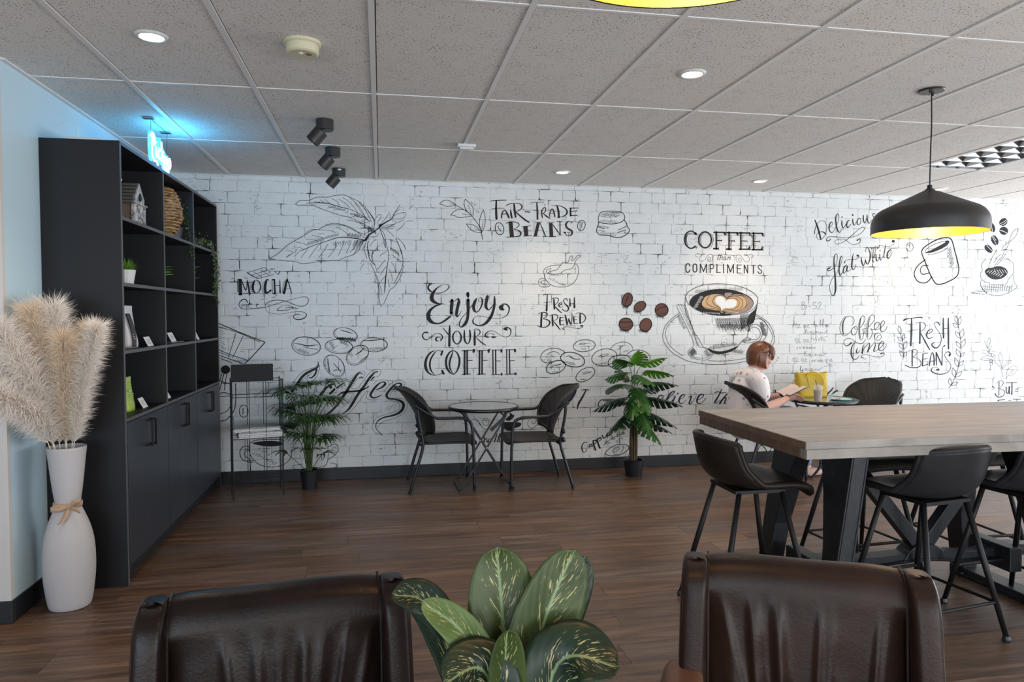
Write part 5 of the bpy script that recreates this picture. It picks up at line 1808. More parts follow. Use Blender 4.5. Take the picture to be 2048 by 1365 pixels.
s- 5400,1226,5 5440,1241,6 5465,1266,8 5444,1279,6 5411,1256,12 5397,1216,14 5424,1183,9 5475,1201,5
s- 5546,1316,8 5528,1344,12 5500,1349,6 5486,1327,5 5507,1286,5 5548,1236,5 5567,1180,8 5556,1129,8 5523,1089,11 5482,1095,13 5459,1120,13 5476,1140,9 5493,1142,4
s- 5585,1387,12 5587,1296,18 5591,1190,15
s- 5643,1387,13 5647,1245,21 5653,1078,15
s- 5238,1062,13 5239,981,14 5241,908,12
s- 5193,1055,4 5237,1072,5 5283,1071,5 5298,1051,5 5278,1021,5 5248,999,4
s- 5250,999,4 5308,980,5 5340,945,8 5332,909,8 5287,892,10 5219,896,9 5159,919,8
s- 5361,1030,12 5359,970,14 5358,909,13
s- 5438,910,12 5445,979,11 5461,1034,8 5478,1029,12 5491,968,15 5489,915,14
s- 5518,914,10 5515,1039,12
s- 5515,1036,12 5549,972,14 5579,914,13
s- 5582,914,10 5582,1018,9 5586,1089,6 5609,1111,12
s- 5663,1009,20 5675,1027,16 5654,1047,10 5622,1037,5 5611,1007,5 5641,966,5 5677,925,5 5684,889,6 5661,849,6 5604,824,8 5535,823,10 5477,842,12 5459,867,12 5476,887,5 5516,892,4 5545,876,5
l5.4 5593,1283 5642,1286
l5.4 5361,1030 5418,1037
l5.4 5362,975 5410,982
l7.5 5358,907 5423,926
l5.4 5443,953 5486,958
f5555,867 5552,862 5544,859 5534,858 5524,859 5516,863 5513,867 5516,872 5523,875 5534,876 5544,875 5552,871
@laurel_drawing navy_ink
s4.3 5098,1238 5128,1163 5141,1093 5143,1053 5140,998 5129,968
s4.4 5741,1417 5760,1321 5787,1193 5798,1086 5792,995 5771,888 5733,781 5688,701 5665,681
s4.3 5110,1228 5112,1276 5077,1313
s4.2 5110,1228 5074,1265 5077,1313
s4.3 5128,1158 5108,1191 5068,1204
s4.3 5128,1158 5088,1170 5068,1204
s4.3 5131,1173 5151,1202 5143,1236
s4.3 5131,1173 5123,1207 5143,1236
s4.3 5141,1078 5128,1120 5086,1143
s4.3 5141,1078 5099,1101 5086,1143
s4.3 5144,1078 5177,1112 5173,1158
s4.3 5144,1078 5140,1123 5173,1158
s4.3 5140,1000 5133,1040 5096,1066
s4.3 5140,1000 5104,1026 5096,1066
s4.3 5143,1000 5173,1021 5178,1055
s4.3 5143,1000 5148,1034 5178,1055
s4.4 5757,1326 5760,1375 5723,1412
s4.4 5757,1326 5721,1363 5723,1412
s4.4 5766,1316 5794,1356 5782,1402
s4.4 5766,1316 5754,1362 5782,1402
s4.4 5764,1288 5741,1324 5696,1336
s4.4 5764,1288 5719,1300 5696,1336
s4.4 5790,1178 5829,1224 5820,1282
s4.4 5790,1178 5781,1236 5820,1282
s4.4 5787,1183 5772,1230 5724,1255
s4.4 5787,1183 5740,1209 5724,1255
s4.4 5798,1086 5843,1122 5846,1175
s4.4 5798,1086 5801,1140 5846,1175
s4.4 5795,1081 5783,1127 5738,1153
s4.4 5795,1081 5751,1108 5738,1153
s4.4 5792,995 5784,1044 5740,1077
s4.4 5792,995 5747,1027 5740,1077
s4.4 5795,995 5828,1009 5840,1040
s4.4 5795,995 5807,1026 5840,1040
s4.4 5768,893 5770,945 5731,985
s4.4 5768,893 5728,933 5731,985
s4.4 5777,898 5819,917 5833,956
s4.4 5777,898 5791,937 5833,956
s4.4 5736,786 5743,839 5707,884
s4.4 5736,786 5699,831 5707,884
s4.4 5738,786 5791,802 5816,846
s4.4 5738,786 5763,830 5816,846
s4.4 5688,701 5698,744 5672,782
s4.4 5688,701 5661,739 5672,782
s4.4 5694,706 5741,708 5772,737
s4.4 5694,706 5725,735 5772,737
@but_first_lettering navy_ink
s9.4 6256,729 6256,592
s- 6223,716,4 6270,744,5 6307,725,6 6295,694,6 6266,664,4 6321,637,7 6316,596,7 6269,571,8 6227,587,9 6211,608,13
s- 6344,673,11 6345,626,12 6364,610,8 6380,677,6
s- 6412,715,11 6412,599,16
l14.6 6379,677 6381,605
l7.8 6337,718 6469,720
l6.7 6173,686 6200,673
l4.5 6168,655 6201,657
l6.7 6453,645 6483,657
l6.8 6450,626 6484,628
l7.8 6243,540 6329,546
l4.5 6369,537 6402,535
l9.0 6429,549 6519,547
l6.7 6252,540 6251,441
l6.8 6474,545 6474,436
@berry_branch_drawing grey_ink
s4.5 6211,928 6260,886 6279,860 6302,777
s4.5 6259,1038 6242,995 6265,927 6285,870
s4.5 6259,1038 6287,989 6286,927 6284,876
s4.5 6291,865 6313,911 6361,934 6394,926 6343,906 6297,865
s4.5 6341,761 6351,843 6404,887 6446,889 6471,873 6454,832 6418,801 6359,792 6341,761
s4.5 6364,807 6441,858
s4.4 6030,966 6079,1002 6132,1001
s4.4 6030,966 6092,953 6151,965 6074,979
s4.4 6112,1078 6105,1135 6127,1191 6143,1155 6129,1114 6112,1078
s4.4 6106,1079 6072,1156
s4.4 6131,1042 6159,1104
s4.4 6128,1037 6089,1056 6048,1051
s4.4 6128,1037 6102,1027 6043,1030
s4.4 6112,1078 6131,1037 6150,1011
s3.9 6205,985 6200,973 6187,968 6173,973 6167,985 6172,998 6186,1003 6199,997 6205,985
s3.9 6173,949 6168,937 6155,932 6141,937 6135,950 6141,962 6154,967 6167,962 6173,949
s3.9 6206,941 6201,929 6188,924 6174,929 6168,942 6173,954 6187,959 6200,954 6206,941
s3.9 6171,918 6166,906 6153,901 6139,906 6133,919 6138,931 6152,936 6165,931 6171,918
s3.9 6160,1009 6155,996 6141,991 6128,997 6122,1009 6127,1021 6140,1026 6154,1021 6160,1009
s3.9 6190,1008 6184,996 6171,991 6157,996 6152,1009 6157,1021 6170,1026 6184,1021 6190,1008
@cappuccino_lettering ink
s- 1860,248,8 1838,252,7 1817,229,10 1812,197,12 1824,164,8 1843,161,6 1862,186,7
s- 1905,231,10 1886,227,11 1884,208,9 1901,212,8 1910,226,8 1913,207,6
s- 1920,263,14 1925,225,16 1942,178,17
s- 1924,263,10 1944,267,12 1951,252,10 1934,234,8
s- 1958,275,14 1968,233,16 1985,193,17
s- 1963,275,10 1987,289,12 1997,274,8 1977,256,7
s- 2006,311,11 2021,287,11 2040,292,8 2047,315,7
s- 2047,315,10 2059,291,8
s- 2074,337,8 2054,324,11 2064,305,10 2088,318,7
s- 2095,350,12 2108,331,10
s- 2117,364,11 2127,345,10
s- 2122,361,5 2141,377,7 2151,358,8
s- 2171,386,8 2161,372,10 2176,362,7 2185,381,7 2171,386,7
f2094,372 2093,369 2091,367 2088,366 2085,367 2083,369 2082,372 2083,375 2085,377 2088,377 2091,377 2093,374
@cappuccino_cup_drawing ink
s3.8 2016,213 2055,249 2113,285 2171,311 2224,333
s3.8 2035,231 2047,245 2045,263
s3.8 2035,231 2033,249 2045,263
s3.8 2040,231 2065,229 2084,243
s3.8 2040,231 2059,246 2084,243
s3.8 2093,273 2105,289 2103,308
s3.8 2093,273 2091,293 2103,308
s3.8 2098,273 2116,268 2132,277
s3.8 2098,273 2114,282 2132,277
s3.8 2151,302 2172,318 2176,343
s3.8 2151,302 2155,328 2176,343
s3.8 2151,300 2170,295 2186,303
s3.8 2151,300 2168,308 2186,303
s3.8 2200,322 2209,330 2210,342
s3.8 2200,322 2201,334 2210,342
s3.8 2195,319 2212,314 2227,321
s3.8 2195,319 2211,326 2227,321
s6.7 2036,142 2074,183 2147,218 2215,220 2259,205 2264,181 2230,145 2157,119 2084,117 2045,132 2036,142
s5.7 2033,138 2036,105 2048,81
s4.8 2264,195 2272,143 2255,82
s4.3 2118,144 2123,176 2147,180 2157,194 2176,184 2157,166 2123,144
s3.8 2104,144 2113,177 2157,203
s4.8 2205,206 2215,187 2191,146
s4.3 2118,127 2157,128
s4.8 2147,237 2157,250 2140,256
s4.8 2181,235 2171,264 2191,282 2205,267
s4.3 2109,86 2118,85
s3.8 2192,87 2188,79 2177,76 2166,80 2161,88 2166,96 2177,99 2188,95 2192,87
@bakery_swirl_drawing ink
s4.1 799,493 830,493 862,456 889,419 912,400 957,403 971,421 957,444
s4.1 919,468 926,476 912,486 894,477 891,455 912,436 939,440 948,467 935,494 912,502 892,486
s4.2 1349,465 1339,451 1358,437 1381,455 1376,487 1344,497 1311,470 1304,429 1335,396 1372,409 1404,454 1437,490 1475,493 1493,483
s3.7 1423,401 1447,416 1475,406 1503,394 1536,400
s3.7 1423,401 1447,398 1475,420
f1058,457 1191,455 1237,449 1242,431 1223,413 1177,401 1140,379 1104,390 1067,418
f1131,543 1150,538 1164,520 1140,489 1117,473 1099,485 1127,512 1141,525
f1168,524 1180,515 1163,492 1127,471 1122,475 1154,502
s9.6 907,328 902,282
s- 905,296,4 925,318,7 930,282,8 939,290,4
s- 952,313,6 941,297,9 946,281,7 962,290,6 966,312,6 952,313,4
s- 1021,356,7 998,284,11
s- 1044,350,7 1021,283,10
s- 1025,301,5 1044,319,7 1039,282,9 1062,286,4
s- 1090,299,5 1113,312,6 1099,321,6 1085,299,9 1094,281,6 1126,298,4
l4.6 1003,334 1058,336
s7.6 3532,210 3595,174 3701,151 3704,109 3670,100 3648,133 3606,164 3570,116 3565,92
s7.6 3558,195 3648,172 3706,151
@coffee_brewer_drawing ink
s7.7 -1424,1400 -1341,1361 -1155,1276 -972,1200
s7.8 -972,1195 -1063,1092 -1135,1018
s4.8 -1341,1331 -1183,1281 -1014,1201
s5.8 -1344,1139 -1242,1094 -1116,1048
s4.8 -1345,1120 -1243,1079
s6.7 -1391,1115 -1345,1095 -1149,1019
s4.8 -1345,1075 -1234,1025
s7.7 -1344,536 -1288,550 -1231,618 -1212,717 -1213,851
s5.8 -1343,596 -1287,619 -1249,678 -1238,757
s5.8 -1345,769 -1303,778 -1247,757
s4.8 -1346,745 -1247,747
s5.8 -1321,858 -1241,851
l4.8 -1202,1276 -1266,1074
l4.8 -1146,1251 -1233,1069
l6.7 -1301,946 -1340,799
l5.8 -1282,936 -1303,798
l5.8 -1320,937 -1344,858
l5.8 -1339,878 -1283,857
f-1254,970 -1259,953 -1273,940 -1292,935 -1310,941 -1324,954 -1328,972 -1323,989 -1309,1002 -1290,1007 -1272,1002 -1258,988
l2.9 -1337,1326 -1309,1315
l2.9 -1337,1308 -1300,1293
l2.9 -1336,1290 -1290,1272
l2.9 -1336,1272 -1304,1259
l2.9 -1336,1254 -1294,1237
l2.9 -1336,1236 -1308,1225
l2.9 -1335,1218 -1298,1203
l2.9 -1335,1200 -1289,1181
l2.9 -1335,1182 -1303,1169
l2.9 -1335,1164 -1293,1147
s5.8 -1115,615 -1118,592 -1129,575 -1143,565 -1159,565 -1173,576 -1183,594 -1186,617 -1182,639 -1172,657 -1158,666 -1142,666 -1128,656 -1118,637 -1115,615
l6.8 -1155,641 -1156,591
@two_cups_drawing ink
s6.2 -1104,310 -1155,316 -1186,268 -1165,203 -1105,178 -1080,182
s5.3 -1104,283 -1143,271 -1148,239 -1105,201
s5.3 -1108,337 -1042,367 -869,366 -825,351
s5.3 -1108,337 -1109,265 -1071,191 -1002,143 -924,130 -837,145 -775,198 -761,271
f-1086,341 -973,356 -869,348 -834,328 -870,311 -974,310
l4.4 -1079,246 -1066,257
l4.4 -1060,235 -1042,251
l4.4 -1041,225 -1019,245
l4.4 -1022,215 -1006,228
l4.4 -1002,204 -983,222
l4.4 -983,194 -970,206
l4.5 -964,184 -947,199
l4.5 -945,173 -923,193
l4.5 -926,163 -910,177
l4.5 -907,152 -887,170
s6.1 -658,332 -563,341 -468,325
s4.8 -659,326 -657,245 -651,152
s4.9 -462,325 -463,176 -506,115 -625,120
s5.5 -462,288 -395,311 -374,260 -409,211 -463,176
s3.7 -444,237 -408,286 -390,267
s6.1 -659,288 -564,273 -468,278
s4.2 -672,147 -744,137 -750,113 -673,91 -542,86 -410,105 -385,129 -445,150
s3.7 -495,201 -500,180 -508,171 -514,181 -514,204 -509,225 -502,233 -496,223 -495,201"""
def mural():
    cur = None; layer = {'ink': 0, 'brown_ink': 0, 'navy_ink': 0, 'grey_ink': 0}
    def flush(c):
        if c is None or not c['g'].f: return
        ob(c['name'], c['g'], c['col'], wall_back)
    depth = 0
    for ln in MURAL.strip().split('\n'):
        if ln[0] == '@':
            flush(cur); nm, c = ln[1:].split(' ')
            lay = {'bean_brown': 0, 'mauve': 1, 'latte_tan': 2, 'milk': 3}.get(c, 0)
            if nm == 'latte_cup_drawing' and c == 'ink': lay = 0
            cur = dict(name=nm if c in ('ink', 'brown_ink', 'navy_ink', 'grey_ink') else nm.replace('_drawing', '_' + {'bean_brown': 'brown_fill', 'mauve': 'mauve_fill', 'latte_tan': 'tan_fill', 'milk': 'white_fill'}[c]), g=G(), col=c)
            yy = YB - rel - 0.0012 - 0.0005 * lay; last = nm
            continue
        k = ln[0]; head, body = ln[1:].split(' ', 1) if k in 'sl' else ('', ln[1:])
        pts = [[float(q) for q in t.split(',')] for t in body.split()]
        if k in 'fp':
            P = [V((a[0] / 1000, 0, a[1] / 1000)) for a in pts]
            if k == 'f': P = smooth_path(P, 3, True)
            # outlines drawn over a filled area are layered in front of it
            cur['g'].poly([(p.x, yy, p.z) for p in P]); continue
        W_ = [a[2] if len(a) > 2 else float(head) for a in pts]
        P = [V((a[0] / 1000, w / 1000, a[1] / 1000)) for a, w in zip(pts, W_)]
        if k == 's':
            closed = len(P) > 4 and (P[0] - P[-1]).length < 0.004
            P = smooth_path(P[:-1], 4, True) + [P[0]] if closed else smooth_path(P, 4)
        off = 0.0022 if cur['col'] == 'ink' and cur['name'] in ('latte_cup_drawing', 'brown_beans_drawing') else 0.0
        vs_ = []
        for i, p in enumerate(P):
            a, b = P[max(i - 1, 0)], P[min(i + 1, len(P) - 1)]; t = V((b.x - a.x, b.z - a.z))
            t = t.normalized() if t.length > 1e-7 else V((1, 0)); hw = max(p.y, 0.0018) * 0.5
            vs_ += [(p.x - t.y * hw, yy - off, p.z + t.x * hw), (p.x + t.y * hw, yy - off, p.z - t.x * hw)]
        cur['g'].add(vs_, [(2 * i, 2 * i + 1, 2 * i + 3, 2 * i + 2) for i in range(len(P) - 1)])
        for q in (P[0], P[-1]):          # round stroke ends
            if q.y > 0.004: cur['g'].add([(q.x + cos(a * pi / 4) * q.y / 2, yy - off, q.z + sin(a * pi / 4) * q.y / 2) for a in range(8)], [tuple(range(8))])
    flush(cur)
mural()

# --- left wall return, walls beside and behind the photographer
struct(ob('wall_left', G().bx(XL - 0.6, XL, 3.68, YB, 0, ZC + 0.05), 'blue_wall'))
struct(ob('wall_left_front', G().bx(-4.0, XL - 0.001, 3.66, 3.68, 0, ZC + 0.05).bx(-4.1, -4.0, YF, 3.68, 0, ZC + .05), 'warm_wall'))
struct(ob('baseboard_left', G().bx(XL, XL + 0.010, 3.67, YB, 0, 0.105).bx(-4.0, XL + 0.010, 3.65, 3.668, 0, 0.105), 'black_base', bev=0.003))
struct(ob('trim_1', G().bx(XL - 0.020, XL + 0.0015, 3.6585, 3.685, 0.105, ZC), 'warm_wall'))
# wall_right with the shop window
def window_wall(name, g_wall, wins, axis, c0):
    pass
g = G()
g.bx(XR, XR + .12, YF, YB, 0, 0.4).bx(XR, XR + .12, YF, YB, 2.3, ZC + .05).bx(XR, XR + .12, YF, 0.6, .4, 2.3).bx(XR, XR + .12, 6.0, YB + .1, .4, 2.3)
struct(ob('wall_right', g, 'warm_wall'))
g = G(); g.bx(-4.0, XR, YF - .12, YF, 0, .4).bx(-4.0, XR, YF - .12, YF, 2.3, ZC + .05).bx(-4.0, -3.4, YF - .12, YF, .4, 2.3).bx(-1.0, 1.2, YF - .12, YF, .4, 2.3).bx(7.2, XR + .1, YF - .12, YF, .4, 2.3)
struct(ob('wall_behind', g, 'warm_wall'))
def win(name, x0, x1, y0, y1, nb):
    g = G(); ax = 0 if x1 - x0 > y1 - y0 else 1
    for k in range(nb + 1):
        t = k / nb
        if ax == 0: xx = x0 + (x1 - x0) * t; g.bx(xx - .03, xx + .03, y0, y1, .4, 2.3)
        else: yy = y0 + (y1 - y0) * t; g.bx(x0, x1, yy - .03, yy + .03, .4, 2.3)
    g.bx(x0, x1, y0, y1, .40, .46).bx(x0, x1, y0, y1, 2.24, 2.30)
    return struct(ob(name, g, 'black_metal'))
win('window_1', XR + .02, XR + .08, .6, 6.0, 3); win('window_2', 1.2, 7.2, YF - .08, YF - .02, 4); win('window_3', -3.4, -1.0, YF - .08, YF - .02, 2)

# ================================================================== BOOKCASE
Y0, Y1 = 4.045, 6.275; XF = -1.32; XBK = XL + 0.003; TH = 0.018
bays = [4.055, 4.80, 5.52, 6.265]; levels = [0.885, 1.245, 1.60, 1.945, 2.315]
bc = thing('bookcase', 'tall charcoal cube bookcase with six slate doors below against the pale blue wall', 'bookcase', (XBK, Y0, 0))
def wp(root, name, g, m_, **kw):      # part authored in world coordinates
    L = root.matrix_basis.inverted() if False else Matrix.Translation(-V(root.location))
    return ob(name, g.xf(L), m_, root, **kw)
wp(bc, 'side_panel', G().bx(XBK, XF, Y0, Y0 + TH, 0, 2.33), 'charcoal', bev=.0012)
wp(bc, 'side_panel', G().bx(XBK, XF, Y1 - TH, Y1, 0, 2.33), 'charcoal', bev=.0012)
wp(bc, 'back_panel', G().bx(XBK, XBK + .006, Y0 + TH, Y1 - TH, 0.05, 2.32), 'charcoal_in')
wp(bc, 'top_panel', G().bx(XBK, XF, Y0 + TH, Y1 - TH, 2.312, 2.33), 'charcoal')
for b in bays[1:3]: wp(bc, 'divider', G().bx(XBK + .006, XF - .001, b - TH * .7, b + TH * .7, 0.1, 2.312), 'charcoal_in')
for i in range(3):
    a, b = bays[i] + (TH if i == 0 else TH * .7), bays[i + 1] - (TH * .7 if i < 2 else TH)
    for z in levels[:-1]: wp(bc, 'shelf', G().bx(XBK + .006, XF - .001, a, b, z - TH, z), 'charcoal')
eb = G()
eb.bx(XF, XF + .0015, Y0, Y1, 2.312, 2.33)
for b in (Y0 + TH / 2, bays[1], bays[2], Y1 - TH / 2): eb.bx(XF, XF + .0015, b - TH * .6, b + TH * .6, 0.87 if Y0 + .1 < b < Y1 - .1 else 0.0, 2.312)
for z in levels[:-1]: eb.bx(XF, XF + .0016, Y0 + TH, Y1 - TH, z - TH, z)
wp(bc, 'edge_banding', eb, 'charcoal_edge', label='grey edge banding on the shelf fronts')
wp(bc, 'toe_kick', G().bx(XBK + .01, XF - .05, Y0 + TH, Y1 - TH, 0, 0.10), 'charcoal_in')
for i in range(3):
    c = (bays[i] + bays[i + 1]) / 2 - .02; lo = bays[i] + (.011 if i else .02); hi = bays[i + 1] - .004
    for k, (a, b) in enumerate(((lo, c - .0015), (c + .0015, hi))):
        d = wp(bc, 'door', G().bx(XF - .018, XF + .002, a, b, 0.10, 0.862), 'door', bev=.001)
        hy = c + (-.032 if k == 0 else .032); h = G()
        h.bx(XF + .030, XF + .040, hy - .005, hy + .005, 0.685, 0.838)
        for zz in (0.690, 0.833): h.bx(XF + .002, XF + .031, hy - .005, hy + .005, zz - .005, zz + .005)
        wp(bc, 'handle', h, 'black_metal', label='black bar handle').parent = d

# ---- things on the bookcase
def wthing(name, label, cat, loc, group=None): return thing(name, label, cat, loc, 0, group)
r = wthing('router', 'flat white plastic box with thin cable on top of the bookcase', 'router', (-1.51, 4.17, 2.33))
ob('casing', G().box((0, 0, .0125), (.165, .15, .021)), 'white_plastic', r, bev=.008, seg=3)
ob('cable', G().tube(smooth_path([(-.05, .0, .02), (-.05, .0, .09), (-.10, .01, .12), (-.16, .02, .10)], 5), .0018, 6), 'white_plastic', r)
# birdhouse
r = wthing('birdhouse', 'rustic birdhouse with white distressed gable and ribbed metal roof on top left shelf', 'birdhouse', (-1.50, 4.52, 1.945))
ob('body', G().bx(-.13, .115, -.085, .085, 0, .13), 'old_wood', r)
gb = G(); pr_ = [(-.105, 0), (.105, 0), (.105, .135), (.075, .135), (.085, .16), (0, .245), (-.085, .16), (-.075, .135), (-.105, .135)]
gb.poly([(.115, a, b) for a, b in pr_], .014, (1, 0, 0)); ob('gable_front', gb, 'old_white', r)
ob('cross_trim', G().bar((.131, -.07, .01), (.131, .07, .11), .008, .018, (1, 0, 0)).bar((.131, .07, .01), (.131, -.07, .11), .008, .018, (1, 0, 0)).bar((.131, -.1, .125), (.131, .1, .125), .008, .02, (1, 0, 0)), 'old_white', r)
ob('entrance_hole', G().lathe([(.022, 0), (.022, .006)], 14, M=Matrix.Rotation(pi / 2, 4, 'Y')).xf(Matrix.Translation((.128, 0, .165))), 'ink', r)
rf = G()
for s_ in (-1, 1):
    for k in range(6):
        t = k / 5; yy = s_ * (.012 + .095 * t); zz = .238 - .11 * t
        rf.tube([(-.15, yy, zz), (.125, yy, zz)], .011, 6)
ob('roof', rf, 'zinc', r); ob('hanging_ring', G().tube([(0.02 + .014 * cos(a), 0, .268 + .02 * sin(a)) for a in [k * pi / 6 for k in range(12)]], .002, 5, True), 'chrome', r)
# twig vase
r = wthing('twig_vase', 'woven natural twig vase on the top middle shelf', 'vase', (-1.47, 5.235, 1.945))
prof = [(.055, .0), (.115, .06), (.15, .14), (.142, .22), (.115, .30), (.085, .345)]
def prad(z):
    for (a, b), (c, d) in zip(prof, prof[1:]):
        if b <= z <= d: return a + (c - a) * (z - b) / (d - b)
    return prof[-1][0]
tw = G(); rr = random.Random(5)
for k in range(17):
    z = .012 + k * .0198
    for s_ in range(9):
        a0 = s_ * 2 * pi / 9 + (.35 if k % 2 else 0); n_ = 5
        tw.tube([((prad(z) - .006 + rr.uniform(-.004, .004)) * cos(a0 + (2 * pi / 9 + .1) * q / n_), (prad(z) - .006) * sin(a0 + (2 * pi / 9 + .1) * q / n_), z + rr.uniform(-.003, .003)) for q in range(n_ + 1)], rr.uniform(.0075, .0105), 5)
ob('woven_twigs', tw, 'twig', r, kind='stuff')
ob('liner', G().lathe([(a * .86, b) for a, b in prof], 20), 'bag_dark', r)
# ivies
def ivy(name, label, loc, vines, m_, seed, clump, lf=.012, nclump=260):
    r = wthing(name, label, 'ivy', loc); rr = random.Random(seed); lv = G(); st = G()
    def leaf(p, s):
        a = rr.uniform(0, 2 * pi); t = rr.uniform(-.9, .9); d = V((cos(a) * cos(t), sin(a) * cos(t), sin(t) - .3)).normalized(); w = d.cross(V((rr.uniform(-1, 1), rr.uniform(-1, 1), rr.uniform(-1, 1)))).normalized()
        q = V(p); lv.add([q, q + d * s * .5 + w * s * .5, q + d * s * 1.1, q + d * s * .5 - w * s * .5], [(0, 1, 2), (0, 2, 3)])
    for _ in range(nclump):
        u = [rr.gauss(0, .5) for _ in range(3)]
        p = V((max(-.12, min(.1, u[0] * clump[3])), max(-clump[4] * 1.6, min(clump[4] * 1.6, u[1] * clump[4])), max(-clump[5], min(clump[5] * 1.4, u[2] * clump[5])))) + V(clump[:3]); leaf(p, lf * rr.uniform(.7, 1.4))
    for pts, den in vines:
        path = smooth_path(pts, 6); st.tube(path, .0016, 4)
        for i, p in enumerate(path):
            for _ in range(den): leaf(p + V([rr.gauss(0, .008) for _ in range(3)]), lf * rr.uniform(.7, 1.3))
    ob('stem', st, 'stem', r); ob('foliage', lv, m_, r, kind='stuff')
ivy('trailing_ivy', 'dark green ivy trailing behind the twig vase from the top middle shelf', (-1.42, 5.42, 1.945),
    [([(-.02, 0, .22), (.06, .06, .18), (.075, .10, .05), (.085, .11, -.05), (.09, .10, -.15), (.088, .115, -.22)], 5), ([(-.02, -.05, .24), (.065, .05, .16), (.08, .075, 0), (.088, .08, -.10)], 6), ([(0, .02, .26), (.06, .09, .12), (.082, .13, -.03)], 6)], 'ivy', 11, (-.03, -.04, .22, .12, .16, .085), .015, 420)
ob('pot', G().lathe([(.04, 0), (.055, .10), (.05, .10), (.045, .09)], 18), 'pot', bpy.data.objects['trailing_ivy'])
ivy('trailing_ivy', 'pale green ivy spilling over the right end of the bookcase top shelf', (-1.43, 5.90, 1.945),
    [([(0, 0, .07), (.10, .12, .05), (.125, .17, -.05), (.135, .22, -.22), (.13, .20, -.33), (.13, .24, -.42)], 5), ([(0, 0, .08), (.09, .18, .06), (.13, .27, -.05), (.135, .28, -.18), (.135, .24, -.30)], 6), ([(0, .05, .06), (.1, .2, .03), (.13, .22, -.1), (.13, .18, -.26), (.13, .19, -.34)], 6)], 'ivy_pale', 12, (.03, .05, .05, .10, .22, .05), .013, 300)
ob('pot', G().lathe([(.035, 0), (.045, .05), (.04, .05), (.036, .045)], 18), 'pot', bpy.data.objects['trailing_ivy.001'])
# grass pot
r = wthing('potted_grass', 'bright green grass tuft in a white pot on the upper left shelf', 'plant', (-1.42, 4.40, 1.60))
ob('pot', G().lathe([(.042, 0), (.056, .085), (.05, .085), (.046, .07)], 20), 'pot_white', r, smooth=False)
gg = G(); rr = random.Random(2)
for k in range(420):
    a, e_ = rr.uniform(0, 2 * pi), rr.uniform(.3, 1.5); d = V((cos(a) * cos(e_), sin(a) * cos(e_), sin(e_))); b = V((cos(a) * .02, sin(a) * .02, .075)); L = rr.uniform(.05, .085)
    w = V((-sin(a), cos(a), 0)) * .0022; gg.add([b - w, b + w, b + d * L], [(0, 1, 2)])
ob('grass_blades', gg, 'grass', r, kind='stuff')
for (yy, lab, sc) in ((5.02, 'small spiky air plant on the upper middle shelf', 1.0), (5.80, 'spiky green air plant on the upper right shelf', 1.25)):
    r = wthing('air_plant', lab, 'plant', (-1.44, yy, 1.60)); rr = random.Random(int(yy * 10)); gg = G()
    for k in range(16):
        a = rr.uniform(0, 2 * pi); h = rr.uniform(.10, .20) * sc; q = rr.uniform(.06, .13) * sc
        gg.tube(smooth_path([(0, 0, .05), (cos(a) * q * .5, sin(a) * q * .5, h * .8), (cos(a) * q, sin(a) * q, h * .85)], 4), [.004] * 4 + [.003] * 3 + [.0008] * 2, 5)
    ob('spiky_leaves', gg, 'grass', r, kind='stuff'); ob('pot', G().lathe([(.03, 0), (.04, .05), (.035, .05), (.03, .045)], 16), 'pot', r)
# coffee bag
def pouch(r, w, d, h, m_, seal_m, name='bag_body'):
    g = G()
    def fn(u, v):
        t = 1 - v; th = u * 2 * pi; dd = d * (0.08 + .92 * min(1, t * 1.15)) * .5
        s_ = lambda a: (1 if a >= 0 else -1) * abs(a) ** .6
        return (dd * s_(cos(th)) * (1 + .05 * sin(9 * v)), w / 2 * s_(sin(th)) * (1 - .04 * sin(pi * v)), h * v)
    g.grid(fn, 22, 12, wrap=True); k = len(g.v); g.add([(0, 0, 0.001)], []); g.f += [(i, (i + 1) % 22, k) for i in range(22)]
    ob(name, g, m_, r, smooth=True)
    ob('seal', G().box((0, 0, h * 1.02), (.004, w * .99, h * .13)), seal_m, r)
r = wthing('coffee_bag', 'black and white coffee bag on the middle left shelf', 'coffee bag', (-1.42, 4.43, 1.245))
pouch(r, .135, .085, .22, 'bag_white', 'bag_white')
gg = G(); gg.grid(lambda u, v: (.0455 - .030 * v * v - .001, -.066 + .06 * u + .01 * sin(4 * v), .004 + .19 * v), 6, 10); ob('black_label', gg, 'bag_black', r, solid=.0015, label='black front label with small white lines')
gg = G()
for k in range(6): gg.bx(.047 - .0035 * k, .0485 - .0035 * k, -.055, -.055 + .03 - (k % 3) * .006, .05 + k * .012, .053 + k * .012)
ob('label_lines', gg, 'paper', r)
for yy, lab in ((4.40, 'lime green foil pouch nearest the end panel on the lowest open shelf'), (4.515, 'lime green foil pouch beside a white card on the lowest open shelf')):
    r = wthing('green_pouch', lab, 'pouch', (-1.425 if yy < 4.45 else -1.46, yy, .885), 'lime green pouches')
    pouch(r, .125, .065, .17, 'pouch', 'pouch_seal')
    gg = G(); gg.bx(.026, .0275, -.03, .03, .085, .088).bx(.0285, .0300, -.035, .0, .055, .0575).bx(.0285, .03, -.035, .01, .045, .0475).bx(.0225, .0240, -.03, .0, .115, .123)
    ob('label_print', gg, 'paper', r)
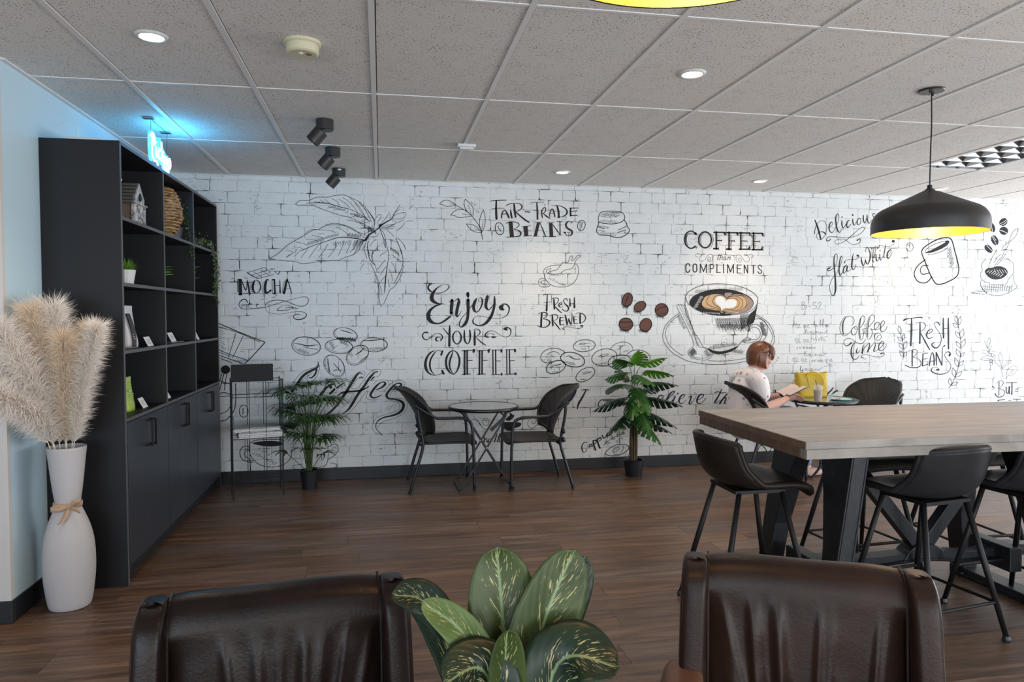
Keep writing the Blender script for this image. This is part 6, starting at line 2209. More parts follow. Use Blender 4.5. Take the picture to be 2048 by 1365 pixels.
# small cards
def card(y_, x_, z_, w, h, lean, lab):
    r = wthing('price_card', lab, 'card', (x_, y_, z_), 'white price cards on the bookcase'); g = G()
    g.box((-.5 * h * sin(lean), 0, .5 * h * cos(lean)), (.002, w, h), Matrix.Rotation(-lean, 3, 'Y').to_4x4()); ob('card_face', g, 'paper', r)
    g = G()
    for k in range(4):
        t = .3 + .13 * k; g.box((-t * h * sin(lean) + .0016, 0, t * h * cos(lean)), (.0006, w * (.62 - .1 * (k % 2)), .0022), Matrix.Rotation(-lean, 3, 'Y').to_4x4())
    ob('printed_lines', g, 'print', r)
card(4.62, -1.355, 1.245, .105, .062, .45, 'white card beside the coffee bag')
card(5.11, -1.355, 1.254, .115, .066, .45, 'white card standing on the wooden tray')
card(5.76, -1.355, 1.245, .07, .064, .45, 'white card alone on the middle right shelf')
card(4.55, -1.37, .885, .085, .066, .5, 'white card beside the green pouches')
card(5.04, -1.37, .885, .06, .066, .5, 'small white card alone on the lowest middle shelf')
r = wthing('wooden_tray', 'thin reddish wooden board under a card on the middle shelf', 'tray', (-1.42, 5.17, 1.245)); ob('board', G().box((0, 0, .0045), (.15, .30, .008)), 'brown_wood_end_shade', r, bev=.002)

# ================================================================== NEON SIGN
r = wthing('neon_sign', 'glowing cyan neon sign reading Pick Up hung above the bookcase', 'neon sign', (-1.335, 4.62, 2.33))
def neon(name, strokes, ox, oz, s_):
    g = G()
    for st_ in strokes: g.tube(smooth_path([(0, ox + a * s_, oz + b * s_) for a, b in st_], 5), .0055, 7)
    return ob(name, g, 'cyan', r, smooth=True)
neon('letter', [[(.2, 0), (.22, .5), (.3, 1)], [(.0, .85), (.25, 1.08), (.6, .95), (.6, .6), (.25, .5)]], .0, .055, .125)
neon('letter', [[(.0, .5), (-.02, .1), (.15, .0), (.3, .2)], [(.05, .72), (.06, .76)]], .105, .065, .115)
neon('letter', [[(.4, .5), (.15, .55), (.0, .25), (.15, .0), (.45, .12)]], .15, .060, .115)
neon('letter', [[(.0, 1.05), (.02, .5), (.0, 0)], [(.4, .6), (.05, .32), (.45, .0)]], .215, .055, .115)
neon('letter', [[(.0, .9), (.0, .25), (.2, .0), (.5, .25), (.5, .9), (.52, .1), (.65, .0)]], .26, .012, .105)
neon('letter', [[(.05, .75), (.06, -.25)], [(.05, .55), (.35, .8), (.55, .5), (.35, .2), (.07, .25)]], .345, .02, .11)
neon('flourish', [[(0, .2), (.3, .0), (.6, .05), (.9, -.1)]], .03, .03, .12)
bk = [(0, .17), (.05, .205), (.11, .19), (.17, .19), (.24, .20), (.275, .165), (.34, .13), (.41, .12), (.44, .08), (.43, .02), (.385, -.003), (.30, -.001), (.25, .035), (.13, .045), (.05, .02), (0, .04)]
ob('acrylic_backing', G().poly(smooth_path([(-.012, a, b + .004) for a, b in bk], 4, True), .004, (-1, 0, 0)), 'acrylic', r)
for yy in (.03, .36): ob('hanging_wire', G().tube([(-.01, yy, .18 if yy < .1 else .12), (-.005, yy, .262)], .0012, 5), 'black_metal', r)
ob('mounting_plate', G().bx(-.04, .02, -.02, .02, .262, .2665), 'chrome', r); ob('mounting_plate', G().bx(-.04, .02, .33, .37, .262, .2665), 'chrome', r)
ob('power_cord', G().tube(smooth_path([(0, .0, .2655), (.0, .1, .262), (0, .25, .262), (0, .36, .2655)], 4), .0016, 5), 'black_metal', r)
ob('cord_tail', G().tube(smooth_path([(-.01, .08, .05), (-.03, .12, .012), (-.06, .09, .004), (-.12, .12, .004)], 6), .0022, 6), 'white_plastic', r)
for q in ((.05, .12, .15), (.05, .36, .08)): lamp('neon_glow', 'POINT', q, 1.1, (0.04, 0.46, 1.0), r, shadow_soft_size=.05)
lamp('neon_glow', 'POINT', (.06, .26, .205), 1.0, (0.03, 0.44, 1.0), r, shadow_soft_size=.04)

# ================================================================== FLOOR VASE WITH PAMPAS
r = thing('floor_vase', 'tall white textured floor vase with pinched neck beside the bookcase', 'vase', (-1.517, 3.83, 0))
pf = [(.082, 0), (.092, .008), (.102, .06), (.113, .16), (.114, .25), (.108, .33), (.092, .40), (.070, .46), (.057, .495), (.056, .52), (.064, .58), (.073, .66), (.081, .74), (.086, .785), (.082, .785), (.076, .74), (.066, .65), (.05, .53)]
pfs = [(p.x, p.y) for p in smooth_path([(a, b, 0) for a, b in pf], 3)]
ob('vase_body', G().lathe(pfs, 40), 'vase', r, smooth=True)
bow = G(); bow.lathe([(.0585, .492), (.0625, .494), (.0635, .505), (.0625, .518), (.0585, .52)], 32, cap=False)
ob('ribbon_band', bow, 'ribbon', r, smooth=True)
bw = G()
def band(g, pts, w, upv): 
    P = smooth_path(pts, 4); vv = []
    for i, p in enumerate(P):
        wv = V(upv) * w / 2; vv += [p - wv, p + wv]
    g.add(vv, [(2 * i, 2 * i + 1, 2 * i + 3, 2 * i + 2) for i in range(len(P) - 1)])
band(bw, [(.03, -.062, .505), (.05, -.085, .525), (.09, -.088, .54), (.06, -.070, .52), (.03, -.066, .505)], .024, (.15, 0, 1))
band(bw, [(.03, -.066, .505), (-.01, -.09, .498), (-.045, -.08, .50), (-.01, -.07, .508), (.03, -.066, .505)], .022, (0, 0, 1))
band(bw, [(.03, -.066, .505), (.06, -.082, .50), (.088, -.088, .487)], .022, (0, 0, 1)); band(bw, [(.028, -.067, .50), (.02, -.088, .46), (.005, -.105, .435)], .024, (1, .2, .2))
ob('ribbon_bow', bw, 'ribbon', r, solid=.0012, smooth=True)
ob('ribbon_knot', G().sell((.03, -.068, .506), (.009, .007, .011), nu=10, nv=6), 'ribbon', r, smooth=True)
plumes = [((-.27, -.42, 1.20), (-.08, -.10), 'broad ivory pampas plume leaning furthest left', 'plume_pale', .135), ((-.16, -.26, 1.36), (-.05, -.08), 'ivory pampas plume leaning left in the vase', 'plume_pale', .13), ((-.09, -.14, 1.45), (-.03, -.04), 'tall cream pampas plume left of the middle', 'plume', .12),
          ((-.01, -.09, 1.46), (0, -.02), 'tallest upright ivory pampas plume in the vase', 'plume_pale', .12), ((.05, -.14, 1.32), (.02, -.05), 'cream pampas plume in front of the middle', 'plume', .105), ((.15, -.10, 1.36), (.05, -.03), 'cream pampas plume leaning right in the vase', 'plume', .095), ((.205, -.15, 1.37), (.07, -.05), 'ivory pampas plume leaning furthest right', 'plume_pale', .085), ((-.16, -.34, 1.08), (-.05, -.1), 'short ivory pampas plume hanging low at left', 'plume_pale', .11)]
for i, (tip, mid_, lab, m_, W_) in enumerate(plumes):
    q = thing('pampas_plume', lab, 'pampas grass', (-1.517, 3.83, 0), 0, 'pampas plumes in the floor vase')
    base = V((mid_[0] * .15, mid_[1] * .15, .55)); tipv = V(tip); md = V((mid_[0] * .8, mid_[1] * .8, .86))
    P = smooth_path([base, md, (md + tipv) / 2 + V((-tip[0] * .06, -tip[1] * .06, .02)), tipv], 14)
    ob('stem', G().tube(P, .002, 5), 'plume', q)
    rr = random.Random(i + 40); hg = G(); n_ = len(P); st = 12
    for k in range(5200):
        t = rr.random() ** .9; idx = st + t * (n_ - 2 - st); a = int(idx); p = P[a].lerp(P[a + 1], idx - a); ax = (P[a + 1] - P[a]).normalized()
        s_ = t
        env = W_ * (.30 + .70 * sin(pi * min(1, .10 + .72 * s_)) ** .7) * (.40 + .60 * rr.random()); L_ = env * 1.0 + .02
        th = rr.uniform(0, 2 * pi); sd = ax.orthogonal().normalized(); sd = Matrix.Rotation(th, 3, ax) @ sd; j_ = V((rr.gauss(0, .22), rr.gauss(0, .22), rr.gauss(0, .22)))
        d1 = (ax * 1.0 + sd * .75 + j_).normalized(); d2 = (ax * .75 + sd * .55 + V((0, 0, -.35)) + j_ * 1.6).normalized()
        p1 = p + d1 * L_ * .6; p2 = p1 + d2 * L_ * .6; w = d1.cross(V((rr.uniform(-1, 1), rr.uniform(-1, 1), rr.uniform(-1, 1)))).normalized() * .0010
        hg.add([p - w, p + w, p1 + w * .8, p1 - w * .8, p2], [(0, 1, 2, 3), (3, 2, 4)])
    ob('plume_hairs', hg, m_, q, kind='stuff')

# ================================================================== WIRE NEWSPAPER RACK
A_ = atan2(.089, .365)
r = thing('newspaper_rack', 'black wire newspaper rack with blank sign panel beside the bookcase', 'rack', (-1.136, 5.825, 0), A_)
W_, D_ = .375, .235; wr = .0028
def wire(name, segs, rad=wr):
    g = G()
    for s_ in segs: g.tube(s_, rad, 6)
    return ob(name, g, 'black_metal', r)
for x_, y_, ztop in ((0, 0, .93), (W_, 0, .93), (0, D_, .93), (W_, D_, .93)): wire('corner_post', [[(x_, y_, 0), (x_, y_, ztop)]], .0042)
for x_ in (.125, .25): wire('front_wire', [[(x_, 0, .10), (x_, 0, .915)]])
for x_ in (.125, .25): wire('back_wire', [[(x_, D_, .10), (x_, D_, .915)]])
for y_ in (.08, .16): wire('side_wire', [[(0, y_, .10), (0, y_, .915)]]); wire('side_wire', [[(W_, y_, .10), (W_, y_, .915)]])
for z_ in (.915, .79): wire('rail', [[(0, 0, z_), (W_, 0, z_)]]); wire('rail', [[(0, D_, z_), (W_, D_, z_)]]); wire('rail', [[(0, 0, z_), (0, D_, z_)]]); wire('rail', [[(W_, 0, z_), (W_, D_, z_)]])
for z_ in (.465, .10):
    wire('shelf_frame', [[(0, 0, z_), (W_, 0, z_)], [(W_, 0, z_), (W_, D_, z_)], [(W_, D_, z_), (0, D_, z_)], [(0, D_, z_), (0, 0, z_)], [(0, 0, z_ + .03), (0, D_, z_ + .03)]])
    for k in range(1, 4): wire('shelf_wire', [[(W_ * k / 4, 0, z_), (W_ * k / 4, D_, z_)]], .002)
ob('sign_panel', G().bx(-.005, .305, -.006, .0, .912, 1.048), 'ink', r, bev=.003)
RK = Matrix.Translation((-1.136, 5.825, 0)) @ rotz(A_)
def paper_stack(z, h, dx, w, d, lab, seed):
    q = thing('newspaper_stack', lab, 'newspapers', RK @ V((.19 + dx, .105, z)), A_ + .02 * seed); k = max(3, int(h / .006)); rr = random.Random(seed)
    for i in range(k):
        g = G(); s_ = rr.uniform(-.006, .006)
        def fn(u, v): return ((u - .5) * w + s_, (v - .5) * d + s_, h * (i + .5) / k + .002 * sin(u * 7 + i) * (1 if i == k - 1 else .3))
        g.grid(fn, 8, 4); ob('newspaper', g, 'news' if i % 2 or i == k - 1 else 'paper', q, solid=h / k * .9)
paper_stack(.469, .046, .02, .335, .215, 'lower stack of folded newspapers on the wire rack shelf', 1)
paper_stack(.518, .030, -.012, .345, .21, 'upper rumpled stack of newspapers on the wire rack shelf', 2)

# ================================================================== BISTRO CHAIRS AND TABLES
def bistro_chair(label, loc, rz):
    t = thing('wicker_armchair', label, 'chair', loc, rz, 'dark wicker bistro chairs')
    def c(x, y, z): return V((x, y, z))       # x forward, y lateral
    for s_ in (-1, 1):
        y_ = s_ * .235
        rear = [(.0, y_ * 1.02, 0), (.055, y_, .19), (.105, y_ * .97, .36), (.10, y_ * .98, .44), (.075, y_ * 1.02, .58), (.065, y_ * 1.04, .68)]
        ob('rear_leg', G().tube(smooth_path(rear, 4), .0125, 10), 'tube', t, smooth=True)
        fr = [(.52, y_ * 1.0, 0), (.515, y_, .30), (.505, y_, .50), (.485, y_, .565), (.44, y_ * 1.02, .592), (.38, y_ * 1.06, .60), (.24, y_ * 1.08, .602), (.20, y_ * 1.08, .612), (.10, y_ * 1.06, .672), (.04, y_ * 1.04, .712)]
        ob('front_leg_and_arm', G().tube(smooth_path(fr, 4), .0125, 10), 'tube', t, smooth=True)
        ob('foot_cap', G().tube([(.52, y_, 0), (.52, y_, .02)], .014, 8).tube([(.0, y_ * 1.02, 0), (.003, y_ * 1.02, .02)], .014, 8), 'pot', t)
        for z_ in (.475, .405): ob('stacking_pad', G().sell((.085, y_ * 1.02, z_), (.017, .02, .022), nu=12, nv=8), 'pot', t, smooth=True)
    ob('cross_tube', G().tube([(.105, -.225, .365), (.105, .225, .365)], .01, 8).tube([(.505, -.23, .375), (.505, .23, .375)], .01, 8), 'tube', t, smooth=True)
    def seat(u, v):
        x = .10 + .44 * v; w = .205 + .03 * v; y_ = (u - .5) * 2 * w
        return (x, y_, .395 + .004 * sin(pi * v) - .018 * (1 - (2 * u - 1) ** 2) * sin(pi * v) - max(0, v - .9) * .12)
    ob('seat', G().grid(seat, 17, 13), 'wicker', t, smooth=True, solid=.016)
    ob('seat_border', G().tube(smooth_path([seat(0, 0), seat(0, .5), seat(0, .9), seat(.1, 1), seat(.5, 1), seat(.9, 1), seat(1, .9), seat(1, .5), seat(1, 0), seat(.5, 0)], 3, True), .010, 7, True), 'wicker', t, smooth=True)
    def back(u, v):
        a = 2 * u - 1; z_ = .44 + .405 * v
        w = .17 + .085 * sin(min(1, v / .62) * pi / 2) if v < .62 else .255 * sqrt(max(0, 1 - ((v - .62) / .38) ** 2.3))
        w = max(w, .012); y_ = a * w
        x = .125 - .10 * v - .13 * v * v + .14 * (y_ / .25) ** 2 * (1 - .25 * v)
        return (x, y_, z_ - (.02 * (1 - a * a) if v > .98 else 0) + (.05 * a * a if v == 0 else 0))
    ob('backrest', G().grid(back, 19, 17), 'wicker', t, smooth=True, solid=.012)
    rim = [back(0, q / 12) for q in range(12)] + [back(.5, 1)] + [back(1, q / 12) for q in range(11, -1, -1)] + [back(.75, 0), back(.5, 0), back(.25, 0)]
    ob('backrest_rim', G().tube(smooth_path(rim, 2, True), .0135, 8, True), 'wicker', t, smooth=True)
    return t
bistro_chair('dark wicker armchair at left of the bistro table near the potted palm', (.215, 5.99, 0), 0)
bistro_chair('dark wicker armchair at right of the bistro table near the monstera', (1.545, 5.93, 0), pi)
bistro_chair('dark wicker armchair the reading woman is sitting in', (3.08, 5.86, 0), R(-8))
bistro_chair('empty dark wicker armchair facing the reading woman across the far table', (4.54, 5.93, 0), R(180 + 20))
def bistro_table(label, loc, rz=0.0):
    t = thing('bistro_table', label, 'table', loc, rz, 'round glass bistro tables')
    ob('rim', G().lathe([(.278, .648), (.288, .645), (.293, .655), (.292, .670), (.283, .674), (.279, .672)], 48, cap=False), 'tube', t, smooth=True)
    ob('glass_top', G().lathe([(.0, .664), (.281, .664), (.281, .671), (.0, .671)], 48, cap=False), 'glass_top', t)
    for s_ in (-1, 1):
        y_ = s_ * .175
        for k in (-1, 1):
            p = [(k * .225, y_, 0.008), (k * .165, y_, .075), (k * .14, y_, .12), (-k * .155, y_, .60), (-k * .17, y_, .645)]
            P = [V(q) + V((0, k * .007, 0)) for q in p]
            g = G()
            for a, b in zip(P, P[1:]): g.bar(a, b, .012, .024, (0, 1, 0))
            ob('leg', g, 'tube', t, bev=.002)
        ob('pivot_bolt', G().tube([(0, y_ - .022, .352), (0, y_ + .022, .352)], .007, 8), 'chrome', t)
    for x_, z_ in ((.225, .012), (-.225, .012), (.155, .60), (-.155, .60)): ob('cross_brace', G().tube([(x_, -.18, z_), (x_, .18, z_)], .008, 8), 'tube', t)
    ob('fold_bracket', G().bar((.06, .0, .46), (.17, .0, .56), .03, .004, (0, 1, 0)), 'tube', t)
bistro_table('round glass bistro table with crossed black legs between two wicker chairs', (.835, 5.93, 0))
bistro_table('round glass bistro table holding the yellow bag by the mural wall', (3.90, 5.83, 0.0))

# ================================================================== POTTED PLANTS BY THE WALL
r = thing('potted_palm', 'green lady palm with drooping fingered leaves in a small black pot', 'plant', (-.592, 6.10, 0))
ob('pot', G().lathe([(.058, 0), (.075, .15), (.078, .155), (.071, .155), (.068, .13)], 24), 'pot', r, smooth=False); ob('soil', G().lathe([(0, .13), (.069, .13), (.069, .135), (0, .138)], 20, cap=False), 'soil', r)
rr = random.Random(21)
def frond(base, tip, n, L, m_, par, wl=.013, spread=1.25, droop=.8):
    g = G(); base, tip = V(base), V(tip); ax = (tip - base).normalized(); side = ax.cross(V((0, 0, 1)))
    side = side.normalized() if side.length > .05 else V((1, 0, 0)); out = V((ax.x, ax.y, 0)); out = out.normalized() if out.length > .1 else V((rr.uniform(-1, 1), rr.uniform(-1, 1), 0)).normalized()
    for k in range(n):
        a = (k / (n - 1) - .5) * 2 * spread; d = (out * cos(a) * .85 + side * sin(a) + V((0, 0, .45))).normalized(); l_ = L * rr.uniform(.8, 1.1)
        P = []; q = tip.copy(); dd = d.copy()
        for s_ in range(7): P.append(q.copy()); q = q + dd * l_ / 6; dd = (dd + V((0, 0, -droop * (.12 + .07 * s_)))).normalized()
        ws = [.4, .9, 1, 1, .85, .55, .05]; vv = []
        for s_, p in enumerate(P):
            t = (P[min(s_ + 1, 6)] - P[max(s_ - 1, 0)]).normalized(); wv = t.cross(V((0, 0, 1))); wv = (wv.normalized() if wv.length > .05 else side) * wl * ws[s_]
            vv += [p - wv, p + wv]
        g.add(vv, [(2 * i, 2 * i + 1, 2 * i + 3, 2 * i + 2) for i in range(6)])
    o = ob('leaf', g, m_, par); return o
specs = []
for k in range(34):
    a = k * 2.399; h = .40 + .46 * ((k * 7) % 34) / 33; rad_ = .08 + .07 * ((k * 5) % 7) / 6
    sx = 1.0; specs.append((a, h, rad_))
for a, h, rad_ in specs:
    b = V((rr.uniform(-.02, .02), rr.uniform(-.02, .02), .13)); tp = V((cos(a) * rad_ * 1.15, sin(a) * rad_ * .75 - .01, h))
    P = smooth_path([b, b.lerp(tp, .6) + V((-tp.x * .25, -tp.y * .25, .05)), tp], 5); ob('stem', G().tube(P, .0032, 5), 'stem', r)
    frond(P[-2], P[-1], 11, .20 + .07 * rr.random(), 'palm', r, .0105, 1.35, 1.15)
for tp in ((-.17, -.04, .30), (.10, -.05, .28), (.0, -.08, .33)):
    ob('stem', G().tube([(0, 0, .13), V(tp)], .003, 5), 'stem', r); frond((0, 0, .2), tp, 6, .17, 'palm', r, .012)

r = thing('potted_monstera', 'tall monstera with split leaves and red brown trunk in a black pot', 'plant', (2.195, 6.05, 0))
ob('pot', G().lathe([(.072, 0), (.088, .135), (.093, .145), (.083, .145), (.08, .12)], 26), 'pot', r); ob('soil', G().lathe([(0, .118), (.082, .118), (.082, .122), (0, .125)], 20, cap=False), 'soil', r)
for dx, dy in ((-.018, 0), (.017, .006), (0, .02)): ob('trunk', G().tube(smooth_path([(dx, dy, .11), (dx * 1.3, dy, .28), (dx, dy, .42), (dx * .5, dy, .60)], 4), .017, 9), 'trunk', r, smooth=True)
ob('moss_pole', G().tube([(.0, -.016, .11), (0, -.014, .50)], .006, 6), 'stem', r)
def mon_leaf(base, d, L, W, m_, par, tilt=0.0, droop=.3, nf=6):
    """heart shaped leaf with slits; base point, direction d, d.z sets the rise"""
    base = V(base); d = V(d).normalized(); side = d.cross(V((0, 0, 1))); side = side.normalized() if side.length > .1 else V((1, 0, 0)); side = Matrix.Rotation(tilt, 3, d) @ side; nrm = side.cross(d).normalized()
    g = G()
    def hw(t): return W * (sin(pi * min(1, (t + .16) / 1.12) ** .72)) ** .8 if t < .96 else W * .12
    def at(t, s_): return base + d * (L * t) + side * s_ - nrm * (abs(s_) ** 1.6 * 1.6 / max(W, .01) ** .6) * .35 + V((0, 0, -droop * L * t * t)) + nrm * 0
    for sg in (-1, 1):
        inner = [at(k / 12 * 1.0, 0) for k in range(13)]; e1 = [at(k / 12, sg * hw(k / 12) * .42) for k in range(13)]
        g.add(inner + e1, [(k, k + 1, k + 14, k + 13) for k in range(12)])
        bl = [(-.10, hw(.06) * .6)]
        for f_ in range(nf):
            t0 = f_ / nf; t1 = (f_ + 1) / nf; ta, tb = t0 + .012, t1 - .030; gap = .10
            b0, b1 = at(t0 + .002, sg * hw(t0) * .40), at(t1 - .002, sg * hw(t1) * .40)
            m0, m1 = at(ta + .05, sg * hw(ta + .05) * .75), at(tb + .05, sg * hw(tb + .05) * .75)
            o0, o1 = at(ta + gap, sg * hw(ta + .06)), at(min(1.0, tb + gap), sg * hw(min(.97, tb + .04)) * .97)
            g.add([b0, b1, m1, m0, o0, o1], [(0, 1, 2, 3), (3, 2, 5, 4)])
        # rear lobe
        g.add([at(0, 0), at(0.01, sg * hw(0) * .42), at(-.10, sg * W * .55), at(-.14, sg * W * .25), at(-.04, sg * W * .06), at(.04, sg * hw(.02)*.95)], [(0, 1, 5), (0, 5, 2), (0, 2, 3), (0, 3, 4)])
    ob('leaf', g, m_, par, solid=.0012)
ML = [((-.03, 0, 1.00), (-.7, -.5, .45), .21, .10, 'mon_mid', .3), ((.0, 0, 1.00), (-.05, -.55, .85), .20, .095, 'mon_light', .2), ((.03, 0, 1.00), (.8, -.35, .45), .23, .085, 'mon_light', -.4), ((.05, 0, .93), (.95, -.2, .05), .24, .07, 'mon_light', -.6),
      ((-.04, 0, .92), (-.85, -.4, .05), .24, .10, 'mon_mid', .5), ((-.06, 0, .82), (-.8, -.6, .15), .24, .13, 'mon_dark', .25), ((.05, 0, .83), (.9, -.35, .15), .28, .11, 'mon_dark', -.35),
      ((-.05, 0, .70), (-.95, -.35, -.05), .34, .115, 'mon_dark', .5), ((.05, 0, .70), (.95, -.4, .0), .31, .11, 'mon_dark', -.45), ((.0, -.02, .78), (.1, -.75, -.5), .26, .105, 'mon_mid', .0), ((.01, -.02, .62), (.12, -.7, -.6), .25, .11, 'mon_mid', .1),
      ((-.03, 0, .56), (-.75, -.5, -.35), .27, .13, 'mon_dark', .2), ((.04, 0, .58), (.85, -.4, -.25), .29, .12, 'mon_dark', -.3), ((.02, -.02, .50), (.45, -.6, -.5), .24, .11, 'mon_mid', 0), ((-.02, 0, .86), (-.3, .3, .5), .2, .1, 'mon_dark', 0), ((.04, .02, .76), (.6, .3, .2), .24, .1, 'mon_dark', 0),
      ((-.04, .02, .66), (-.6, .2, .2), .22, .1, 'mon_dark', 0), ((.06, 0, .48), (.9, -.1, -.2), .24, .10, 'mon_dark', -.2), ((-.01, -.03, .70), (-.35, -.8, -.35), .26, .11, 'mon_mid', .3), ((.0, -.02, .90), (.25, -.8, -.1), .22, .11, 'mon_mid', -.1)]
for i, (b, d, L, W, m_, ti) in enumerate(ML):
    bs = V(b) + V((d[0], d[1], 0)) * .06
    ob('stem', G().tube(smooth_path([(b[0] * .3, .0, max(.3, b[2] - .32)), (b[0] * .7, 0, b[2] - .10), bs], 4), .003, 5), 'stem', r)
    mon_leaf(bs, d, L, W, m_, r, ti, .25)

# ================================================================== FOREGROUND DIEFFENBACHIA
r = thing('potted_dieffenbachia', 'speckled broad leaved dieffenbachia between the two leather armchairs in the foreground', 'plant', (.215, 1.17, 0))
ob('pot', G().lathe([(.11, 0), (.13, .25), (.14, .52), (.128, .52), (.12, .48)], 32), 'pot', r, smooth=False); ob('soil', G().lathe([(0, .47), (.125, .47), (.125, .478), (0, .48)], 24, cap=False), 'soil', r)
def big_leaf(name, base, midp, tip, W, facing, m_, cup=.25, wav=0.0):
    P = smooth_path([base, midp, tip], 12); n_ = len(P); nu = 13; vv = []; uv = []; F = V(facing).normalized()
    for j, p in enumerate(P):
        t = j / (n_ - 1); ax = (P[min(j + 1, n_ - 1)] - P[max(j - 1, 0)]).normalized(); sd = ax.cross(F).normalized(); nr = sd.cross(ax).normalized()
        w = W * (sin(pi * (t ** 1.25 if t < .5 else t ** 1.25)) ** .55) if 0 < t < 1 else .001
        w *= min(1, .25 + t * 1.6)
        w = max(w, .0015)
        for i in range(nu):
            s_ = i / (nu - 1) * 2 - 1
            vv.append(p + sd * s_ * w + nr * (-cup * w * (1 - abs(s_)) ** 1.3 * -1 * -1 + wav * w * sin(t * 14 + s_ * 2) * abs(s_))); uv.append((i / (nu - 1), t))
    fs = [(j * nu + i, j * nu + i + 1, (j + 1) * nu + i + 1, (j + 1) * nu + i) for j in range(n_ - 1) for i in range(nu - 1)]
    me = bpy.data.meshes.new(name); me.from_pydata([tuple(q) for q in vv], [], fs); ul = me.uv_layers.new(name='UVMap')
    for lp in me.loops: ul.data[lp.index].uv = uv[lp.vertex_index]
    me.materials.append(MT[m_]); o = bpy.data.objects.new(name, me); col.objects.link(o); o.parent = r
    me.polygons.foreach_set('use_smooth', [True] * len(me.polygons)); d = o.modifiers.new('t', 'SOLIDIFY'); d.thickness = .0012; return o
# local frame of the plant: x right, -y towards the camera
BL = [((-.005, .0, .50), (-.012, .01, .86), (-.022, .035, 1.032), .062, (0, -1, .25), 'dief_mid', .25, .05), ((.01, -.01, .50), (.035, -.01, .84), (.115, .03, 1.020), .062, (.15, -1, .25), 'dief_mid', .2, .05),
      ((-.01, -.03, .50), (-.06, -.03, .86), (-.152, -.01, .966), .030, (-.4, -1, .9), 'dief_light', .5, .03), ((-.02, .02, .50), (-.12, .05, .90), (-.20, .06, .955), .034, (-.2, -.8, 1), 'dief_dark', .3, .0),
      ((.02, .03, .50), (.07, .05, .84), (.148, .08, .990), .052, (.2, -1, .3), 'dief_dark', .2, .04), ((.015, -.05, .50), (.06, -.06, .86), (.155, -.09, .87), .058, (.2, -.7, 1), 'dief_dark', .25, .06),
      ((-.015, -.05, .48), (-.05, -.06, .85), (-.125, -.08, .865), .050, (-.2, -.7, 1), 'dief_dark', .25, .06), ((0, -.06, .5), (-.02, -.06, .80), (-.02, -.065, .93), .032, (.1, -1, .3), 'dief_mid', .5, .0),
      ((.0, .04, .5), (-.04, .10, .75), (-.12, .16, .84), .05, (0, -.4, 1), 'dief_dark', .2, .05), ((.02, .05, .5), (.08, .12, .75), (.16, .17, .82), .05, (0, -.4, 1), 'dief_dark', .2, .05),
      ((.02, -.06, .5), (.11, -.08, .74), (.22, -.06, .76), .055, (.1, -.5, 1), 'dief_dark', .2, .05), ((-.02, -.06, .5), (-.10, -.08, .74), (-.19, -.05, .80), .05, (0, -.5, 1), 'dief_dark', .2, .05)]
for q in BL: big_leaf('leaf', *q)
ob('stem', G().tube(smooth_path([(0, 0, .46), (.004, 0, .6), (0, .0, .72)], 4), .013, 10), 'stem', r, smooth=True)

# ================================================================== BAR TABLE AND STOOLS
r = thing('bar_table', 'long counter height table with thick greyed wood top and black trestle base', 'table', (2.65, 3.15, 0))
TX0, TX1, TY0, TY1, TZ = 1.70, 3.80, 2.655, 3.665, .91
wp(r, 'tabletop', G().bx(TX0, TX1, TY0, TY1, TZ - .034, TZ), 'bar_top', bev=.003)
wp(r, 'front_apron', G().bx(TX0 + .006, TX1, TY0 + .004, TY0 + .05, TZ - .076, TZ - .0345), 'bar_top', bev=.002)
wp(r, 'end_apron', G().bx(TX0 + .004, TX0 + .05, TY0 + .051, TY1 - .004, TZ - .076, TZ - .0345), 'brown_wood_end_shade', bev=.002)  # same wood as the front, its shade painted as darker brown
wp(r, 'rear_apron', G().bx(TX0 + .051, TX1, TY1 - .05, TY1 - .004, TZ - .076, TZ - .0345), 'bar_top', bev=.002)
wp(r, 'end_shade_skin', G().bx(TX0 - .0015, TX0 + .0005, TY0 + .003, TY1 - .003, TZ - .032, TZ - .003), 'brown_wood_end_shade')  # thin skin added to darken the shaded end of the top
def trestle(x_, dirx):
    # near leg (front face square to the room, inner edge tapering), far leg mirrored
    for s_, yo in ((1, 2.835), (-1, 3.465)):
        g = G(); w = .085; lv = [(.0, .095, -.115), (.12, .095, -.10), (.36, .115, -.068), (.60, .17, -.032), (.80, .235, -.004), (.835, .245, 0)]
        vv = []
        for z_, dy, dx in lv:
            xx = x_ + dx * dirx
            vv += [(xx, yo, z_), (xx + w, yo, z_), (xx + w, yo + s_ * dy, z_), (xx, yo + s_ * dy, z_)]
        k = len(lv); g.add(vv, [(0, 1, 2, 3), tuple((k - 1) * 4 + q for q in (3, 2, 1, 0))] + [(i * 4 + a, i * 4 + (a + 1) % 4, i * 4 + 4 + (a + 1) % 4, i * 4 + 4 + a) for i in range(k - 1) for a in range(4)])
        wp(r, 'leg', g, 'distressed', bev=.004)
        g = G()
        for e in (.010, w - .010): 
            P = [(x_ + dx * dirx + e, yo - s_ * .0015, z_) for z_, dy, dx in lv]
            for a, b in zip(P, P[1:]): g.bar(a, b, .005, .004, (0, 1, 0))
        wp(r, 'leg_moulding', g, 'distressed')
    wp(r, 'trestle_foot', G().bx(x_ - .11 * dirx - .01, x_ - .11 * dirx + .10, 2.84, 3.46, .0, .05), 'distressed', bev=.004)
    wp(r, 'trestle_beam', G().bx(x_ + .0, x_ + .085, 2.84, 3.46, .79, .834), 'distressed')
    wp(r, 'gusset', G().bx(x_ - .05 * dirx, x_ - .05 * dirx + .07, 3.02, 3.28, .15, .27), 'distressed', bev=.004)
trestle(2.045, 1); trestle(3.00, -1)
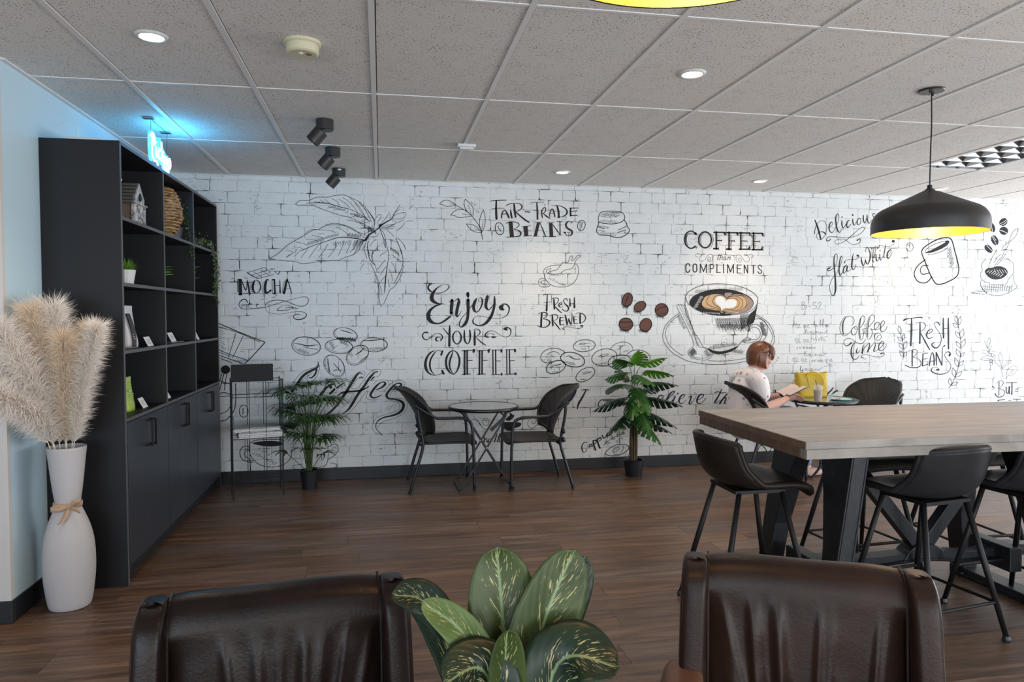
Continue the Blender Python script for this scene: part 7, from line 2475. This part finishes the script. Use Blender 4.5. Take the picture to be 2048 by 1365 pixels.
bp = smooth_path([(2.0, 3.15, .235), (2.35, 3.15, .212), (2.65, 3.15, .225), (2.95, 3.15, .205), (3.10, 3.15, .235), (3.35, 3.15, .215)], 6); g = G()
for a, b in zip(bp, bp[1:]): g.bar(a, b, .075, .05, (0, 0, 1))
wp(r, 'stretcher', g, 'distressed')
g = G()
for yy in (3.108, 3.192):
    P = smooth_path([(2.05, yy, .225), (2.35, yy, .195), (2.65, yy, .215), (2.9, yy, .19), (3.3, yy, .215)], 6); g.tube(P, .008, 6)
wp(r, 'stretcher_moulding', g, 'distressed')
wp(r, 'centre_block', G().poly([(2.53, 3.105, .215), (2.77, 3.105, .215), (2.74, 3.105, .26), (2.70, 3.105, .285), (2.60, 3.105, .285), (2.56, 3.105, .26)], .09, (0, 1, 0)), 'distressed', bev=.004)
for a, b in (((2.635, 3.15, .27), (2.15, 3.15, .84)), ((2.665, 3.15, .27), (3.12, 3.15, .84))): wp(r, 'diagonal_brace', G().bar(a, b, .065, .055, (0, 1, 0)), 'distressed', bev=.003)

def stool(label, loc, rz, shell='stool_grey', inner='stool_in'):
    t = thing('bar_stool', label, 'stool', loc, rz, 'faux leather bar stools around the bar table')
    # local: faces +y
    cp = smooth_path([(.225, .612), (.212, .638), (.15, .650), (.06, .640), (-.04, .630), (-.115, .636), (-.172, .672), (-.205, .735), (-.222, .80), (-.234, .858)], 3)
    n_ = len(cp)
    def fn(u, v, off=0.0):
        i = min(n_ - 1, v * (n_ - 1)); a = int(i); b = min(a + 1, n_ - 1); q = cp[a].lerp(cp[b], i - a); y_, z_ = q.x, q.y
        s_ = 2 * u - 1; w = .205 + .022 * sin(pi * min(1, v * 1.25)); w *= 1 - .05 * max(0, (v - .75) / .25) ** 2
        w *= 1 - .10 * max(0, (.12 - v) / .12)
        bend = max(0, 1 - abs(v - .56) / .36)
        curl = abs(s_) ** 2.4
        return (s_ * w * (1 - .03 * curl), y_ + curl * (.092 * max(0, min(1, (v - .40) / .22))), z_ + curl * (.034 * bend - .012 * max(0, (.3 - v) / .3)) - (.022 * curl * max(0, (v - .9) / .1)))
    sh = ob('seat_shell', G().grid(fn, 25, 28), shell, t, smooth=True, solid=.026); 
    sh.modifiers['thickness'].offset = -1 if False else 0
    def fin(u, v):
        u = .035 + .93 * u; v = .02 + .96 * v; p = V(fn(u, v)); e = .004
        du = V(fn(min(1, u + e), v)) - V(fn(max(0, u - e), v)); dv = V(fn(u, min(1, v + e))) - V(fn(u, max(0, v - e))); nrm = du.cross(dv).normalized()
        if nrm.z < 0 and v < .5: nrm = -nrm
        if v >= .5 and nrm.y < 0 and nrm.z < .2: nrm = -nrm
        return p + nrm * .0145
    ob('seat_lining', G().grid(fin, 21, 24), inner, t, smooth=True, label='softer inner upholstery')
    rim = [fn(0, q / 14) for q in range(15)] + [fn(q / 6, 1) for q in range(1, 6)] + [fn(1, q / 14) for q in range(14, -1, -1)] + [fn(q / 6, 0) for q in range(5, 0, -1)]
    ob('piping', G().tube(smooth_path(rim, 2, True), .0145, 8, True), shell, t, smooth=True)
    ob('seat_plate', G().bx(-.13, .13, -.12, .13, .596, .612), 'black_metal', t)
    for sx in (-1, 1):
        for sy, fy in ((1, .235), (-1, -.235)):
            a = V((sx * .125, .115 if sy > 0 else -.10, .60)); b = V((sx * .215, fy, .018))
            ob('leg', G().tube([a, a.lerp(b, .5), b], [.0125, .0135, .0115], 10), 'black_metal', t, smooth=True)
            ob('rubber_foot', G().lathe([(.017, 0), (.018, .012), (.0135, .026)], 12, c=(b.x, b.y, 0)), 'pot', t)
    def L(sx, sy, z_): 
        a = V((sx * .125, .115 if sy > 0 else -.10, .60)); b = V((sx * .215, sy * .235, .018)); k = (a.z - z_) / (a.z - b.z); return a.lerp(b, k)
    for sx in (-1, 1): ob('side_footrest', G().tube([L(sx, -1, .165), L(sx, 1, .165)], .0075, 8), 'black_metal', t)
    ob('front_footrest', G().tube([L(-1, 1, .20), L(1, 1, .20)], .0085, 8), 'black_metal', t); ob('rear_footrest', G().tube([L(-1, -1, .165), L(1, -1, .165)], .0075, 8), 'black_metal', t)
    return t
stool('brown bar stool at the left end of the long table seen side on', (1.725, 3.19, 0), R(-90), 'stool_brown', 'stool_in')
stool('charcoal bar stool on the near side of the table with its back to the camera', (2.425, 2.855, 0), R(9))
stool('charcoal bar stool on the near side cut off by the right edge of the photo', (2.965, 2.86, 0), R(6))
stool('bar stool on the far side of the long table behind the left trestle', (2.64, 3.60, 0), R(184), 'stool_grey', 'stool_in')
stool('bar stool on the far side of the long table nearest the right edge', (3.32, 3.60, 0), R(178), 'stool_grey', 'stool_in')

# ================================================================== LEATHER ARMCHAIRS
def armchair(label, loc, rz, m_, seed):
    t = thing('leather_armchair', label, 'armchair', loc, rz, 'brown leather wing armchairs')
    # local: back along x, faces -y, origin under the middle of the back
    rr = random.Random(seed); folds = [(rr.uniform(-.19, .19), rr.uniform(.45, 1.0), rr.uniform(.2, .75), rr.uniform(.008, .016)) for _ in range(12)]
    prof = smooth_path([(-.105, .38), (-.085, .46), (-.066, .58), (-.054, .70), (-.044, .775), (-.020, .812), (.02, .822), (.052, .808), (.066, .76), (.070, .60), (.072, .36)], 6)
    def bk(u, v):
        i = v * (len(prof) - 1); a = int(i); b_ = min(a + 1, len(prof) - 1); q = prof[a].lerp(prof[b_], i - a); y_, z_ = q.x, q.y; s_ = 2 * u - 1; x_ = s_ * .224
        front = max(0, min(1, (.36 - v) / .06)); edge = abs(s_) ** 8
        f_ = 0
        for x0, am, fan, wd in folds:        # creases fan out upwards from the seat
            xx = x_ - x0 * (1 + fan * (z_ - .60) * 2.2); f_ += am * math.exp(-(xx / wd) ** 2) * max(0, min(1, (.80 - z_) * 7 * am))
        y_ += front * (-.011 * f_ + .002 * noise.noise(V((x_ * 16, z_ * 12, seed)))) + edge * (.028 * front)
        z_ -= edge * .006 + .004 * noise.noise(V((x_ * 6, 0, seed * 3.1)))
        return (x_, y_, z_)
    ob('back_cushion', G().grid(bk, 180, 90), m_, t, smooth=True)
    ob('outer_back', G().sell((0, .055, .50), (.275, .022, .285), .12, .16, 40, 20), m_, t, smooth=True)
    for s_ in (-1, 1):
        def wg(q):
            t_ = (q.z + .21) / .42; return V((q.x + s_ * .006 * sin(pi * t_), q.y - .035 * (1 - t_) - (.02 * t_ if q.y < 0 else 0) * -1, q.z - (.03 if q.z > .12 and q.y < 0 else 0) * min(1, max(0, -q.y / .08)) ** 2))
        ob('wing', G().sell((s_ * .253, -.030, .598), (.033, .082, .220), .22, .42, 40, 34, wg), m_, t, smooth=True)
        P = [(s_ * (.2215), -.085, .40), (s_ * .222, -.06, .62), (s_ * .222, -.035, .79), (s_ * .222, .03, .8195)]
        ob('seam_piping', G().tube(smooth_path(P, 5), .0032, 6), m_, t)
        P = [(s_ * .278, -.095, .42), (s_ * .2845, -.098, .62), (s_ * .280, -.078, .765), (s_ * .272, -.02, .812)]
        ob('seam_piping', G().tube(smooth_path(P, 5), .0028, 6), m_, t)
        def am(q): return V((q.x + s_ * .02 * sin(max(0, min(1, (q.z + .16) / .32)) * pi), q.y, q.z - .05 * max(0, -q.y) * 1.2))
        ob('arm', G().sell((s_ * .275, -.27, .42), (.052, .26, .16), .35, .35, 32, 20, am), 'arm_leather', t, smooth=True, label='lighter worn leather arm')
    ob('seat_cushion', G().sell((0, -.27, .39), (.222, .25, .075), .35, .25, 40, 18), m_, t, smooth=True)
    ob('seat_base', G().sell((0, -.23, .26), (.27, .29, .085), .12, .12, 28, 12), m_, t, smooth=True)
    for sx in (-1, 1):
        for sy in (-.47, .03): ob('leg', G().tube([(sx * .23, sy, .19), (sx * .24, sy, 0)], [.022, .014], 10), 'brown_wood_end_shade', t)
armchair('dark brown leather wing armchair in the left foreground', (-.232, 1.665, 0), R(6), 'leather', 3)
armchair('warmer brown leather wing armchair in the right foreground below the bar table', (1.012, 1.59, 0), R(-25), 'leather2', 8)

# ================================================================== LAMPS AND CEILING FITTINGS
def pendant(label, x_, y_, zr, bulb_e):
    t = thing('pendant_lamp', label, 'pendant lamp', (x_, y_, zr), 0, 'black dome pendant lamps')
    pf = [(.016, .232), (.022, .226), (.03, .221), (.20, .140), (.235, .122), (.258, .100), (.271, .075), (.276, .05), (.277, .0)]
    P = [(p.x, p.y) for p in smooth_path([(a, b, 0) for a, b in pf], 3)]
    ob('shade', G().lathe(P, 56, cap=False), 'shade', t, smooth=True)
    ob('shade_lining', G().lathe([(a - .004 if a > .02 else a * .7, b - .003) for a, b in P[:-1]] + [(.2730, .0005)], 56, cap=False), 'gold', t, smooth=True, label='gold inner surface')
    ob('rim', G().lathe([(.2725, 0), (.2775, 0), (.2775, .003), (.2725, .003)], 56, cap=False), 'shade', t)
    ob('socket', G().tube([(0, 0, .225), (0, 0, .25)], .012, 12).tube([(0, 0, .14), (0, 0, .222)], .021, 12), 'black_metal', t)
    top = ZC - zr
    ob('cord', G().tube(smooth_path([(0, 0, .25), (.001, 0, .45 * top + .1), (.004, 0, .75 * top), (0, 0, top - .01)], 6), .0033, 7), 'black_metal', t)
    ob('canopy', G().lathe([(.0, top - .009), (.060, top - .009), (.064, top - .004), (.064, top + .0)], 32, cap=False), 'shade', t)
    for a in (.7, 3.8): ob('canopy_screw', G().tube([(.035 * cos(a), .035 * sin(a), top - .022), (.035 * cos(a), .035 * sin(a), top - .008)], .0045, 8), 'black_metal', t)
    ob('bulb', G().sell((0, 0, .105), (.035, .035, .042), nu=18, nv=12), 'bulb', t, smooth=True)
    lamp('bulb_light', 'POINT', (0, 0, .045), bulb_e, (1.0, .66, .33), t, shadow_soft_size=.03)
pendant('black dome pendant lamp with glowing gold inside above the bar table', 2.84, 3.354, 1.857, 5)
pendant('black pendant lamp close to the camera, only its glowing rim showing at top', .470, 1.020, 2.0, 3)
for x_, y_, lab in ((-.937, 3.283, 'round recessed downlight left of the smoke detector'), (1.497, 3.328, 'round recessed downlight between the two pendant lamps'), (1.473, 5.781, 'round recessed downlight above the fair trade lettering'), (3.279, 5.87, 'round recessed downlight above the compliments lettering'), (5.15, 5.95, 'round recessed downlight behind the hanging pendant shade')):
    t = thing('downlight', lab, 'downlight', (x_, y_, ZC), 0, 'recessed ceiling downlights')
    ob('trim_ring', G().lathe([(.046, -.004), (.050, -.008), (.060, -.0075), (.066, .001)], 32, cap=False), 'white_plastic', t, smooth=True)
    ob('lens', G().lathe([(0, -.006), (.047, -.005)], 32, cap=False), 'down', t)
    lamp('downlight_beam', 'SPOT', (0, 0, -.015), 26, (1.0, .77, .52), t, spot_size=R(112), spot_blend=.9, shadow_soft_size=.045)
t = thing('smoke_detector', 'round aged cream smoke detector on the ceiling', 'smoke detector', (-.323, 3.247, ZC))
ob('base', G().lathe([(.078, .001), (.078, -.010), (.072, -.014), (.0, -.014)], 36, cap=False), 'cream_plastic', t); ob('housing', G().lathe([(.069, -.014), (.070, -.022), (.068, -.046), (.060, -.052), (0, -.052)], 36, cap=False), 'cream_plastic', t)
ob('indicator', G().sell((-.005, -.018, -.053), (.011, .011, .004), nu=14, nv=8), 'white_plastic', t, smooth=True); ob('test_button', G().lathe([(.012, 0), (.012, -.003), (0, -.003)], 16, c=(.028, -.012, -.052), cap=False), 'brown_wood_end_shade', t)
t = thing('ceiling_sensor', 'small white square sensor box on the ceiling grid bar', 'sensor', (.585, 4.975, ZC)); ob('housing', G().grid(lambda u, v: ((u - .5) * (.13 - .04 * v), 0, 0), 2, 2).box((0, 0, -.014), (.125, .10, .022)).box((0, 0, -.030), (.095, .072, .014)), 'white_plastic', t, bev=.004); ob('lens', G().sell((.03, 0, -.034), (.012, .012, .008), nu=12, nv=8), 'white_plastic', t)
for y_, lab in ((4.497, 'black adjustable spotlight nearest the camera of the three on the ceiling'), (5.233, 'black adjustable spotlight in the middle of the three on the ceiling'), (5.97, 'black adjustable spotlight nearest the mural wall')):
    t = thing('spotlight', lab, 'spotlight', (-.324, y_, ZC), 0, 'black adjustable ceiling spotlights')
    ob('mounting_cup', G().lathe([(0, 0), (.052, 0), (.052, -.060), (.048, -.063), (0, -.060)], 30, cap=False), 'shade', t)
    Mx = Matrix.Translation((-.045, 0, -.098)) @ Matrix.Rotation(R(40), 4, 'Y')
    ob('spot_head', G().lathe([(0, .042), (.041, .042), (.043, .038), (.043, -.045), (.038, -.045), (.034, -.030), (0, -.030)], 30, cap=False, M=Mx), 'shade', t)
    ob('swivel_neck', G().tube([(-.008, 0, -.05), (-.022, 0, -.080)], .014, 10), 'shade', t)
ob('spec_label', G().bx(-.004, .022, -.0545, -.0520, -.022, -.010), 'white_plastic', t, label='small white label')
# parabolic troffer
vx, vy = VENT
t = thing('ceiling_light_panel', 'recessed fluorescent ceiling light with shiny parabolic louvres at the right edge', 'ceiling light', (vx + .302, vy + .61, ZC))
lw, ll = .285, .595
ob('housing', G().bx(-lw, lw, -ll, ll, .075, .085).bx(-lw, -lw + .004, -ll, ll, 0, .08).bx(lw - .004, lw, -ll, ll, 0, .08).bx(-lw, lw, -ll, -ll + .004, 0, .08).bx(-lw, lw, ll - .004, ll, 0, .08), 'white_plastic', t)
ob('frame', G().bx(-lw, -lw + .02, -ll, ll, -.003, .004).bx(lw - .02, lw, -ll, ll, -.003, .004).bx(-lw, lw, -ll, -ll + .02, -.003, .004).bx(-lw, lw, ll - .02, ll, -.003, .004), 'white_plastic', t)
for k in (-1, 1): ob('long_louvre', G().grid(lambda u, v: (k * .09 + (.012 + .028 * (v ** .6)) * (1 if u > .5 else -1) * (1 if u != .5 else 0), 0, 0), 2, 2).poly([(k * .09 - .004, -ll, 0), (k * .09 + .004, -ll, 0), (k * .09 + .03, -ll, .06), (k * .09 - .03, -ll, .06)], 2 * ll, (0, 1, 0)), 'chrome', t)
for k in range(7): yy = -ll + .1 + k * .165; ob('cross_louvre', G().poly([(-lw, yy - .004, 0.002), (-lw, yy + .004, 0.002), (-lw, yy + .026, .055), (-lw, yy - .026, .055)], 2 * lw, (1, 0, 0)), 'chrome', t)
for k in (-.18, 0, .18): ob('tube_lamp', G().tube([(k, -ll + .03, .06), (k, ll - .03, .06)], .013, 10), 'white_plastic', t)

# ================================================================== THE READING WOMAN
r = thing('person', 'woman with copper bob, glasses and floral blouse reading at the far bistro table', 'person', (3.265, 5.86, 0))
def limb(g, pts, rad, n=14): 
    P = smooth_path([V(p) for p in pts], 4); R_ = []
    k = 4; m_ = len(pts)
    for i in range(len(P)):
        t = i / k; a = min(int(t), m_ - 1); b = min(a + 1, m_ - 1); R_.append(rad[a] + (rad[b] - rad[a]) * (t - a))
    g.tube(P, R_, n)
    for p, q in ((P[0], R_[0]), (P[-1], R_[-1])): g.sell(p, (q, q, q), nu=12, nv=8)
# local: x forward (the way she faces), y<0 towards the camera.  Head centre about (0.02, 0, 1.07)
HZ = 1.068; HX = .035
def head(g):
    # cross sections: z, front x, back x, half width
    S = [(-.128, .030, -.050, .040), (-.118, .068, -.058, .046), (-.105, .084, -.064, .052), (-.092, .088, -.070, .056), (-.080, .081, -.076, .060), (-.068, .088, -.080, .063), (-.056, .086, -.084, .066), (-.045, .088, -.088, .068), (-.030, .091, -.092, .070), (-.010, .084, -.096, .073), (.010, .083, -.098, .075), (.030, .090, -.098, .076), (.055, .088, -.094, .075), (.080, .072, -.082, .067), (.100, .045, -.060, .050), (.112, .012, -.030, .026), (.115, -.005, -.012, .008)]
    n_ = 28; vv = []
    for z_, xf, xb, w in S:
        cx = (xf + xb) / 2; a = (xf - xb) / 2
        for k in range(n_):
            th = 2 * pi * k / n_; vv.append((HX + cx + a * cos(th), w * sin(th) * (1 - .10 * max(0, cos(th)) ** 2), HZ + z_))
    g.add(vv, [(j * n_ + i, j * n_ + (i + 1) % n_, (j + 1) * n_ + (i + 1) % n_, (j + 1) * n_ + i) for j in range(len(S) - 1) for i in range(n_)] + [tuple(range(n_))[::-1], tuple((len(S) - 1) * n_ + i for i in range(n_))])
    g.tube([(HX + .082, 0, HZ + .012), (HX + .094, 0, HZ - .008), (HX + .108, 0, HZ - .030), (HX + .096, 0, HZ - .042)], [.007, .009, .012, .010], 10)   # nose
    for s_ in (-1, 1):
        g.sell((HX + .098, s_ * .010, HZ - .038), (.009, .007, .007), nu=10, nv=6)
        g.sell((HX - .012, s_ * .074, HZ - .012), (.016, .008, .026), nu=12, nv=8)        # ear
        g.sell((HX - .010, s_ * .079, HZ + .002), (.014, .007, .014), nu=12, nv=8)
        g.sell((HX + .060, s_ * .038, HZ - .045), (.024, .022, .022), nu=12, nv=8)        # cheek
bod = G(); head(bod)
bod.xf(Matrix.Translation((HX, 0, HZ)) @ Matrix.Rotation(R(9), 4, 'Y') @ Matrix.Translation((-HX, 0, -HZ)))
limb(bod, [(-.012, 0, HZ - .07), (-.035, 0, .945), (-.055, 0, .90)], [.050, .050, .058])
limb(bod, [(-.13, 0, .46), (-.125, 0, .60), (-.095, 0, .75), (-.07, 0, .86)], [.13, .125, .135, .10], 18)
def hand(g, wrist, d, upn, curl, sgn):
    """palm + four fingers + thumb; d pointing dir, upn back of the hand"""
    wrist = V(wrist); d = V(d).normalized(); upn = V(upn); sd = d.cross(upn).normalized() * sgn; upn = sd.cross(d).normalized() * sgn
    g.sell(wrist + d * .045, (.030, .030, .030), .8, .8, 12, 8, M=Matrix((d * 1.45, sd * 1.15, upn * .48)).transposed().to_4x4())
    for k, (ln, off) in enumerate(((.070, -.026), (.078, -.009), (.073, .009), (.058, .025))):
        b = wrist + d * .075 + sd * off; P = [b - d * .03, b]; dd = d.copy(); q = b.copy()
        for s_ in range(3): dd = (dd - upn * curl).normalized(); q = q + dd * ln / 3; P.append(q.copy())
        g.tube(P, [.009, .0088, .0082, .0076, .0066], 8); g.sell(P[-1], (.0066,) * 3, nu=8, nv=6)
    b = wrist + d * .02 - sd * .022; P = [b, b - sd * .022 + d * .022, b - sd * .028 + d * .048 - upn * .008, b - sd * .022 + d * .068 - upn * .016]
    g.tube(P, [.012, .011, .0095, .008], 8); g.sell(P[-1], (.008,) * 3, nu=8, nv=6)
for s_ in (-1, 1):
    sh = (-.075, s_ * .165, .845); el = (-.065 + (.0 if s_ < 0 else .03), s_ * .215, .625); wr = (.235, s_ * .075 - .02, .690 if s_ < 0 else .70)
    limb(bod, [(-.08, s_ * .10, .855), sh, ((sh[0] + el[0]) / 2 - .006, s_ * .200, .735), el], [.06, .060, .053, .043])
    limb(bod, [el, ((el[0] + wr[0]) / 2, s_ * .16, .648), wr], [.043, .038, .025])
    hand(bod, wr, (1, -s_ * -.10, .14), (0.0, s_ * .55, 1) if False else (-.1, s_ * -.8, .6), .42, s_)
    hip = (-.12, s_ * .085, .475); kn = (.37, s_ * .11, .520); an = (.42, s_ * .10, .09)
    limb(bod, [hip, (.10, s_ * .105, .510), kn], [.105, .090, .062]); limb(bod, [kn, (.405, s_ * .105, .33), an], [.060, .054, .036])
    limb(bod, [(.41, s_ * .10, .05), (.47, s_ * .10, .035), (.55, s_ * .105, .022)], [.034, .032, .022])
o = ob('body', bod, 'skin', r); md = o.modifiers.new('skin', 'REMESH'); md.mode = 'VOXEL'; md.voxel_size = .0055; md.use_smooth_shade = True
md = o.modifiers.new('soft', 'SMOOTH'); md.factor = .5; md.iterations = 3
# blouse
g = G(); limb(g, [(-.13, 0, .47), (-.13, 0, .60), (-.10, 0, .75), (-.08, 0, .855)], [.148, .150, .152, .105], 20)
limb(g, [(-.075, 0, .865), (-.06, 0, .895)], [.088, .068])
for s_ in (-1, 1):
    limb(g, [(-.08, s_ * .08, .86), (-.077, s_ * .165, .852), (-.073, s_ * .195, .785), (-.070, s_ * .203, .745)], [.076, .080, .078, .074])
    g.sell((.005, s_ * .065, .745), (.072, .075, .08), nu=14, nv=10)
o = ob('blouse', g, 'blouse', r); md = o.modifiers.new('cloth', 'REMESH'); md.mode = 'VOXEL'; md.voxel_size = .008; md.use_smooth_shade = True
md = o.modifiers.new('soft', 'SMOOTH'); md.factor = .5; md.iterations = 3
ob('blouse_edging', G().tube(smooth_path([(.03, -.04, .885), (.05, -.075, .83), (.085, -.06, .74), (.10, -.045, .62)], 5), .004, 6), 'jeans', r, label='thin dark strap line along the blouse front')
g = G(); limb(g, [(-.14, -.05, .48), (-.14, .05, .48)], [.135, .135])
for s_ in (-1, 1): limb(g, [(-.12, s_ * .085, .475), (.10, s_ * .105, .512), (.37, s_ * .11, .522)], [.118, .102, .075]); limb(g, [(.37, s_ * .11, .522), (.405, s_ * .105, .33), (.42, s_ * .10, .13)], [.074, .066, .052])
o = ob('jeans', g, 'jeans', r); md = o.modifiers.new('cloth', 'REMESH'); md.mode = 'VOXEL'; md.voxel_size = .009; md.use_smooth_shade = True
for s_ in (-1, 1): ob('shoe', G().sell((.475, s_ * .10, .035), (.125, .048, .036), .6, .7, 24, 12, lambda q: V((q.x, q.y, q.z * (1 if q.x < 0 else 1 - .45 * q.x / .125)))), 'shoe', r, smooth=True)
# hair: chin length bob swept forward over the ear line
g = G(); n_ = 40; S = []
HB = [(-.098, -.100, .030, .066), (-.085, -.108, .012, .076), (-.06, -.116, .006, .086), (-.03, -.121, .004, .091), (.0, -.124, .010, .094), (.025, -.124, .040, .095), (.045, -.120, .080, .094), (.070, -.110, .098, .088), (.095, -.088, .086, .073), (.115, -.055, .058, .050), (.126, -.020, .022, .022), (.128, .0, .004, .006)]
vv = []
for z_, xb, xf, w in HB:
    cx = (xf + xb) / 2; a = (xf - xb) / 2
    for k in range(n_):
        th = 2 * pi * k / n_; rip = 1 + .012 * sin(k * 5 + z_ * 40); vv.append((HX + cx + a * cos(th) * rip, w * sin(th) * rip * (1 - .12 * max(0, cos(th)) ** 2), HZ + z_))
g.add(vv, [(j * n_ + i, j * n_ + (i + 1) % n_, (j + 1) * n_ + (i + 1) % n_, (j + 1) * n_ + i) for j in range(len(HB) - 1) for i in range(n_)] + [tuple(range(n_))[::-1], tuple((len(HB) - 1) * n_ + i for i in range(n_))])
for s_ in (-1, 1):
    for k in range(7):       # side locks: from the parting forward to the brow, and tucked behind the ear
        t = k / 6
        g.tube(smooth_path([(HX - .02 + .02 * t, s_ * .045, HZ + .118 - .004 * k), (HX + .045 + .02 * t, s_ * .083, HZ + .085 - .012 * k), (HX + .082 + .006 * t, s_ * (.070 - .004 * k), HZ + .045 - .010 * k), (HX + .094 - .004 * t, s_ * (.060 - .002 * k), HZ + .022 - .006 * k)], 4), [.011] * 9 + [.007] * 3 + [.002], 7)
    for k in range(6):
        t = k / 5
        g.tube(smooth_path([(HX - .055 + .012 * k, s_ * .084, HZ + .03), (HX - .052 + .010 * k, s_ * .088, HZ - .045), (HX - .045 + .012 * k, s_ * .078, HZ - .088 - .002 * k), (HX - .030 + .012 * k, s_ * .066, HZ - .104)], 4), [.013] * 9 + [.009] * 3 + [.004], 7)
HM = Matrix.Translation((HX, 0, HZ)) @ Matrix.Rotation(R(9), 4, 'Y') @ Matrix.Translation((-HX, 0, -HZ))
o = ob('hair', g.xf(HM), 'hair', r, smooth=True)
for s_ in (-1, 1):
    P = [HM @ V(q) for q in ((HX + .001, s_ * .081, HZ + .010), (HX + .05, s_ * .078, HZ + .006), (HX + .090, s_ * .064, HZ + .002))]
    ob('glasses_temple', G().tube(P, .0026, 6), 'ink', r)
    c = HM @ V((HX + .096, s_ * .034, HZ - .008)); P = [c + V((.006 * cos(a) * 0 - .012 * abs(cos(a)) * (1 if cos(a) * s_ > 0 else 0), .031 * cos(a), .021 * sin(a))) for a in [k * pi / 8 for k in range(16)]]
    ob('glasses_rim', G().tube(P, .0022, 6, True), 'ink', r); ob('lens', G().poly(P), 'clear_lens', r)
    e_ = HM @ V((HX + .081, s_ * .030, HZ - .006)); ob('eye', G().sell(e_, (.006, .010, .004), nu=10, nv=6), 'eye', r)
    e_ = HM @ V((HX - .008, s_ * .086, HZ - .042)); ob('earring', G().sell(e_, (.005, .005, .005), nu=10, nv=8), 'pearl', r, smooth=True)
    e_ = [HM @ V(q) for q in ((HX + .092, s_ * .018, HZ + .020), (HX + .092, s_ * .034, HZ + .024), (HX + .082, s_ * .052, HZ + .020))]; ob('eyebrow', G().tube(e_, .0025, 5), 'eye', r)
ob('glasses_bridge', G().tube([HM @ V((HX + .100, -.006, HZ - .003)), HM @ V((HX + .102, 0, HZ)), HM @ V((HX + .100, .006, HZ - .003))], .002, 5), 'ink', r)
ob('lips', G().sell(HM @ V((HX + .086, 0, HZ - .073)), (.006, .019, .004), nu=14, nv=6).sell(HM @ V((HX + .085, 0, HZ - .082)), (.006, .017, .0045), nu=14, nv=6), 'lip', r, smooth=True)
# book
q = thing('open_book', 'open book with blush pages held in both hands', 'book', (3.59, 5.83, .74), 0); M_ = Matrix.Rotation(R(-24), 4, 'Y')
for s_ in (-1, 1):
    g = G(); 
    for k in range(6): g.grid(lambda u, v: M_ @ V(((v - .5) * .17, s_ * (.002 + .110 * u), .012 * sin(pi * min(1, u * 1.15)) + .0016 * k - .01 + .03 * u)), 9, 5)
    ob('page_block', g, 'blush_book', q, solid=.0014); g = G().grid(lambda u, v: M_ @ V(((v - .5) * .18, s_ * (.001 + .118 * u), -.018 + .035 * u)), 5, 4); ob('cover', g, 'ink', q, solid=.003)

# ================================================================== ON THE FAR TABLE
TZ2 = .6715
q = thing('handbag', 'mustard yellow tote bag standing on the far bistro table', 'handbag', (3.875, 5.985, TZ2), R(-6))
def bagf(u, v):
    th = u * 2 * pi; s_ = lambda a: (1 if a >= 0 else -1) * abs(a) ** .35; w = .132 + .012 * v; d = .062 * (1 - .55 * v)
    return (w * s_(cos(th)), d * s_(sin(th)) + .004 * sin(9 * u + 6 * v), .232 * v - (.012 * (1 - cos(th) ** 2) if v == 1 else 0))
g = G().grid(bagf, 56, 12, wrap=True); k0 = len(g.v); g.add([(0, 0, 0)], []); g.f += [(i, (i + 1) % 56, k0) for i in range(56)]
ob('bag_body', g, 'bag', q, smooth=True, solid=.003); ob('lining', G().poly([(bagf(k / 20, .9)[0] * .95, bagf(k / 20, .9)[1] * .9, .20) for k in range(20)]), 'bag_dark', q)
ob('strap', G().tube(smooth_path([(-.07, -.045, .20), (-.06, -.055, .225), (.0, -.062, .235), (.06, -.066, .20), (.085, -.070, .14), (.065, -.072, .10)], 6), .010, 8, sq=.4), 'bag', q, smooth=True, label='folded over yellow strap')
ob('strap', G().tube(smooth_path([(-.12, .02, .18), (-.16, .02, .15), (-.165, .0, .08), (-.15, -.01, .02)], 6), .008, 8, sq=.4), 'bag', q, smooth=True, label='yellow strap hanging at the side')
for xx in (-.10, -.01): ob('strap_ring', G().tube([(xx + .012 * cos(a), -.02, .235 + .010 * sin(a)) for a in [k * pi / 5 for k in range(10)]], .003, 6, True), 'bag_dark', q)
ob('zip_pull', G().tube(smooth_path([(-.07, -.052, .20), (-.06, -.060, .14), (-.045, -.066, .09)], 4), .0025, 6), 'bag_dark', q)
q = thing('iced_coffee_cup', 'clear plastic cup of iced coffee with dome lid and black straw', 'cup', (3.77, 5.72, TZ2))
ob('coffee', G().lathe([(0, .002), (.028, .002), (.037, .092), (0, .092)], 28, cap=False), 'latte', q, smooth=False); ob('cup', G().lathe([(.030, 0), (.041, .112)], 28, cap=False), 'cup_clear', q, smooth=True)
ob('lid', G().lathe([(.042, .110), (.043, .116), (.036, .132), (.018, .140), (0, .141)], 28, cap=False), 'cup_clear', q, smooth=True); ob('straw', G().tube([(.006, 0, .06), (-.028, -.004, .185)], .0032, 7), 'straw', q)
q = thing('plate', 'teal rimmed plate with pale centre on the far bistro table', 'plate', (3.985, 5.715, TZ2))
ob('dish', G().lathe([(0, .004), (.045, .003), (.075, .008), (.098, .015), (.100, .012), (.075, .002), (.05, 0), (0, 0)], 36, cap=False), 'teal', q, smooth=True); ob('well', G().lathe([(0, .0052), (.05, .0045), (.084, .0115)], 32, cap=False), 'plate_in', q, smooth=True)
q = thing('pastry_crumbs', 'small orange pastry crumbs left on the teal plate', 'food', (3.97, 5.715, TZ2 + .005)); rr = random.Random(4)
for k in range(5): ob('crumb', G().sell((rr.uniform(-.035, .02), rr.uniform(-.02, .02), .006), (rr.uniform(.006, .012), .008, .005), nu=8, nv=6), 'crumb', q)
